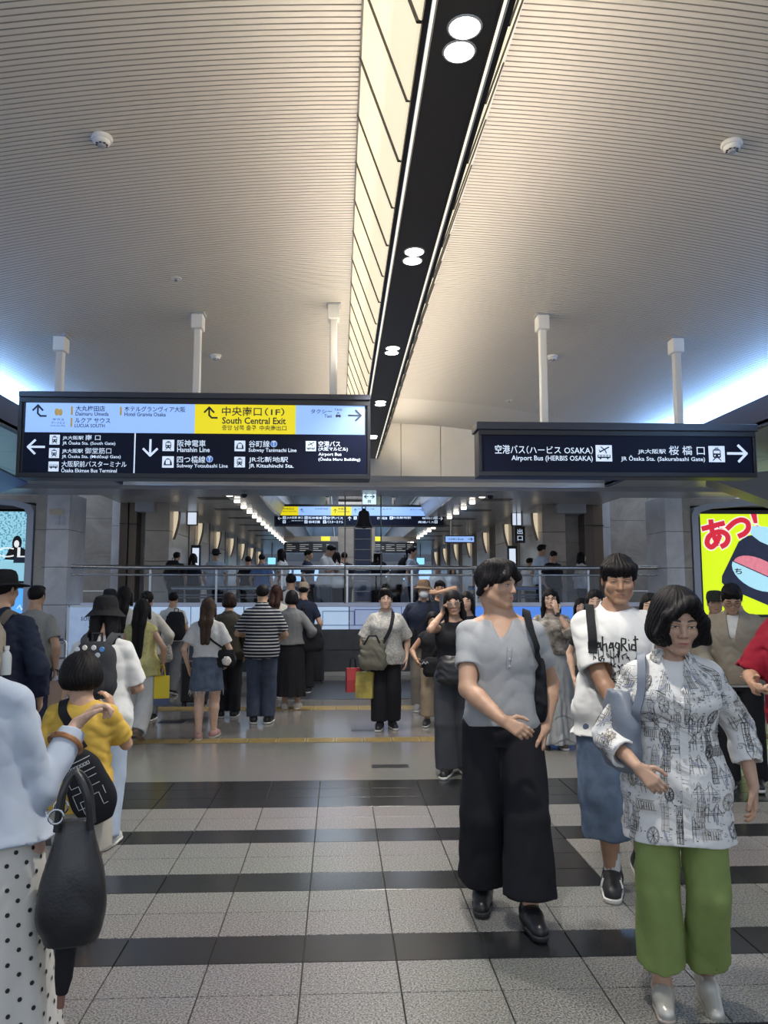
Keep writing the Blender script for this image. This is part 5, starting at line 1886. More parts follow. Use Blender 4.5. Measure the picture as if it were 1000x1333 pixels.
        F.loft([(z0 - .02, p1[0], p1[1] + dy, bot[0] * H - .02, bot[1] * H - .02), (z0 + .03, p1[0], p1[1] + dy, bot[0] * H - .025, bot[1] * H - .025)], .003, op='s')
        return s.part(name, F, m)
    def shoes(s, m, sole=None, hi=.0, res=None, L=1.0, w=1.0, names='shoe', tongue=None):
        J, H = s.J, s.H
        sole = sole or mat('sole_white', (.62, .61, .58), .6)
        out = []
        for S in 'LR':
            an, fd = J['an' + S], J['fd' + S]
            tilt = s.c.get('ft' + S, 0.0) * H
            base = np.array([an[0], an[1], an[2] - .045 * H])
            up = np.array([0, 0, 1.0])
            f = nv(fd + np.array([0, 0, -tilt / (.10 * H)]))
            sd = np.cross(up, f)
            u2 = nv(np.cross(f, sd)) * 1.0
            h_ = -.035 * H * L
            P = lambda a, b_, z: base + f * a * H * L + sd * b_ * H + u2 * z * H
            r = res or (.0048 if s.fine else s.res * .75)
            pts = [P(-.055, -.035, 0), P(.125, .035, .09), P(-.055, .035, .1), P(.125, -.035, 0)]
            F = Field(np.min(pts, 0) - .03, np.max(pts, 0) + .03, r)
            F.cone(P(-.022, 0, .030), P(.035, 0, .030), .026 * H * w, .027 * H * w, .01)
            F.cone(P(.035, 0, .030), P(.098, .003, .020), .027 * H * w, .022 * H * w, .02)
            F.cone(P(-.012, 0, .03), P(-.008, 0, .062 + hi), .027 * H * w, .024 * H * w, .02)
            F.cone(P(-.008, 0, .052 + hi), P(-.008, 0, .10 + hi), .020 * H, .022 * H, .004, op='s')
            F.cut(lambda X, Y, Z, o=P(0, 0, .010), nrm=-u2: ((X - o[0]) * nrm[0] + (Y - o[1]) * nrm[1] + (Z - o[2]) * nrm[2]))
            o = s.part(names, F, m)
            G = Field(np.min(pts, 0) - .03, np.max(pts, 0) + .03, r)
            G.cone(P(-.026, 0, .012), P(.04, 0, .012), .0265 * H * w, .028 * H * w, .01)
            G.cone(P(.04, 0, .012), P(.100, .003, .012), .028 * H * w, .0245 * H * w, .015)
            for q, sg in ((.014, 1), (.0, -1)):
                G.cut(lambda X, Y, Z, o=P(0, 0, q), nrm=u2 * sg: ((X - o[0]) * nrm[0] + (Y - o[1]) * nrm[1] + (Z - o[2]) * nrm[2]))
            s.part('sole', G, sole, o)
            out.append(o)
        return out
    def hat(s, m, brim=.055, crown=.095, droop=.3, z=.045, name='hat', tilt=0, band=None, peak=False):
        J = s.J
        hc, Rm, hs = J['head'], J['hR'], J['hs']
        T = Rm @ rot(0, tilt, 0)
        o = hc + Rm @ np.array([0, .012, z]) * hs
        def W(r, h, a, sq=1.12):
            return tuple(o + T @ np.array([r * math.cos(a), r * sq * math.sin(a), h]) * hs)
        prof = [(.088, .0), (.089, .03), (.085, .06), (.072, crown - .012), (.045, crown), (.0, crown + .003)]
        b = MB()
        n = 24
        A = [2 * math.pi * k / n for k in range(n)]
        rings = [[W(r, h, a) for a in A] for r, h in prof]
        if not peak:
            br = [(.089 + brim, -droop * brim - .004, 1), (.089 + brim, -droop * brim, 1), (.094, .004, 0), (.089, .02, 0)]
            rg = random.Random(s.seed)
            ph = rg.random() * 6
            rr = []
            for r, h, wv in br:
                rr.append([W(r, h + wv * .008 * math.sin(2 * a + ph), a) for a in A])
            b.loft([[W(.086, -.004, a) for a in A]] + rr + rings[1:], False, False)
        else:
            b.loft(rings, False, False)
            pk = []
            for r, h in ((.085, .008), (.145, -.012), (.145, -.016), (.085, .002)):
                pk.append([W(r * (1 if abs(t) < .95 else .9), h, -math.pi / 2 + t * .75, 1.12) for t in np.linspace(-1, 1, 9)])
            b.loft(pk + [pk[0]], False, False, False)
        ob = b.build(name, m, s.root, True)
        if band:
            MB().loft([[W(.0905, .006, a) for a in A], [W(.0905, .028, a) for a in A]], False, False).build('band', band, ob, True)
        return ob
    # ---- a ribbon that lies on a mesh (straps, prints)
    def world(s, p):
        a = s.root.rotation_euler[2]
        x, y = p[0] * math.cos(a) - p[1] * math.sin(a), p[0] * math.sin(a) + p[1] * math.cos(a)
        l = s.root.location
        return np.array([x + l[0], y + l[1], p[2] + l[2]])
# ---------------------------------------------------------------- carried things
def prop(p, name, label, cat, at, rz=0.0, group=None):
    w = p.world(at)
    return tag(empty(name, tuple(w), p.root.rotation_euler[2] + R(rz)), label, cat, group)

def dense(pts, n=8):
    pts = np.array(pts, float)
    t = np.arange(len(pts))
    tt = np.linspace(0, len(pts) - 1, (len(pts) - 1) * n + 1)
    return np.stack([smooth_interp(tt, t, pts[:, j]) if len(pts) > 2 else np.interp(tt, t, pts[:, j]) for j in range(3)], 1)

def band_mesh(P, N, w, t):
    b = MB()
    rings = []
    for i in range(len(P)):
        d = nv(P[min(i + 1, len(P) - 1)] - P[max(i - 1, 0)])
        s_ = nv(np.cross(d, N[i]))
        nn = nv(np.cross(s_, d))
        rings.append([tuple(P[i] + s_ * w / 2 - nn * t * .2), tuple(P[i] + s_ * w / 2 + nn * t), tuple(P[i] - s_ * w / 2 + nn * t), tuple(P[i] - s_ * w / 2 - nn * t * .2)])
    return b.loft(rings)

def strap(p, cloth_objs, pts, w, m, parent, at=(0, 0, 0), t=.004, name='strap', n=8, off=.004):
    """a strap that lies on the clothes of p; pts in p's own frame, the mesh in the frame of the carried thing at `at`"""
    P = dense(pts, n)
    bvs = [mesh_bvh(o.data) for o in cloth_objs]
    Q, N = [], []
    for q in P:
        best = None
        for bv in bvs:
            h = bv.find_nearest(Vector(q))
            if h[0] is None:
                continue
            nrm = h[1]
            sd = (Vector(q) - h[0]).dot(nrm)
            if best is None or sd < best[0]:
                best = (sd, np.array(h[0]), np.array(nrm))
        if best and best[0] < .02:
            q = best[1] + best[2] * off
        N.append(best[2] if best else np.array([0, -1, 0]))
        Q.append(q)
    Q, N = np.array(Q), np.array(N)
    for _ in range(2):
        Q[1:-1] = (Q[:-2] + 2 * Q[1:-1] + Q[2:]) / 4
        N[1:-1] = (N[:-2] + 2 * N[1:-1] + N[2:]) / 4
    o = band_mesh(Q, N, w, t).build(name, m, None, True)
    # from the wearer's frame into the frame of the carried thing
    mp = Matrix.Translation(p.root.location) @ Matrix.Rotation(p.root.rotation_euler[2], 4, 'Z')
    mg = Matrix.Translation(parent.location) @ Matrix.Rotation(parent.rotation_euler[2], 4, 'Z')
    o.data.transform(mg.inverted() @ mp)
    o.parent = parent
    return o

def blob_bag(name, w, d, h, m, parent, taper=.8, sag=.0, wr=(.004, .08), seed=0, res=.009, z0=0.0, n=3.2, round_=.03):
    """a soft bag body: base centre at the origin, hanging up to z = h"""
    F = Field((-w * .7, -d * .8, -.05 + z0), (w * .7, d * .8, h + .06 + z0), res)
    rows = [(z0, 0, 0, w / 2 * .80, d / 2 * .80), (z0 + h * .12, 0, 0, w / 2 * .97, d / 2 * 1.0), (z0 + h * .4, 0, 0, w / 2, d / 2), (z0 + h * .75, 0, 0, w / 2 * (1 + taper) / 2, d / 2 * (.6 + .4 * taper)), (z0 + h, 0, 0, w / 2 * taper, d / 2 * taper * .6)]
    F.loft(rows, .0, n=n)
    F.wrinkle(wr[0], wr[1], seed)
    return link(name, F.mesh(name), m, parent)

def backpack(p, label, m, at, w=.30, d=.16, h=.42, tilt=0, pocket=True, group=None):
    """at: the middle of the back panel's foot in the wearer's frame; the bag stands out along +y"""
    g = prop(p, 'backpack', label, 'backpack', at)
    F = Field((-w * .7, -.05, -.05), (w * .7, d + .08, h + .06), .012)
    F.loft([(0, 0, d * .5, w * .42, d * .45), (h * .15, 0, d * .52, w * .5, d * .55), (h * .55, 0, d * .5, w * .5, d * .52), (h * .85, 0, d * .42, w * .44, d * .42), (h, 0, d * .3, w * .30, d * .24)], 0, n=3)
    F.wrinkle(.004, .09, p.seed + 3)
    link('body', F.mesh('body'), m, g)
    if pocket:
        F = Field((-w * .5, d * .5, 0), (w * .5, d + .12, h * .6), .012)
        F.loft([(.03, 0, d * .92, w * .34, d * .22), (h * .22, 0, d * .95, w * .38, d * .28), (h * .48, 0, d * .88, w * .34, d * .20)], 0, n=3)
        link('pocket', F.mesh('pocket'), m, g)
    MB().tube([(-.03, .03, h), (-.03, .03, h + .05), (.03, .03, h + .05), (.03, .03, h)], .008, 6).build('handle', m, g, True)
    return g

def paper_bag(name, label, cat, p, at, w, d, h, m, mh, rz=0, group=None, string=.12):
    g = prop(p, name, label, cat, at, rz, group)
    b = MB()
    b.loft([[(-w / 2, -d / 2, 0), (w / 2, -d / 2, 0), (w / 2, d / 2, 0), (-w / 2, d / 2, 0)], [(-w / 2, -d / 2, h * .5), (w / 2, -d / 2, h * .5), (w / 2 * .98, d / 2 * .9, h * .5), (-w / 2 * .98, d / 2 * .9, h * .5)],
            [(-w / 2, -d * .28, h), (w / 2, -d * .28, h), (w / 2, d * .28, h), (-w / 2, d * .28, h)]])
    b.build('body', m, g)
    for s in (-1, 1):
        MB().tube([(-w * .22, s * d * .27, h), (-w * .16, s * d * .12, h + string * .8), (0, 0, h + string), (w * .16, s * d * .12, h + string * .8), (w * .22, s * d * .27, h)], .0045, 6).build('handle', mh, g, True)
    return g

def wheeled_case(label, x, y, w, d, h, m, yaw=0):
    g = tag(empty('suitcase', (x, y, 0), R(yaw)), label, 'suitcase')
    MB().box(-w / 2, w / 2, -d / 2, d / 2, .05, h, .02).build('shell', m, g, True)
    for k in range(4):
        xx = -w / 2 + w * (k + .5) / 4
        MB().box(xx - w * .07, xx + w * .07, -d / 2 - .006, d / 2 + .006, .09, h - .05, .004).build('rib', m, g)
    for sx in (-1, 1):
        for sy in (-1, 1):
            MB().lathe([(0, -.012), (.025, -.012), (.025, .012), (0, .012)], (sx * (w / 2 - .04), sy * (d / 2 - .03), .025), 12, 'x').build('wheel', M_black, g, True)
    MB().tube([(-.09, 0, h), (-.09, 0, h + .3), (.09, 0, h + .3), (.09, 0, h)], .010, 8).build('handle', M_steel, g, True)
    return g

class Surf:
    """a garment as a surface one can draw on: rays come in towards a line up the trunk"""
    def __init__(s, o, p, dy=0.0):
        s.bv = mesh_bvh(o.data)
        s.o, s.p = o, p
    def front(s, x, z, off=.0015, back=False):
        y0 = .6 if back else -.6
        d = Vector((0, -1 if back else 1, 0))
        h = s.bv.ray_cast(Vector((x, y0, z)), d, 1.2)
        if h[0] is None:
            return None
        return np.array(h[0] + h[1] * off), np.array(h[1])
    def radial(s, a, z, c=(0, 0), off=.0015):
        """a: angle from the front (-y) towards +x"""
        d = Vector((math.sin(a), -math.cos(a), 0))
        o = Vector((c[0], c[1], z)) + d * .6
        h = s.bv.ray_cast(o, -d, .62)
        if h[0] is None:
            return None
        return np.array(h[0] + h[1] * off), np.array(h[1])

def draw(get, lines, w, b, step=.012, off=.0):
    """adds ribbons to MB b: lines are lists of 2d points mapped onto the cloth by get(u, v)"""
    for ln in lines:
        pts = []
        for (a, c) in zip(ln[:-1], ln[1:]):
            L = math.hypot(c[0] - a[0], c[1] - a[1])
            k = max(1, int(L / step))
            for i in range(k):
                pts.append((a[0] + (c[0] - a[0]) * i / k, a[1] + (c[1] - a[1]) * i / k))
        pts.append(ln[-1])
        run = []
        for q in pts + [None]:
            r = get(*q) if q is not None else None
            if r is None or (run and np.linalg.norm(run[-1][0] - r[0]) > .05):
                if len(run) > 1:
                    rings = []
                    for i in range(len(run)):
                        P, N = run[i]
                        d = nv(run[min(i + 1, len(run) - 1)][0] - run[max(i - 1, 0)][0])
                        sd = nv(np.cross(d, N)) * w / 2
                        rings.append([tuple(P + sd), tuple(P - sd)])
                    b.loft(rings, False, False, False)
                run = []
            if r is not None:
                run.append(r)

def collar(p, m, w=.045, open_=.035, name='collar', r=.062, spread=.02, parent=None, h=.035):
    """a turned down shirt collar around the neck, open at the front"""
    J, H = p.J, p.H
    N = J['neck'] + np.array([0, -.004 * H, .004 * H])
    s_ = H / 1.7
    A = np.linspace(-math.pi + open_ * 9, math.pi - open_ * 9, 25)
    top, low, inn = [], [], []
    for a in A:
        q = np.cos(a / 2) ** 2        # 1 at the back
        x, y = math.sin(a), math.cos(a)
        top.append(tuple(N + np.array([x * r * .92, y * r * .95 - .006, h * (.30 + .70 * q)]) * s_))
        low.append(tuple(N + np.array([x * (r + spread), y * (r + spread * .9) - .012, -(w - h) * (1 + .9 * (1 - q)) - .004]) * s_))
        inn.append(tuple(N + np.array([x * r * .86, y * r * .9 - .005, -.02]) * s_))
    b = MB()
    b.loft([inn, top, [tuple(np.array(t) * .35 + np.array(l) * .65 + np.array([0, 0, .006])) for t, l in zip(top, low)], low], False, False, False)
    o = b.build(name, m, parent or p.root, True)
    sm = o.modifiers.new('thickness', 'SOLIDIFY')
    sm.thickness = .003
    return o

# ---------------------------------------------------------------- people near the camera
N_ = lambda *a: None
H_ = 1.60
# woman in the printed shirt
u = Person((1.33, 3.06, 0), -17, 'woman with dark bob in white sketch-print shirt and green cropped trousers', dict(
    H=1.585, fem=1, skin='old', res=.0095, fine=.0032, lean=.04, hy=9, hp=8, hr=2, hh=.142, ho=(.012, -.012, -.008), shw=1.08, build=1.0,
    hL=(.182, .030, .515), eL=(.5, 1, 0), hdL=(.02, -.12, -1), hnL=(1, -.25, 0), hsL=(-.2, -1, 0), curlL=[.35, .45, .55, .65],
    hR=(-.100, -.150, .585), eR=(-.7, .7, -.4), hdR=(.62, -.42, -.55), hnR=(-.35, -.85, .45), hsR=(.5, .1, .75), curlR=[.55, .6, .65, .7],
    fR=(-.050, .00, .045), fL=(.056, .055, .060), fdL=(.05, -1, 0), fdR=(-.05, -1, 0), ftL=.03))
u.face(brow=(.055, .040, .034), lip=(.44, .17, .15), open_=.62)
u.hair('bob', (.011, .009, .010), k=1.09)
M_print = cloth('print_shirt', (.70, .695, .68), .8, .04, 9, .2)
ush = u.top(M_print, 'm', ease=.018, hem=.392, neck='vv', nr=.047, flare=.014, slen=.090, wr=(.006, .10), sr=1.5, name='overshirt')
uin = u.top(cloth('inner_white', (.74, .73, .71)), '0', ease=.008, hem=.60, neck='crew', nr=.047, wr=(.002, .1), name='undershirt', res=.009)
ucl = collar(u, M_print, w=.058, open_=.075, r=.060, spread=.034)
u.trousers(cloth('green_twill', (.205, .265, .085), .8, .08), hemz=.098, thigh=.053, knee=.049, hem=.055, wr=(.006, .12), waist=.58)
M_silver = mat('silver_leather', (.52, .50, .45), .3, metal=.35)
u.shoes(M_silver, mat('sole_taupe', (.30, .26, .22), .5), hi=-.022, w=.86, L=.95, names='loafer')
US = Surf(ush, u)
rg = random.Random(4)
def sketches(get, rg, u0, u1, v0, v1, n, b1, b2, b3):
    spots = []
    for _ in range(n * 12):
        q = (rg.uniform(u0, u1), rg.uniform(v0, v1))
        if all(abs(q[0] - r[0]) > .040 or abs(q[1] - r[1]) > .056 for r in spots):
            spots.append(q)
        if len(spots) >= n:
            break
    for _ in range(n * 5):      # loose pen dashes between the drawings
        x, z = rg.uniform(u0, u1), rg.uniform(v0, v1)
        t = rg.choice((0, 0, 1.57, rg.uniform(0, 3)))
        l = rg.uniform(.003, .012)
        draw(get, [[(x, z), (x + l * math.cos(t), z + l * math.sin(t))]], rg.choice((.0012, .002, .0028)), rg.choice((b1, b1, b2, b3)))
    for cx, cz in spots:
        k = rg.choice('tttwwbbrrhcs')
        j = lambda a: a + rg.uniform(-.0025, .0025)
        L = []
        if k == 't':      # clock tower
            w, h = rg.uniform(.010, .015), rg.uniform(.05, .07)
            L = [[(cx - w, cz - h), (cx - w, cz + h * .6), (cx, cz + h), (cx + w, cz + h * .6), (cx + w, cz - h)], [(cx - w, cz - h), (cx + w, cz - h)]]
            L += [[(cx - w, j(cz - h + i * h * .32)), (cx + w, j(cz - h + i * h * .32))] for i in range(1, 6)]
            L += [[(j(cx + q * w * .5), cz - h), (j(cx + q * w * .5), cz + h * .5)] for q in (-1, 0, 1)]
        elif k == 'w':    # big wheel
            r = rg.uniform(.026, .036)
            L = [[(cx + r * .72 * math.cos(a), cz + r * math.sin(a)) for a in np.linspace(0, 2 * math.pi, 22)], [(cx + r * .6 * math.cos(a), cz + r * .86 * math.sin(a)) for a in np.linspace(0, 2 * math.pi, 18)]]
            L += [[(cx, cz), (cx + r * .72 * math.cos(a), cz + r * math.sin(a))] for a in np.linspace(0, 5.6, 9)]
            L += [[(cx - r * .5, cz - r * 1.3), (cx, cz), (cx + r * .5, cz - r * 1.3)]]
        elif k == 'b':    # bridge
            w = rg.uniform(.04, .05)
            L = [[(cx - w, cz), (cx + w, cz)], [(cx - w, cz + .006), (cx + w, cz + .006)]]
            for q in (-.45, .45):
                L += [[(cx + q * w - .007, cz - .025), (cx + q * w - .007, cz + .035), (cx + q * w, cz + .045), (cx + q * w + .007, cz + .035), (cx + q * w + .007, cz - .025)]]
            L += [[(cx - w, cz + .004), (cx - .45 * w, cz + .033)], [(cx - .45 * w, cz + .033), (cx, cz + .012), (cx + .45 * w, cz + .033), (cx + w, cz + .004)]]
        elif k == 'r':    # row of arcades
            for i in range(7):
                x = cx - .03 + i * .009
                L += [[(x, cz - .02), (x, j(cz + .005)), (x + .004, cz + .011), (x + .008, j(cz + .005)), (x + .008, cz - .02)]]
            L += [[(cx - .034, cz - .021), (cx + .04, cz - .021)], [(cx - .03, cz + .014), (cx + .036, cz + .015)]]
        elif k == 'h':    # bushes
            for i in range(16):
                x, z = cx + rg.gauss(0, .017), cz + rg.gauss(0, .017)
                L += [[(x, z), (x + rg.uniform(-.008, .008), z + rg.uniform(.002, .009)), (x + rg.uniform(-.008, .008), z)]]
        elif k == 'c':    # bus
            L = [[(cx - .022, cz - .012), (cx - .022, cz + .016), (cx + .022, cz + .016), (cx + .022, cz - .012), (cx - .022, cz - .012)], [(cx - .022, cz + .002), (cx + .022, cz + .002)]]
            L += [[(cx - .02 + i * .01, cz + .004), (cx - .02 + i * .01, cz + .013)] for i in range(5)]
        else:             # S S marks
            for q in (-.009, .009):
                L += [[(cx + q + .006, cz + .009), (cx + q - .005, cz + .009), (cx + q - .005, cz), (cx + q + .006, cz), (cx + q + .006, cz - .009), (cx + q - .006, cz - .009)]]
        draw(get, L, rg.choice((.0011, .0014, .0019)), rg.choice((b1, b1, b1, b2)))
        if rg.random() < .45:
            draw(get, [[(cx + rg.uniform(-.03, .03), cz + rg.uniform(-.04, .04)), (cx + rg.uniform(-.03, .03), cz + rg.uniform(-.04, .04))]], .007, b3)
b1, b2, b3 = MB(), MB(), MB()
def get_body(a, z):
    return US.radial(a / .17, z, (0, -.01), .0022)
sketches(get_body, rg, -.36, .36, .65, 1.27, 190, b1, b2, b3)
for S in 'LR':
    for (A_, B_) in ((u.J['sh' + S], u.J['el' + S]), (u.J['el' + S], u.J['wr' + S])):
        d = nv(B_ - A_)
        e1 = nv(np.cross(d, (0, 1, 0)))
        e2 = np.cross(d, e1)
        Lm = np.linalg.norm(B_ - A_) * (1 if A_ is u.J['sh' + S] else .52)
        def get_arm(q, t, A_=A_, d=d, e1=e1, e2=e2):
            r = e1 * math.cos(q / .06) + e2 * math.sin(q / .06)
            o = A_ + d * t + r * .3
            h = US.bv.ray_cast(Vector(o), Vector(-r), .30)
            return None if h[0] is None else (np.array(h[0] + h[1] * .0022), np.array(h[1]))
        sketches(get_arm, rg, -.18, .18, .03, Lm - .03, 24, b1, b2, b3)
bvc = mesh_bvh(ucl.data)
def get_col(a, z):
    d = Vector((math.sin(a / .09), -math.cos(a / .09), 0))
    o = Vector((u.J['neck'][0], u.J['neck'][1], z)) + d * .3
    q = bvc.ray_cast(o, -d, .30)
    return None if q[0] is None else (np.array(q[0]) + np.array(d) * .0035, np.array(d))
sketches(get_col, rg, -.20, .20, u.J['neck'][2] - .05, u.J['neck'][2] + .03, 26, b1, b2, b3)
for b, nm, col in ((b1, 'ink_lines', (.03, .028, .028)), (b2, 'ink_lines_sepia', (.16, .12, .07)), (b3, 'ink_washes', (.34, .36, .44))):
    tag(b.build('ink_print', mat(nm, col, .8), ush), kind='stuff')
# placket
pk = MB()
draw(lambda x, z: US.front(x, z, .003), [[(.018, .66 + i * .05), (.018, .71 + i * .05)] for i in range(8)], .030, pk)
pk.build('placket', M_print, ush)
for i in range(3):
    q = US.front(.018, .74 + i * .10, .006)
    if q:
        MB().lathe([(0, -.002), (.006, -.002), (.006, .002), (0, .002)], tuple(q[0]), 10, 'y').build('button', mat('button_pearl', (.6, .58, .52), .3), ush)
# her grey blue shoulder bag
ug = prop(u, 'shoulder_bag', 'smooth blue-grey leather shoulder bag under the printed-shirt woman\'s arm', 'handbag', (-.205, -.03, .88), 20)
M_bagblue = mat('bag_blue_grey', (.155, .18, .225), .45, bump=.1)
blob_bag('body', .105, .26, .30, M_bagblue, ug, .7, wr=(.003, .12), seed=3, n=2.6)
strap(u, [ush], [(-.155, -.085, 1.02), (-.150, -.150, 1.12), (-.125, -.13, 1.24), (-.118, -.04, 1.33), (-.13, .07, 1.24), (-.18, .09, 1.10), (-.20, .05, 1.05)], .034, M_bagblue, ug, t=.006)

# young man in the henley shirt
h = Person((.825, 3.92, 0), -7, 'young man in grey henley shirt and wide black trousers looking sideways', dict(
    H=1.735, fem=0, skin='mid', res=.0095, fine=.0032, hy=55, hp=2, hr=0, hh=.134, shw=1.04, arm=1.1, ho=(-.012, .004, 0), twist=-4,
    hR=(-.012, -.160, .560), eR=(-1, .5, -.2), hdR=(.85, -.42, -.40), hnR=(-.25, -.95, .45), hsR=(.25, .1, 1), curlR=[.45, .55, .6, .65], thumbR=.3,
    hL=(.118, -.02, .515), eL=(.6, 1, 0), hdL=(-.15, -.25, -1), hnL=(1, -.2, 0), curlL=.5,
    fR=(-.058, .06, .050), fL=(.060, -.085, .045), fdR=(-.15, -1, 0), fdL=(.12, -1, 0), ftR=.0))
h.face(brow=(.016, .012, .011), lip=(.46, .19, .16), open_=.8)
h.hair('curtain', (.008, .007, .008))
M_henley = cloth('henley_grey', (.335, .345, .36), .85, .04, 20, .3)
hsh = h.top(M_henley, 's', ease=.013, hem=.525, neck='vs', nr=.056, slen=.105, res=.0050, wr=(.0034, .14), sr=1.1, name='henley_shirt', belly=.0)
HS = Surf(hsh, h)
b = MB()
draw(lambda x, z: HS.front(x, z, .0015), [[(.02, 1.30), (.012, 1.20)], [(.045, 1.30), (.030, 1.20), (.012, 1.195)]], .004, b)
b.build('placket', cloth('henley_seam', (.24, .25, .26)), hsh)
for z in (1.285, 1.245, 1.21):
    q = HS.front(.030, z, .002)
    if q:
        MB().lathe([(0, -.002), (.005, -.002), (.005, .002), (0, .002)], tuple(q[0]), 10, 'y').build('button', mat('button_grey', (.5, .5, .5), .3), hsh)
h.trousers(cloth('black_wide', (.012, .012, .016), .8, .1), hemz=.085, thigh=.062, knee=.064, hem=.072, wr=(.006, .12), waist=.56, ease=.012)
h.shoes(mat('black_leather', (.014, .014, .016), .35), mat('sole_black', (.02, .02, .022), .6), names='shoe', w=.98, L=.92)
nk = h.J['neck']
ring = [tuple(nk + np.array([.062 * math.sin(a), -.008 - .058 * math.cos(a), .012 - .030 * math.cos(a)])) for a in np.linspace(0, 2 * math.pi, 33)]
MB().tube(ring, .0022, 6).build('necklace', mat('gold_chain', (.62, .46, .26), .3, metal=1), h.root, True)
hb = prop(h, 'shoulder_bag', 'slim black bag hanging at the henley man\'s left side', 'bag', (.185, .06, .93), 0)
blob_bag('body', .08, .26, .34, cloth('bag_black', (.012, .013, .017)), hb, .8, seed=8)
strap(h, [hsh], [(.185, -.05, 1.22), (.165, -.12, 1.30), (.135, -.10, 1.40), (.13, -.0, 1.48), (.14, .09, 1.40), (.18, .10, 1.26)], .036, cloth('strap_black', (.014, .015, .018)), hb)

# young man in the white graffiti T-shirt
w = Person((1.53, 4.22, 0), -17, 'tall young man with black fringe in white shirt with graffiti print', dict(
    H=1.765, skin='tan', res=.0105, fine=.0036, hy=2, hp=6, hh=.139, shw=1.04, arm=1.08, ho=(.012, -.0, 0),
    hR=(.0, -.165, .525), eR=(-1, .25, -.5), hdR=(1, -.35, -.25), hnR=(.3, -1, .3), hsR=(.1, .1, 1), curlR=.5,
    hL=(.13, -.15, .60), hdL=(-.5, -.6, -.3), curlL=.5,
    fR=(-.034, -.02, .045), fL=(.060, .10, .060), fdR=(-.08, -1, 0), ftL=.02))
w.face(open_=.28, brow=(.02, .016, .014), lip=(.34, .15, .12))
w.hair('fringe', (.009, .008, .008), k=1.07)
M_wt = cloth('white_tee', (.70, .70, .69), .85, .03, 10, .2)
wsh = w.top(M_wt, 's', ease=.034, hem=.452, neck='crew', nr=.053, slen=.155, wr=(.006, .11), sr=1.5, flare=.034, name='t_shirt')
WS = Surf(wsh, w)
b = MB()
gw = lambda x, z: WS.front(.0 + x, z, .003)
# drippy hand lettering: mahagRid
Z0 = 1.262
def letters():
    k = .0385
    S = {'m': [[(0, 0), (0, 1.0), (.4, .3), (.45, 1.0), (.75, .3), (.8, -.2)]], 'a': [[(.6, .2), (.3, .9), (0, .2), (.5, .35)], [(.55, .9), (.62, -.1)]], 'h': [[(.05, 1.6), (0, -.2)], [(0, .5), (.5, .75), (.6, -.25)]],
         'g': [[(.6, .7), (.2, .9), (.0, .4), (.4, .1), (.62, .8), (.5, -.5), (.1, -.5)]], 'R': [[(0, -.1), (.05, 1.4), (.6, 1.3), (.55, .8), (.1, .65), (.75, -.1)]], 'i': [[(.15, .8), (.2, 0)], [(.1, 1.15), (.2, 1.2)]], 'd': [[(.6, 1.7), (.58, -.1)], [(.55, .6), (.1, .7), (0, .1), (.5, .05)], [(.3, 1.2), (1.0, 1.3)]]}
    x = -.150
    out = []
    for ch in 'mahagRid':
        for ln in S[ch]:
            out.append([(x + a * k, Z0 + c * k * 1.15) for a, c in ln])
        x += k * (1.0 if ch in 'm' else .45 if ch == 'i' else .83)
    return out
draw(gw, letters(), .0085, b, .008)
rg = random.Random(12)
for i in range(7):
    x = rg.uniform(-.13, .06)
    draw(gw, [[(x, Z0), (x, Z0 - rg.uniform(.03, .09))]], .0045, b)
for r in range(6):
    z = 1.225 - r * .042
    x = -.12 + .012 * r
    while x < .055 - .004 * r:
        p0 = (x, z + rg.uniform(-.008, .008))
        ln = [p0]
        for _ in range(rg.choice((3, 4, 5))):
            ln.append((p0[0] + rg.uniform(-.004, .022), p0[1] + rg.uniform(-.017, .017)))
        draw(gw, [ln], rg.uniform(.004, .0075), b, .008)
        x += rg.uniform(.017, .024)
tag(b.build('graffiti_print', mat('graffiti_ink', (.012, .012, .014), .8), wsh), kind='stuff')
w.trousers(cloth('denim_blue', (.105, .145, .215), .85, .35, 9), hemz=.165, thigh=.078, knee=.078, hem=.078, wr=(.007, .12), waist=.58, name='denim_shorts')
w.shoes(mat('sneaker_black', (.014, .014, .016), .5), None, names='sneaker', w=1.1)
for S in 'LR':
    an = w.J['an' + S]
    MB().tube([tuple(an + np.array([0, .0, -.01])), tuple(an + np.array([0, .002, .05])), tuple(an + np.array([0, .006, .11]))], [.043, .044, .049], 14).build('sock', cloth('sock_white', (.62, .62, .60)), w.root, True)
    fd = w.J['fd' + S]
    sdv = np.cross((0, 0, 1), fd)
    for sg in (1, -1):
        for k in range(3):
            c0 = an + fd * (.045 + .028 * k) + sdv * sg * .0525 + np.array([0, 0, -.012])
            MB().tube([tuple(c0 + np.array([0, 0, .018]) - sdv * sg * .010), tuple(c0 + fd * .012 + np.array([0, 0, -.02]))], .0055, 6).build('side_stripe', mat('stripe_white', (.7, .7, .68), .5), w.root, True)
wg = prop(w, 'backpack', 'black backpack of the graffiti-shirt man, strap over one shoulder', 'backpack', (.0, .15, 1.0), 0)
blob_bag('body', .30, .16, .42, cloth('bag_black'  , (.012, .013, .017)), wg, .8, seed=5, res=.014)
strap(w, [wsh], [(-.165, .10, 1.22), (-.155, .08, 1.40), (-.140, .0, 1.50), (-.135, -.10, 1.42), (-.130, -.16, 1.33), (-.13, -.17, 1.24)], .046, cloth('strap_black', (.014, .015, .018)), wg)
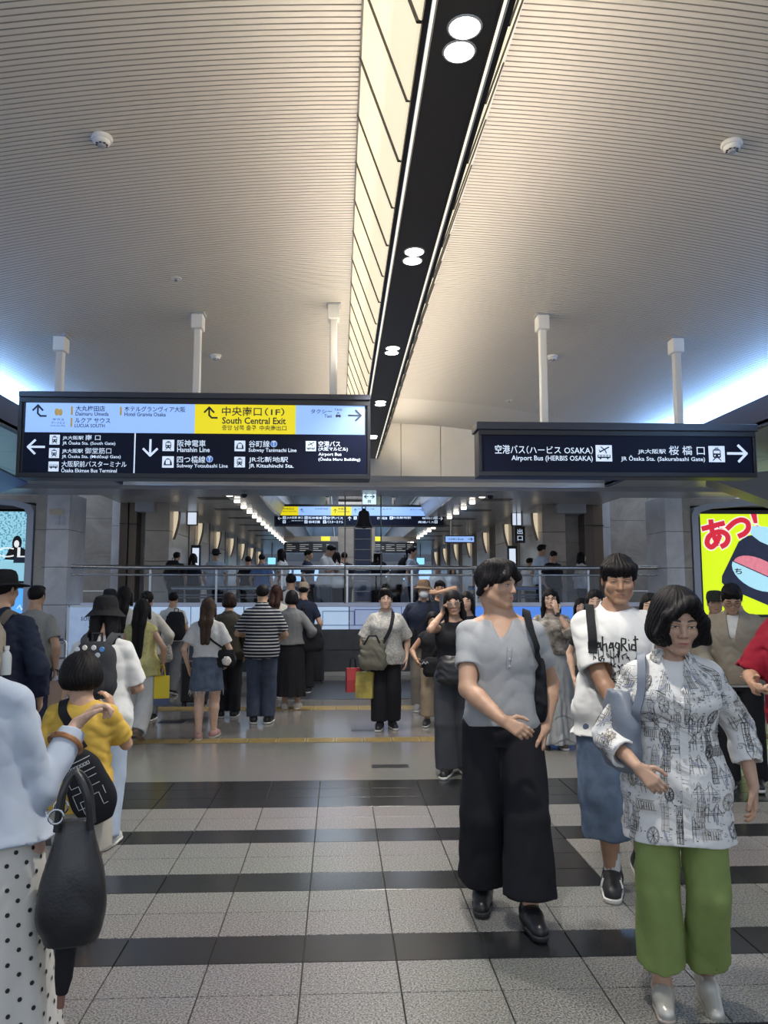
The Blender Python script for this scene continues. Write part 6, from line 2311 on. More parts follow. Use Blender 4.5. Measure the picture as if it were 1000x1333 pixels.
# woman at the left edge in the pale cardigan
p1 = Person((-1.02, 2.36, 0), 172, 'woman seen from behind in pale blue cardigan and polka-dot skirt, arm raised', dict(
    H=1.60, fem=1, skin='fair', res=.0095, fine=.0036, hy=10, hp=4, shw=1.12, side=.16, ho=(.030, 0, -.01),
    hR=(-.100, -.130, .722), eR=(0, .5, -1), hdR=(-.62, -.35, .55), hnR=(-.2, -.35, .95), hsR=(.55, .1, .8), curlR=[.75, .85, .9, .95], thumbR=.5,
    hL=(.13, -.05, .50), fR=(-.05, .05, .045), fL=(.05, -.05, .045)))
p1.hair('longback', (.022, .017, .014), 'hair_dark_brown')
M_card = cloth('cardigan_pale_blue', (.43, .48, .56), .9, .10, 6, .35)
p1s = p1.top(M_card, 'l', ease=.014, hem=.540, neck='crew', nr=.05, wr=(.004, .13), sr=1.25, flare=.01, name='cardigan', slen=.125)
M_dot = cloth('skirt_cream', (.56, .54, .50), .85, .04, 10, .2)
p1k = p1.skirt(M_dot, hemz=.07, bot=(.165, .155), top=(.085, .066), pleats=7, amp=.05, waist=.65)
S1 = Surf(p1k, p1)
dots = MB()
for i in range(26):
    z = .14 + i * .031
    for j in range(-13, 14):
        a = (j + .5 * (i % 2)) * .30
        r = S1.radial(a + math.pi, z, (0, 0), .0018)
        if r is None:
            continue
        P, N = r
        e1 = nv(np.cross(N, (0, 0, 1)))
        e2 = np.cross(N, e1)
        dots.add([tuple(P + (e1 * math.cos(t) + e2 * math.sin(t)) * .0062) for t in np.linspace(0, 2 * math.pi, 9)[:-1]], [tuple(range(8))])
tag(dots.build('polka_dots', mat('dot_black', (.015, .015, .018), .8), p1k), kind='stuff')
p1.shoes(mat('shoe_black', (.015, .015, .016), .4))
wr_, hd_ = p1.J['wrR'], nv(p1.J['wrR'] - p1.J['elR'])
e1 = nv(np.cross(hd_, (0, 0, 1)))
e2 = np.cross(hd_, e1)
c0 = wr_ - hd_ * .075
MB().tube([tuple(c0 + (e1 * math.cos(t) + e2 * math.sin(t)) * .050) for t in np.linspace(0, 2 * math.pi, 25)], .0085, 8).build('bangle', mat('bangle_tortoise', (.30, .13, .05), .25, var=.5, vscale=40), p1.root, True)
M_tote = mat('black_leather_soft', (.020, .020, .022), .38, bump=.10, bscale=120)
tb = prop(p1, 'tote_bag', 'black soft leather tote hanging from the cardigan woman\'s arm', 'handbag', (-.290, .045, .615), 20)
blob_bag('body', .175, .13, .32, M_tote, tb, .46, wr=(.003, .16), seed=21, res=.007, n=2.8)
for s_ in (-1, 1):
    MB().tube([tuple(q) for q in dense([(-.045, s_ * .03, .30), (-.03, s_ * .035, .40), (.005, s_ * .01, .45), (.035, s_ * .03, .40), (.045, s_ * .03, .30)], 6)], .0095, 10).build('handle', M_tote, tb, True)
    MB().tube([(.045 + .019 * math.cos(t), s_ * .05 , .345 + .019 * math.sin(t)) for t in np.linspace(0, 2 * math.pi, 15)], .0035, 6).build('ring', M_steel, tb, True)
MB().tube([(-.03, -.07, .31), (.0, -.082, .2), (.02, -.07, .05)], .004, 6).build('seam', M_tote, tb, True)
um = prop(p1, 'umbrella', 'folded black umbrella hanging below the black leather tote', 'umbrella', (-.27, .03, .445), 0)
MB().tube([(0, 0, .24), (0, 0, .16), (.004, 0, .06), (.008, 0, .02)], [.022, .030, .024, .016], 10).build('canopy', cloth('umbrella_black', (.015, .015, .018)), um, True)
MB().tube([(.008, 0, .022), (.010, 0, -.018)], [.012, .010], 8).build('handle', mat('umbrella_handle', (.22, .11, .08), .4), um, True)
MB().tube([(0, 0, .23), (.0, .0, .30)], .004, 6).build('wrist_strap', M_black, um, True)

# boy in yellow
by = Person((-1.24, 3.87, 0), 176, 'boy seen from behind in yellow shirt and beige shorts, hand at ear', dict(
    H=1.25, child=1, skin='mid', res=.0088, fine=.0040, hy=38, hp=6, hh=.165, shw=1.16, ho=(.02, 0, 0),
    hR=(-.095, -.060, .79), eR=(-.35, .25, -1), hdR=(.25, .15, .95), hnR=(-.9, .1, .2), curlR=[.5, .6, .7, .8],
    hL=(.13, -.08, .50), fR=(-.055, .06, .050), fL=(.06, -.12, .045), ftR=.01))
by.hair('bowl', (.014, .012, .012), k=1.10)
bys = by.top(cloth('tee_yellow', (.60, .385, .07), .85, .06, 12, .25), 's', ease=.018, hem=.435, neck='crew', nr=.060, slen=.13, wr=(.004, .08), sr=1.4, name='t_shirt')
by.trousers(cloth('shorts_beige', (.44, .41, .35)), hemz=.285, thigh=.066, knee=.07, hem=.070, waist=.58, name='shorts', wr=(.004, .09))
by.shoes(mat('shoe_black', (.015, .015, .016), .4), mat('sole_dark', (.03, .03, .03), .6))
bb = prop(by, 'sling_bag', 'black sling bag with pale grid print on the yellow-shirt boy\'s back', 'bag', (-.160, .105, .515), 14)
F = Field((-.15, -.08, -.04), (.15, .10, .42), .009)
F.loft([(0, 0, .02, .045, .022), (.05, 0, .02, .085, .038), (.20, 0, .02, .095, .045), (.31, 0, .02, .070, .036), (.36, 0, .02, .030, .018)], 0, n=2.6)
o = link('body', F.mesh('body'), cloth('bag_black', (.012, .013, .017)), bb)
o.rotation_euler = (0, R(24), 0)
bv = mesh_bvh(o.data)
def gback(x, z):
    q = bv.ray_cast(Vector((x, .3, z)), Vector((0, -1, 0)), .5)
    return None if q[0] is None else (np.array(q[0] + q[1] * .0015), np.array(q[1]))
b = MB()
L = []
for i in range(7):
    x = -.05 + i * .014
    L.append([(x, .275), (x + .009, .275), (x + .009, .288), (x, .288), (x, .275)])
L += [[(-.065, .25), (.065, .25), (.065, .20), (.03, .20), (.03, .17), (.07, .17), (.07, .10), (.0, .10), (.0, .14), (-.04, .14), (-.04, .08), (-.06, .08)], [(-.06, .22), (-.02, .22), (-.02, .18), (-.06, .18)], [(.02, .13), (.05, .13), (.05, .07), (.02, .07)], [(-.06, .305), (.045, .305)], [(-.065, .12), (-.065, .16)]]
draw(gback, L, .0032, b)
tag(b.build('grid_print', mat('print_pale', (.45, .47, .5), .7), o), kind='stuff')
strap(by, [bys], [(-.06, .13, .84), (-.0, .12, .92), (.06, .10, 1.00), (.085, .02, 1.055), (.075, -.08, 1.00), (.03, -.13, .90)], .046, cloth('strap_black', (.014, .015, .018)), bb, t=.006)

# woman in the bucket hat
bk = Person((-1.50, 5.05, 0), 178, 'woman in black bucket hat and loose white shirt seen from behind', dict(
    H=1.53, fem=1, res=.0095, hy=8, shw=1.15, hR=(-.09, -.17, .60), eR=(-.6, .4, -1), hL=(.11, -.15, .58), fR=(-.05, .05, .045), fL=(.05, -.08, .045)))
bk.hair('medium', (.012, .010, .010), res=.006)
bk.hat(cloth('hat_black', (.012, .012, .014)), brim=.050, crown=.105, droop=.75, z=.035)
bks = bk.top(M_wt, 's', ease=.026, hem=.43, nr=.052, slen=.150, wr=(.006, .10), sr=1.4, name='t_shirt')
bk.trousers(cloth('jeans_pale', (.38, .45, .56)), hemz=.05, hem=.05, waist=.57)
bk.shoes(mat('sneaker_white', (.6, .6, .58), .6))
bp = backpack(bk, 'grey-black backpack with round pins on the bucket-hat woman\'s back', cloth('pack_grey', (.035, .037, .042)), (0, .10, .92), .26, .15, .34)
for i, (x, z, c) in enumerate(((-.07, .30, (.1, .3, .7)), (-.02, .31, (.7, .7, .7)), (.035, .31, (.75, .72, .6)), (.08, .30, (.6, .6, .65)), (-.045, .265, (.5, .55, .6)), (.01, .27, (.2, .2, .25)), (.06, .265, (.7, .6, .5)))):
    MB().lathe([(0, 0), (.016, 0), (.014, .006), (0, .007)], (x, .145, z), 12, 'y').build('pin_badge', mat('pin_%d' % i, c, .4), bp)
for sg in (1, -1):
    strap(bk, [bks], [(sg * .06, .16, 1.20), (sg * .085, .12, 1.28), (sg * .095, .02, 1.30), (sg * .09, -.09, 1.22)], .046, cloth('strap_grey', (.06, .062, .068)), bp, t=.006)

# small helper for the figures further back
def mid(x, y, yaw, label, H=1.6, group=None, **k):
    c = dict(H=H, res=k.pop('res', .0125))
    c.update(k)
    return Person((x, y, 0), yaw, label, c, group)
BLK = cloth('black_cotton', (.014, .014, .017))
NVY = cloth('navy_cotton', (.016, .022, .045))
JEAN = cloth('jeans_dark', (.05, .065, .10), .85, .2)
GREYP = cloth('grey_trouser', (.12, .125, .135))
STRB = cloth('strap_black', (.014, .015, .018))
SHB = mat('shoe_black', (.015, .015, .016), .4)

# man with the wide brimmed hat
q = mid(-2.30, 5.4, 176, 'man in wide-brimmed black hat and navy top at left edge, seen from behind', 1.70, fem=0, res=.0105, hy=-14, shw=1.15, hR=(-.14, -.06, .50), fL=(.05, -.08, .045))
q.hair('crop')
q.hat(cloth('hat_black', (.012, .012, .014)), brim=.075, crown=.10, droop=.15, z=.045)
qs = q.top(NVY, 'l', ease=.024, hem=.50, sr=1.4, wr=(.006, .1))
q.trousers(NVY, waist=.57)
q.shoes(SHB)
g = backpack(q, 'beige backpack on the wide-hat man at the left edge', cloth('pack_beige', (.34, .30, .25)), (.03, .12, .98), .30, .17, .40)
strap(q, [qs], [(-.07, .15, 1.36), (-.10, .10, 1.43), (-.105, .0, 1.42), (-.10, -.10, 1.34)], .05, cloth('strap_brown', (.12, .10, .085)), g, t=.006)
wb = prop(q, 'water_bottle', 'clear plastic bottle in the beige backpack\'s side pocket', 'bottle', (-.145, .20, 1.03))
MB().lathe([(0, 0), (.031, 0), (.033, .01), (.033, .11), (.030, .13), (.014, .155), (.014, .165), (0, .165)], (0, 0, 0), 16).build('body', mat('bottle_plastic', (.55, .60, .63), .15), wb, True)
MB().lathe([(0, .160), (.0165, .160), (.0165, .185), (0, .185)], (0, 0, 0), 14).build('cap', mat('cap_white', (.7, .7, .7), .4), wb, True)

# man in the grey shirt
q = mid(-3.0, 7.8, 176, 'man in grey short-sleeved shirt and navy trousers, back turned, near left wall', 1.63, res=.0115, hR=(-.128, -.02, .505), fR=(-.05, .05, .045), fL=(.05, -.06, .045))
q.hair('short')
q.top(cloth('shirt_stone_grey', (.27, .265, .25)), 's', ease=.020, hem=.505, slen=.12, sr=1.4)
collar(q, cloth('shirt_stone_grey', (.27, .265, .25)), w=.04, r=.056, open_=.03)
q.trousers(NVY, waist=.56)
q.shoes(SHB)
paper_bag('paper_bag', 'brown paper bag in the grey-shirt man\'s right hand', 'bag', q, (-.21, -.02, .42), .20, .10, .27, mat('kraft_paper', (.36, .24, .18), .7), STRB)

# two dark heads behind the bucket hat
q = mid(-2.95, 10.1, 180, 'person in dark cap half hidden behind the black bucket hat', 1.58, fem=1)
q.hair('medium'); q.hat(cloth('cap_dark', (.02, .022, .03)), brim=.03, crown=.09, z=.05)
q.top(BLK, 's', ease=.02); q.trousers(BLK, waist=.58); q.shoes(SHB)
q = mid(-2.52, 9.2, 180, 'woman with long black hair and white top right behind the bucket hat', 1.63, fem=1)
q.hair('longback'); q.top(cloth('white_plain', (.60, .60, .59)), 's', ease=.022, hem=.5, sr=1.3); q.trousers(JEAN, waist=.58); q.shoes(SHB)
# woman with the white hair tie
q = mid(-2.36, 9.65, 184, 'woman in cream top with white hair tie and low bun', 1.57, fem=1, hR=(-.15, -.06, .56), hy=-10)
q.hair('bun')
hc, Rm, hs = q.J['head'], q.J['hR'], q.J['hs']
MB().tube([tuple(hc + Rm @ np.array([.034 * math.cos(t), .105, -.012 + .018 * math.sin(t)]) * hs) for t in np.linspace(0, 2 * math.pi, 13)], .013, 8).build('hair_tie', mat('tie_white', (.7, .68, .65), .8), q.root, True)
q.top(cloth('cream_top', (.58, .555, .51)), 'm', ease=.022, hem=.5, sr=1.3); q.trousers(GREYP, waist=.58); q.shoes(SHB)
g = prop(q, 'shoulder_bag', 'small patterned bag on the bun woman\'s right arm', 'handbag', (-.22, .02, .70))
blob_bag('body', .20, .10, .24, mat('bag_pattern', (.30, .29, .27), .7, var=.7, vscale=60), g, .6, seed=4)
MB().tube([(-.06, 0, .22), (-.02, 0, .42), (.04, 0, .42), (.06, 0, .22)], .008, 6).build('strap', STRB, g, True)

# woman in the yellow tunic
yd = mid(-2.13, 8.5, 176, 'woman with waist-long black hair, sleeveless yellow tunic and white trousers', 1.48, fem=1, skin='mid', res=.0115, hR=(-.155, -.03, .52), eR=(-1, .8, 0), hL=(.12, -.1, .55), fL=(.05, -.08, .045), fR=(-.045, .17, .10), ftR=.06)
yd.hair('waist', (.010, .009, .010), k=1.05)
yd.top(mat('tunic_yellow', (.46, .42, .17), .8, var=.18, vscale=40), '0', ease=.022, hem=.45, flare=.03, nr=.05, name='tunic')
yd.trousers(cloth('trouser_white', (.60, .60, .58)), hemz=.08, thigh=.062, knee=.062, hem=.066, waist=.56)
yd.shoes(mat('shoe_taupe', (.30, .27, .24), .6), mat('sole_taupe2', (.25, .22, .19), .6))
g = paper_bag('tote_bag', 'bright yellow printed tote beside the yellow-tunic woman', 'bag', yd, (-.235, .0, .36), .16, .13, .30, mat('tote_yellow', (.75, .56, .03), .7), mat('tote_strap', (.70, .55, .04), .7), 20)
boxo('base_band', (-.083, .083, -.068, .068, .0, .07), mat('tote_navy', (.07, .09, .17), .7), g)
flat('print', [[(-.03, .21), (.0, .245), (.03, .21), (.0, .19)], [(-.06, .09), (.05, .09), (.02, .11), (-.05, .12)]], -.068, mat('tote_red', (.5, .05, .05), .7), g, .002)

# man with the white shirt and the black backpack, further on
q = mid(-2.54, 12, 176, 'man in white shirt and grey trousers walking far ahead on the left', 1.55, fR=(-.05, .16, .06), ftR=.03, fL=(.05, -.1, .045))
q.hair('short'); q.top(cloth('white_plain', (.60, .60, .59)), 's', ease=.02, hem=.52); q.trousers(GREYP, waist=.56); q.shoes(SHB)
backpack(q, 'black backpack of the white-shirt man far ahead on the left', BLK, (-.09, .10, .83), .28, .16, .42)
wheeled_case('black suitcase on the floor left of the denim-skirt woman', -1.98, 10.9, .36, .24, .60, mat('case_black', (.014, .014, .017), .4))
wheeled_case('black suitcase standing right of the long-black-skirt woman', -.42, 13.3, .36, .24, .66, mat('case_black', (.014, .014, .017), .4))

# girl in the denim skirt
gd = mid(-1.41, 8.45, 178, 'young woman in white shirt and frayed denim skirt with long brown hair', 1.50, fem=1, skin='fair', res=.011, hR=(-.125, -.10, .53), hL=(.135, -.01, .50), fL=(.045, .03, .045), fR=(-.045, -.05, .045), shw=1.1)
gd.hair('longback', (.075, .045, .03), 'hair_brown', res=.009)
gds = gd.top(cloth('white_plain', (.60, .60, .59)), 's', ease=.026, hem=.575, slen=.125, sr=1.5)
gk = gd.skirt(cloth('denim_skirt', (.09, .115, .16), .85, .3), hemz=.345, bot=(.125, .10), top=(.082, .062), pleats=3, amp=.02, waist=.62, name='denim_skirt')
b = MB()
rg = random.Random(2)
p0 = gd.J['tor'](0, .004, .53)
for i in range(60):
    t = rg.random() * 6.28
    x, y = p0[0] + .125 * 1.5 * .98 * math.sin(t), p0[1] - .10 * 1.5 * .98 * math.cos(t)
    b.tube([(x, y, .535), (x + rg.uniform(-.01, .01), y, .535 - rg.uniform(.03, .08))], .002, 3)
tag(b.build('fringe', mat('fringe_white', (.5, .52, .55), .8), gk), kind='stuff')
gd.shoes(mat('sandal_pink', (.40, .22, .20), .6), mat('sole_pale', (.5, .46, .42), .6), hi=-.028)
g = prop(gd, 'shoulder_bag', 'black crossbody bag with white pompom on the denim-skirt woman', 'handbag', (-.20, .03, .76))
blob_bag('body', .22, .10, .18, BLK, g, .8, seed=9)
o = bpy.data.objects.new('pompom', None)
COL.objects.unlink(o) if o.name in COL.objects else None
bpy.data.objects.remove(o)
F = Field((-.06, -.06, -.06), (.06, .06, .06), .008); F.ell((0, 0, 0), (.045, .045, .045)); F.wrinkle(.008, .02, 3)
o = link('pompom', F.mesh('pompom'), mat('pompom_white', (.66, .63, .58), .9), g); o.location = (-.03, .09, .07)
strap(gd, [gds], [(-.17, .08, .97), (-.06, .14, 1.06), (.05, .12, 1.18), (.085, .02, 1.235), (.06, -.1, 1.15)], .022, STRB, g)

# olive coat and bob
q = mid(-1.38, 9.85, 182, 'woman with brown bob and dark olive top beside the denim-skirt woman', 1.55, fem=1, hL=(.13, -.05, .5))
q.hair('bob', (.030, .017, .013), 'hair_chestnut'); q.top(cloth('olive_dark', (.050, .044, .033)), 'l', ease=.024, hem=.46, sr=1.4); q.trousers(BLK, waist=.56); q.shoes(SHB)
paper_bag('paper_bag', 'orange paper bag hanging beside the brown-bob woman', 'bag', q, (.165, -.05, .42), .14, .09, .26, mat('paper_orange', (.62, .26, .05), .6), STRB)

# striped man
M_str = cloth('stripes', (.014, .016, .03))
nt = M_str.node_tree
tc = nt.nodes.new('ShaderNodeTexCoord'); sp = nt.nodes.new('ShaderNodeSeparateXYZ'); mm = nt.nodes.new('ShaderNodeMath'); mg = nt.nodes.new('ShaderNodeMath'); rp = nt.nodes.new('ShaderNodeMix')
mm.operation = 'FRACT'; mg.operation = 'GREATER_THAN'; mg.inputs[1].default_value = .66
ms = nt.nodes.new('ShaderNodeMath'); ms.operation = 'MULTIPLY'; ms.inputs[1].default_value = 26
nt.links.new(tc.outputs['Object'], sp.inputs[0]); nt.links.new(sp.outputs['Z'], ms.inputs[0]); nt.links.new(ms.outputs[0], mm.inputs[0]); nt.links.new(mm.outputs[0], mg.inputs[0])
rp.data_type = 'RGBA'; rp.inputs['A'].default_value = (.014, .016, .03, 1); rp.inputs['B'].default_value = (.52, .52, .50, 1)
nt.links.new(mg.outputs[0], rp.inputs['Factor']); nt.links.new(rp.outputs['Result'], nt.nodes['Principled BSDF'].inputs['Base Color'])
q = mid(-.92, 9.4, 178, 'man in navy and white striped shirt and jeans seen from behind', 1.65, build=1.12, shw=1.08, res=.0115, hL=(.10, -.15, .62), hR=(-.10, -.15, .58))
q.hair('short'); q.top(M_str, 's', ease=.026, hem=.465, slen=.14, sr=1.5); q.trousers(JEAN, waist=.56); q.shoes(SHB)

# woman with the grey cardigan
q = mid(-.63, 10.5, 178, 'woman with black bob, grey cardigan and long black skirt, back turned', 1.58, fem=1, res=.0125, hL=(.09, -.12, .60), hR=(-.14, -.05, .55))
q.hair('bob', (.010, .009, .010)); q.top(cloth('grey_knit', (.155, .16, .165)), 'l', ease=.024, hem=.54, sr=1.5); q.skirt(BLK, hemz=.11, bot=(.125, .11), waist=.61); q.shoes(mat('shoe_pale', (.55, .52, .47), .5), hi=-.02)
g = prop(q, 'shoulder_bag', 'large black tote on the grey-cardigan woman\'s shoulder', 'handbag', (-.27, .0, .76))
blob_bag('body', .32, .14, .36, BLK, g, .7, seed=12, res=.014)
MB().tube([(.02, 0, .34), (.10, .02, .58), (.14, .0, .60), (.10, -.04, .36)], .012, 6).build('strap', STRB, g, True)
# three further people beyond them
q = mid(-.93, 11.6, 172, 'woman with long reddish-brown hair and cream top, between striped man and bob woman', 1.66, fem=1)
q.hair('longback', (.055, .022, .016), 'hair_auburn'); q.top(cloth('cream_top', (.58, .555, .51)), 's', ease=.02); q.trousers(GREYP, waist=.58); q.shoes(SHB)
q = mid(-.80, 13.0, 180, 'tall man in white shirt beyond the black-bob woman', 1.86)
q.hair('short'); q.top(cloth('white_plain', (.60, .60, .59)), 's', ease=.025, hem=.5); q.trousers(NVY, waist=.56); q.shoes(SHB)
q = mid(-.55, 12.1, 184, 'man in beige cap and navy shirt beyond the black-bob woman', 1.69)
q.hair('crop'); q.hat(cloth('cap_beige', (.30, .25, .19)), crown=.10, z=.04, peak=True); q.top(NVY, 's', ease=.022, hem=.5); q.trousers(BLK, waist=.56); q.shoes(SHB)

# woman with the shopping bags
bw = mid(.55, 9.0, -2, 'woman with round glasses and olive bag carrying paper bags, facing the camera', 1.58, fem=1, skin='fair', build=1.10, res=.0105, shw=1.12, hp=-9, hh=.138, hR=(-.165, -.06, .50), eR=(-1, .8, .2), hL=(.150, -.01, .50), fL=(.045, .03, .045), fR=(-.045, -.03, .045))
bw.face(full=False, lip=(.42, .17, .15)); bw.hair('medium', (.015, .012, .012), res=.007) if 0 else bw.hair('short', (.013, .011, .011), res=.007, k=1.10)
bw.glasses(mat('glasses_rim', (.40, .33, .26), .3, metal=.5), r=.023, h=.022)
bws = bw.top(mat('blouse_speckle', (.40, .39, .36), .8, var=.35, vscale=55), 's', ease=.034, hem=.465, slen=.155, sr=1.7, name='blouse', nr=.046)
bw.trousers(cloth('black_wide', (.012, .012, .016)), hemz=.065, thigh=.056, knee=.058, hem=.064, waist=.54)
bw.shoes(mat('sneaker_black', (.014, .014, .016), .5), None)
g = prop(bw, 'crossbody_bag', 'big olive-grey crossbody bag on the round-glasses woman\'s hip', 'handbag', (-.155, -.19, .685), 0)
blob_bag('body', .30, .15, .33, cloth('bag_olive', (.135, .128, .10), .7), g, .72, seed=31, wr=(.008, .1))
strap(bw, [bws], [(-.04, -.20, .98), (.04, -.17, 1.12), (.075, -.12, 1.25), (.09, -.0, 1.335), (.06, .1, 1.25)], .04, STRB, g, t=.006)
MB().tube([(-.10, -.05, .28), (-.04, -.06, .38), (.04, -.06, .38), (.08, -.05, .30)], .010, 6).build('handle', STRB, g, True)
paper_bag('paper_bag', 'red paper bag in the round-glasses woman\'s right hand', 'bag', bw, (-.38, -.05, .42), .16, .09, .27, mat('paper_red', (.36, .035, .04), .6), STRB, 15)
paper_bag('paper_bag', 'yellow and olive paper bag in the round-glasses woman\'s right hand', 'bag', bw, (-.24, -.10, .36), .20, .10, .29, mat('paper_yellow', (.36, .29, .06), .6, var=.4, vscale=9), STRB, -20)

# man with the mask
mk = mid(1.14, 10.3, -6, 'man in brown hat, white face mask and navy polo shirt', 1.70, build=1.12, shw=1.15, res=.0125, hR=(-.16, -.02, .5), hL=(.14, -.1, .55))
mk.face(full=False); mk.hair('crop', res=.008)
mk.hat(cloth('hat_brown', (.17, .115, .075)), brim=.045, crown=.10, droop=.5, z=.045)
hc, Rm, hs = mk.J['head'], mk.J['hR'], mk.J['hs']
rr = []
for z_, w_, y_ in ((-.012, .055, -.104), (-.045, .064, -.112), (-.085, .058, -.100), (-.108, .035, -.085)):
    rr.append([tuple(hc + Rm @ np.array([w_ * math.sin(t), y_ + .085 * (1 - math.cos(t * .92)), z_]) * hs) for t in np.linspace(-1.45, 1.45, 11)])
o = MB().loft(rr, False, False, False).build('face_mask', mat('mask_white', (.66, .67, .69), .8), mk.root, True)
o.modifiers.new('thickness', 'SOLIDIFY').thickness = .004
mks = mk.top(NVY, 's', ease=.028, hem=.48, slen=.15, sr=1.5, name='polo_shirt'); collar(mk, NVY, w=.04, r=.056, open_=.06)
mk.trousers(cloth('trouser_taupe', (.17, .15, .125)), waist=.55); mk.shoes(mat('sneaker_grey', (.25, .25, .25), .5), None)
g = prop(mk, 'shoulder_bag', 'black bag at the masked man\'s right hip', 'bag', (-.21, -.12, .80)); blob_bag('body', .24, .12, .28, BLK, g, .8, seed=2)
strap(mk, [mks], [(-.10, -.20, 1.02), (.02, -.18, 1.20), (.08, -.12, 1.36), (.095, 0, 1.44)], .036, STRB, g)

# child with glasses
kd = mid(1.13, 9.22, -8, 'child with glasses, black vest and beige trousers carrying a black bag', 1.32, child=.6, res=.0105, hR=(-.15, -.12, .58), hL=(.13, -.1, .58), hp=-6, fL=(.06, .08, .045), fR=(-.06, -.06, .045))
kd.face(full=False); kd.hair('bowl', res=.008); kd.glasses(mat('glasses_dark', (.08, .07, .07), .3), r=.022, h=.018)
kds = kd.top(BLK, '0', ease=.018, hem=.46); kd.trousers(cloth('chino_beige', (.33, .26, .18)), hemz=.085, thigh=.062, knee=.060, hem=.060, waist=.55); kd.shoes(mat('sneaker_black', (.014, .014, .016), .5), None)
g = prop(kd, 'shoulder_bag', 'round black bag held in front by the child with glasses', 'bag', (.01, -.20, .58)); blob_bag('body', .24, .12, .22, BLK, g, .8, seed=6)
strap(kd, [kds], [(-.03, -.16, .80), (.05, -.13, .95), (.07, -.05, 1.08)], .03, STRB, g)
g = prop(kd, 'folded_cap', 'black cap with white lettering tucked over the child\'s bag', 'cap', (-.10, -.20, .73), 20)
F = Field((-.12, -.1, -.06), (.12, .1, .08), .009); F.ell((0, 0, 0), (.085, .06, .045)); F.cone((.02, -.03, -.02), (.10, -.05, -.035), .03, .02, .02)
link('crown', F.mesh('crown'), BLK, g); flat('lettering', strip([(-.05, .0), (-.03, .025), (-.01, .0), (.01, .025), (.03, .0)], .010), -.061, mat('print_pale', (.45, .47, .5), .7), g)

# woman on the phone
ph = mid(1.01, 6.78, -12, 'woman in sunglasses holding a phone to her ear, black top and grey trousers', 1.58, fem=1, skin='mid', res=.0100, fine=.005, hy=4, hp=4, hr=-8, hR=(-.062, -.045, .865), eR=(-.45, -.5, -1), hdR=(.25, .1, 1), hnR=(-.9, .2, -.1), curlR=[.8, .9, .9, 1.0], hL=(.135, -.06, .51), fL=(.045, .06, .045), fR=(-.04, -.03, .045))
ph.face(full=False, lip=(.42, .16, .14)); ph.hair('long', (.012, .010, .010), res=.006)
gl = ph.glasses(mat('glasses_clear', (.62, .55, .47), .25), r=.027, h=.024)
hc, Rm, hs = ph.J['head'], ph.J['hR'], ph.J['hs']
for sg in (1, -1):
    MB().add([tuple(hc + Rm @ np.array([sg * .033 + .026 * math.cos(t), -.097, -.004 + .023 * math.sin(t)]) * hs) for t in np.linspace(0, 2 * math.pi, 17)[:-1]], [tuple(range(16))]).build('lens', mat('lens_brown', (.20, .13, .11), .15), gl)
ph.top(BLK, '0', ease=.012, hem=.585, nr=.052, name='sleeveless_top'); ph.trousers(cloth('trouser_charcoal', (.055, .058, .066)), hemz=.04, thigh=.060, knee=.058, hem=.064, waist=.63); ph.shoes(SHB)
g = prop(ph, 'smartphone', 'dark phone held to the sunglasses woman\'s ear', 'phone', (-.098, -.075, 1.40), 30)
MB().box(-.004, .004, -.035, .035, .0, .15, .003).build('body', mat('phone_case', (.10, .10, .11), .4), g)
boxo('screen', (.0041, .0050, -.031, .031, .006, .144), M_black, g)
g = prop(ph, 'shoulder_bag', 'soft black leather bag on the phone woman\'s hip', 'handbag', (.0, -.17, .78)); blob_bag('body', .28, .12, .24, M_tote, g, .7, seed=7)
# faces behind them
q = mid(1.37, 8.25, -16, 'woman with black hair partly hidden between phone woman and henley man', 1.57, fem=1, skin='fair')
q.face(full=False); q.hair('medium', res=.008); q.top(BLK, 's', ease=.02); q.trousers(BLK, waist=.58); q.shoes(SHB)
q = mid(1.43, 10.85, -8, 'man in black raising his bare arm across his face behind the masked man', 1.72, hL=(-.02, -.12, .895), eL=(1, .0, .6), hdL=(-1, -.2, .1), skin='mid', hp=4)
q.face(full=False); q.hair('short', res=.008); q.top(BLK, 's', ease=.018, slen=.08); q.trousers(BLK, waist=.56); q.shoes(SHB)

# woman with the tiered skirt
ts = mid(2.19, 7.9, -18, 'woman with long black hair touching her face, grey tiered long skirt', 1.60, fem=1, skin='fair', res=.0100, fine=.005, hy=2, hp=0, hL=(.042, -.115, .845), eL=(.7, -.2, -1), hdL=(-.25, .1, 1), hnL=(.3, -.9, .2), curlL=[.3, .35, .4, .5], hR=(-.14, -.04, .5))
ts.face(full=False, lip=(.5, .12, .12)); ts.hair('long', (.012, .010, .010), res=.006)
tss = ts.top(mat('blouse_marbled', (.28, .25, .215), .7, var=.85, vscale=16), 'm', ease=.030, hem=.585, sr=1.9, slen=.02, name='blouse', nr=.05)
ts.skirt(cloth('skirt_grey', (.34, .35, .355), .8), hemz=.035, bot=(.16, .14), waist=.60, pleats=11, amp=.06, tiers=4, wr=(.006, .1))
ts.shoes(mat('sandal_brown', (.12, .08, .06), .5), hi=-.02)
wl_ = ts.J['wrL']; dl = nv(ts.J['wrL'] - ts.J['elL']); f1 = nv(np.cross(dl, (0, 1, 0))); f2 = np.cross(dl, f1)
MB().tube([tuple(wl_ - dl * .02 + (f1 * math.cos(t) + f2 * math.sin(t)) * .027) for t in np.linspace(0, 2 * math.pi, 17)], .009, 6).build('watch_strap', M_black, ts.root, True)
MB().box(-.017, .017, -.008, .006, -.02, .02, .004).build('watch', M_black, ts.root).location = tuple(wl_ - dl * .02 + np.array([0, -.033, 0]))
g = prop(ts, 'shoulder_bag', 'small black bag on thin strap at the tiered-skirt woman\'s hip', 'handbag', (-.19, -.03, .72)); blob_bag('body', .15, .06, .20, BLK, g, .9, seed=14)
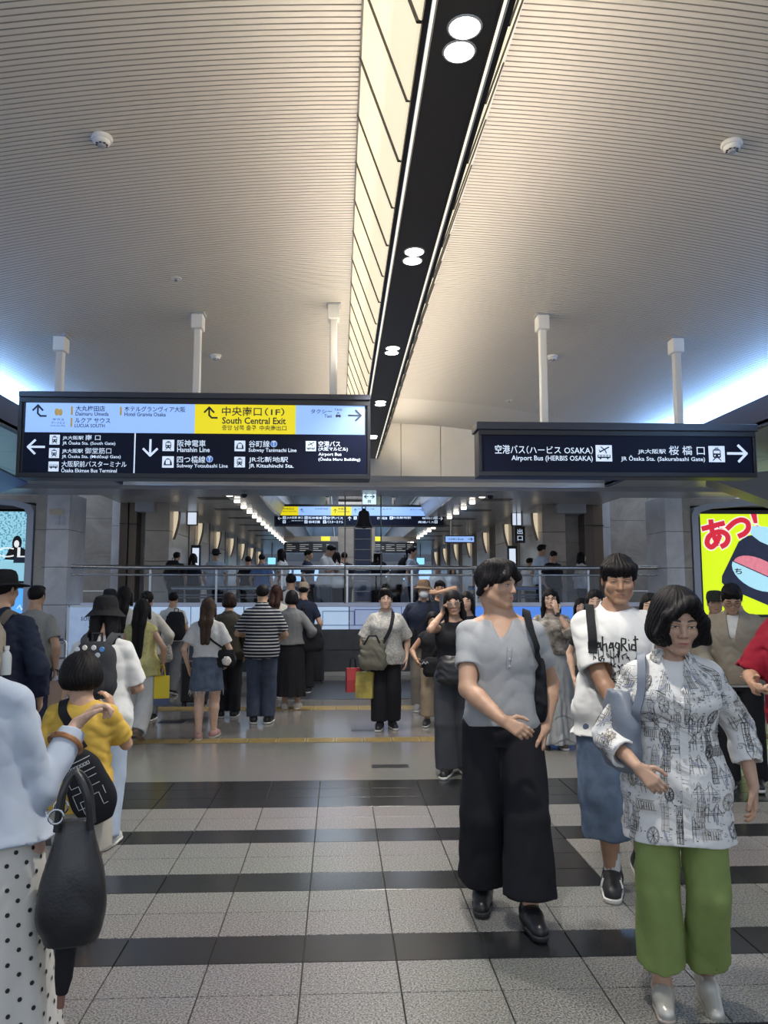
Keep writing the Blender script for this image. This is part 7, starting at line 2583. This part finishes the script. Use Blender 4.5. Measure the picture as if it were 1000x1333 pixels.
MB().tube([(.0, -.02, .2), (.05, -.10, .36), (.07, -.12, .42)], .004, 5).build('strap', STRB, g, True)
# two women to her right
q = mid(2.70, 8.5, -16, 'slim woman in taupe shirt and black pinafore, furry charm on her bag', 1.50, fem=1, skin='fair', hR=(-.125, -.05, .48), res=.012)
q.face(full=False); q.hair('medium', res=.008); q.top(cloth('tee_taupe', (.25, .235, .21)), 's', ease=.02, slen=.14, sr=1.3); q.skirt(BLK, hemz=.36, bot=(.12, .10), waist=.64); q.shoes(SHB)
g = prop(q, 'handbag', 'red handbag with cream fur charm beside the pinafore woman', 'handbag', (.16, -.10, .38)); blob_bag('body', .12, .07, .16, mat('bag_red', (.40, .04, .05), .5), g, .8, seed=5)
F = Field((-.07, -.07, -.08), (.07, .07, .08), .009); F.ell((0, 0, 0), (.05, .05, .06)); F.wrinkle(.012, .025, 8)
o = link('fur_charm', F.mesh('fur_charm'), mat('fur_cream', (.58, .50, .38), .95), g); o.location = (0, -.03, .20)
MB().tube([(-.04, 0, .15), (0, 0, .28), (.04, 0, .15)], .006, 6).build('handle', STRB, g, True)
q = mid(2.32, 6.9, -18, 'smiling woman in black with side-swept fringe behind the graffiti shirt', 1.59, fem=1, skin='fair', res=.0115)
q.face(full=False, smile=.9, open_=.4); q.hair('medium', (.010, .009, .010), res=.007); q.top(BLK, 's', ease=.018); q.trousers(BLK, waist=.58); q.shoes(SHB)
q = mid(2.58, 6.3, -22, 'woman with long black hair glimpsed between graffiti shirt and printed shirt', 1.56, fem=1, skin='fair', res=.0115)
q.face(full=False); q.hair('long', (.010, .009, .010), res=.007); q.top(BLK, 's', ease=.018); q.trousers(BLK, waist=.58); q.shoes(SHB)

# man in the beige jacket
bj = mid(3.20, 6.15, -34, 'man in glasses and open beige jacket looking down, white shirt underneath', 1.67, res=.0100, fine=.0048, hy=12, hp=32, ho=(0, -.03, -.022), hR=(-.10, -.16, .58), hL=(.10, -.16, .58), fL=(.06, .08, .045))
bj.face(full=True, open_=.4); bj.hair('short', (.009, .008, .008), res=.0055); bj.glasses(mat('glasses_dark', (.08, .07, .07), .3), r=.022, h=.018)
M_bj = cloth('jacket_beige', (.27, .235, .185), .85)
bj.top(cloth('white_plain', (.60, .60, .59)), '0', ease=.016, hem=.49, name='t_shirt')
bj.top(M_bj, 'l', ease=.030, hem=.50, neck='vv', nr=.054, sr=1.5, name='jacket'); collar(bj, M_bj, w=.06, r=.06, spread=.03, open_=.07)
bj.trousers(BLK, waist=.56); bj.shoes(SHB)
# man in red at the right edge
rd = mid(2.60, 4.26, -62, 'man in loose dark red shirt and pale shorts cut off by the right edge', 1.72, res=.0105, hL=(.08, -.17, .62), hR=(-.06, -.18, .62), hy=-6, fL=(.05, -.06, .045), fR=(-.05, .06, .045))
rd.face(); rd.hair('short', (.012, .010, .010), res=.006)
rd.top(cloth('tee_crimson', (.26, .010, .026), .85, .06), 's', ease=.034, hem=.44, slen=.165, sr=1.7, wr=(.006, .1)); rd.trousers(cloth('shorts_stone', (.50, .49, .46)), hemz=.30, thigh=.068, hem=.072, waist=.56, name='shorts')
rd.shoes(mat('sneaker_white', (.6, .6, .58), .6))
q = mid(3.72, 7.5, -20, 'person in dark cap just visible above the printed-shirt woman\'s shoulder', 1.56, res=.013)
q.hair('crop'); q.hat(cloth('cap_green', (.03, .035, .025)), crown=.10, z=.04, peak=True); q.face(full=False); q.top(BLK, 's', ease=.02); q.trousers(BLK, waist=.56); q.shoes(SHB)

# ---------------------------------------------------------------- people on the gallery behind the glass
def far_person(x, y, yaw, label, H, hair, tp, bt='t', hc=(.012, .010, .010), sl='s', fem=0, bag=None, hatm=None, hn='hair_black', face=False, **k):
    c = dict(H=H, res=.019, fem=fem)
    c.update(k)
    q = Person((x, y, GF), yaw, label, c)
    q.hair(hair, hc, hn, res=.014)
    s_ = q.top(tp, sl, ease=.03, hem=.48, sr=1.4, wr=(.004, .12))
    q.trousers(BLK if bt == 't' else bt, waist=.55, wr=(.003, .12))
    q.shoes(SHB)
    if face:
        q.face(full=False)
    if hatm:
        q.hat(hatm, brim=.04, crown=.10, z=.04)
    if bag:
        backpack(q, bag[0], bag[1], (0, .12, .62 * H - .05), .30, .17, .42)
    return q
WH = cloth('white_plain', (.60, .60, .59))
LB = cloth('shirt_pale_blue', (.42, .48, .58))
BLU = cloth('shirt_blue', (.12, .20, .42))
far_person(-3.32, 15.9, 170, 'dark-haired person with black backpack behind the glass, far left of gallery', 1.46, 'short', BLK, bag=('black backpack on the leftmost gallery person', BLK))
far_person(-3.02, 16.1, 160, 'person in blue-black top on the gallery beside the bronze post side', 1.44, 'medium', NVY, fem=1)
far_person(-2.49, 15.7, 180, 'man in black cap and pale blue shirt on the gallery, back turned', 1.50, 'short', LB, hatm=cloth('cap_dark', (.02, .022, .03)))
far_person(-2.95, 18.6, 150, 'person in white shirt bending on the gallery left of the pale blue shirt', 1.30, 'short', WH, lean=.35, hp=15)
far_person(-1.87, 16.0, 186, 'person in black on the gallery between pale blue and bright blue shirts', 1.38, 'short', BLK)
far_person(-1.57, 15.8, 176, 'person in bright blue shirt on the gallery, back turned', 1.42, 'short', BLU)
far_person(-1.18, 15.9, 250, 'woman with long black hair and white top on the gallery, seen in profile', 1.53, 'long', WH, fem=1)
far_person(-.64, 16.1, 80, 'boy in navy and white on the gallery facing left', 1.52, 'short', NVY)
far_person(-.28, 15.6, 70, 'man in white shirt bowing over his phone at the gallery rail', 1.62, 'short', WH, bt=cloth('shorts_charcoal', (.05, .055, .07)), hp=28, ho=(-.0, -.03, -.015), lean=.10, hR=(-.04, -.17, .70), hL=(.05, -.17, .70))
far_person(-.05, 16.2, 190, 'dark-haired woman with white top right of the bowing man on gallery', 1.50, 'medium', WH, fem=1)
far_person(.12, 16.6, 185, 'person in black left of the slatted board on gallery', 1.50, 'short', BLK)
far_person(.81, 15.9, 175, 'person in pale grey hat right of the slatted board on gallery', 1.52, 'medium', BLK, fem=1, hatm=cloth('hat_grey', (.22, .22, .23)))
far_person(1.52, 15.9, 75, 'woman with ponytail and checked shirt on gallery facing left', 1.58, 'pony', mat('check_shirt', (.30, .33, .40), .8, var=.6, vscale=30), fem=1, bag=('black backpack on the ponytail woman of the gallery', BLK))
far_person(1.27, 17.5, 180, 'person with huge black backpack low behind the gallery glass', 1.25, 'short', BLK, bag=('huge black backpack with white marks behind the gallery glass', BLK), lean=.1)
far_person(2.13, 16.6, 0, 'dark-haired person in white shirt facing forward behind the brown hat', 1.20, 'short', WH, face=True)
far_person(2.62, 17.6, 10, 'person in white top with dark bag straps, gallery right of centre', 1.20, 'medium', WH, fem=1, face=True)
far_person(3.55, 15.8, 100, 'person in dark blue top low at the gallery rail, right side', 1.12, 'short', NVY)
far_person(4.15, 16.6, 120, 'person in white shirt left of the tall pale shirt man on gallery', 1.38, 'short', WH)
far_person(4.22, 15.85, 110, 'tall man in pale blue shirt on the gallery right side, seen from side', 1.63, 'short', LB)
far_person(4.28, 15.2, 20, 'dark-haired person in black bowing on the gallery, right side', 1.46, 'short', BLK, hp=25, face=True)
far_person(4.98, 15.6, 90, 'woman with white sleeve and dark skirt before the right stone wall', 1.46, 'long', WH, fem=1, sl='l', bt=NVY)

COL.objects.unlink(_to)
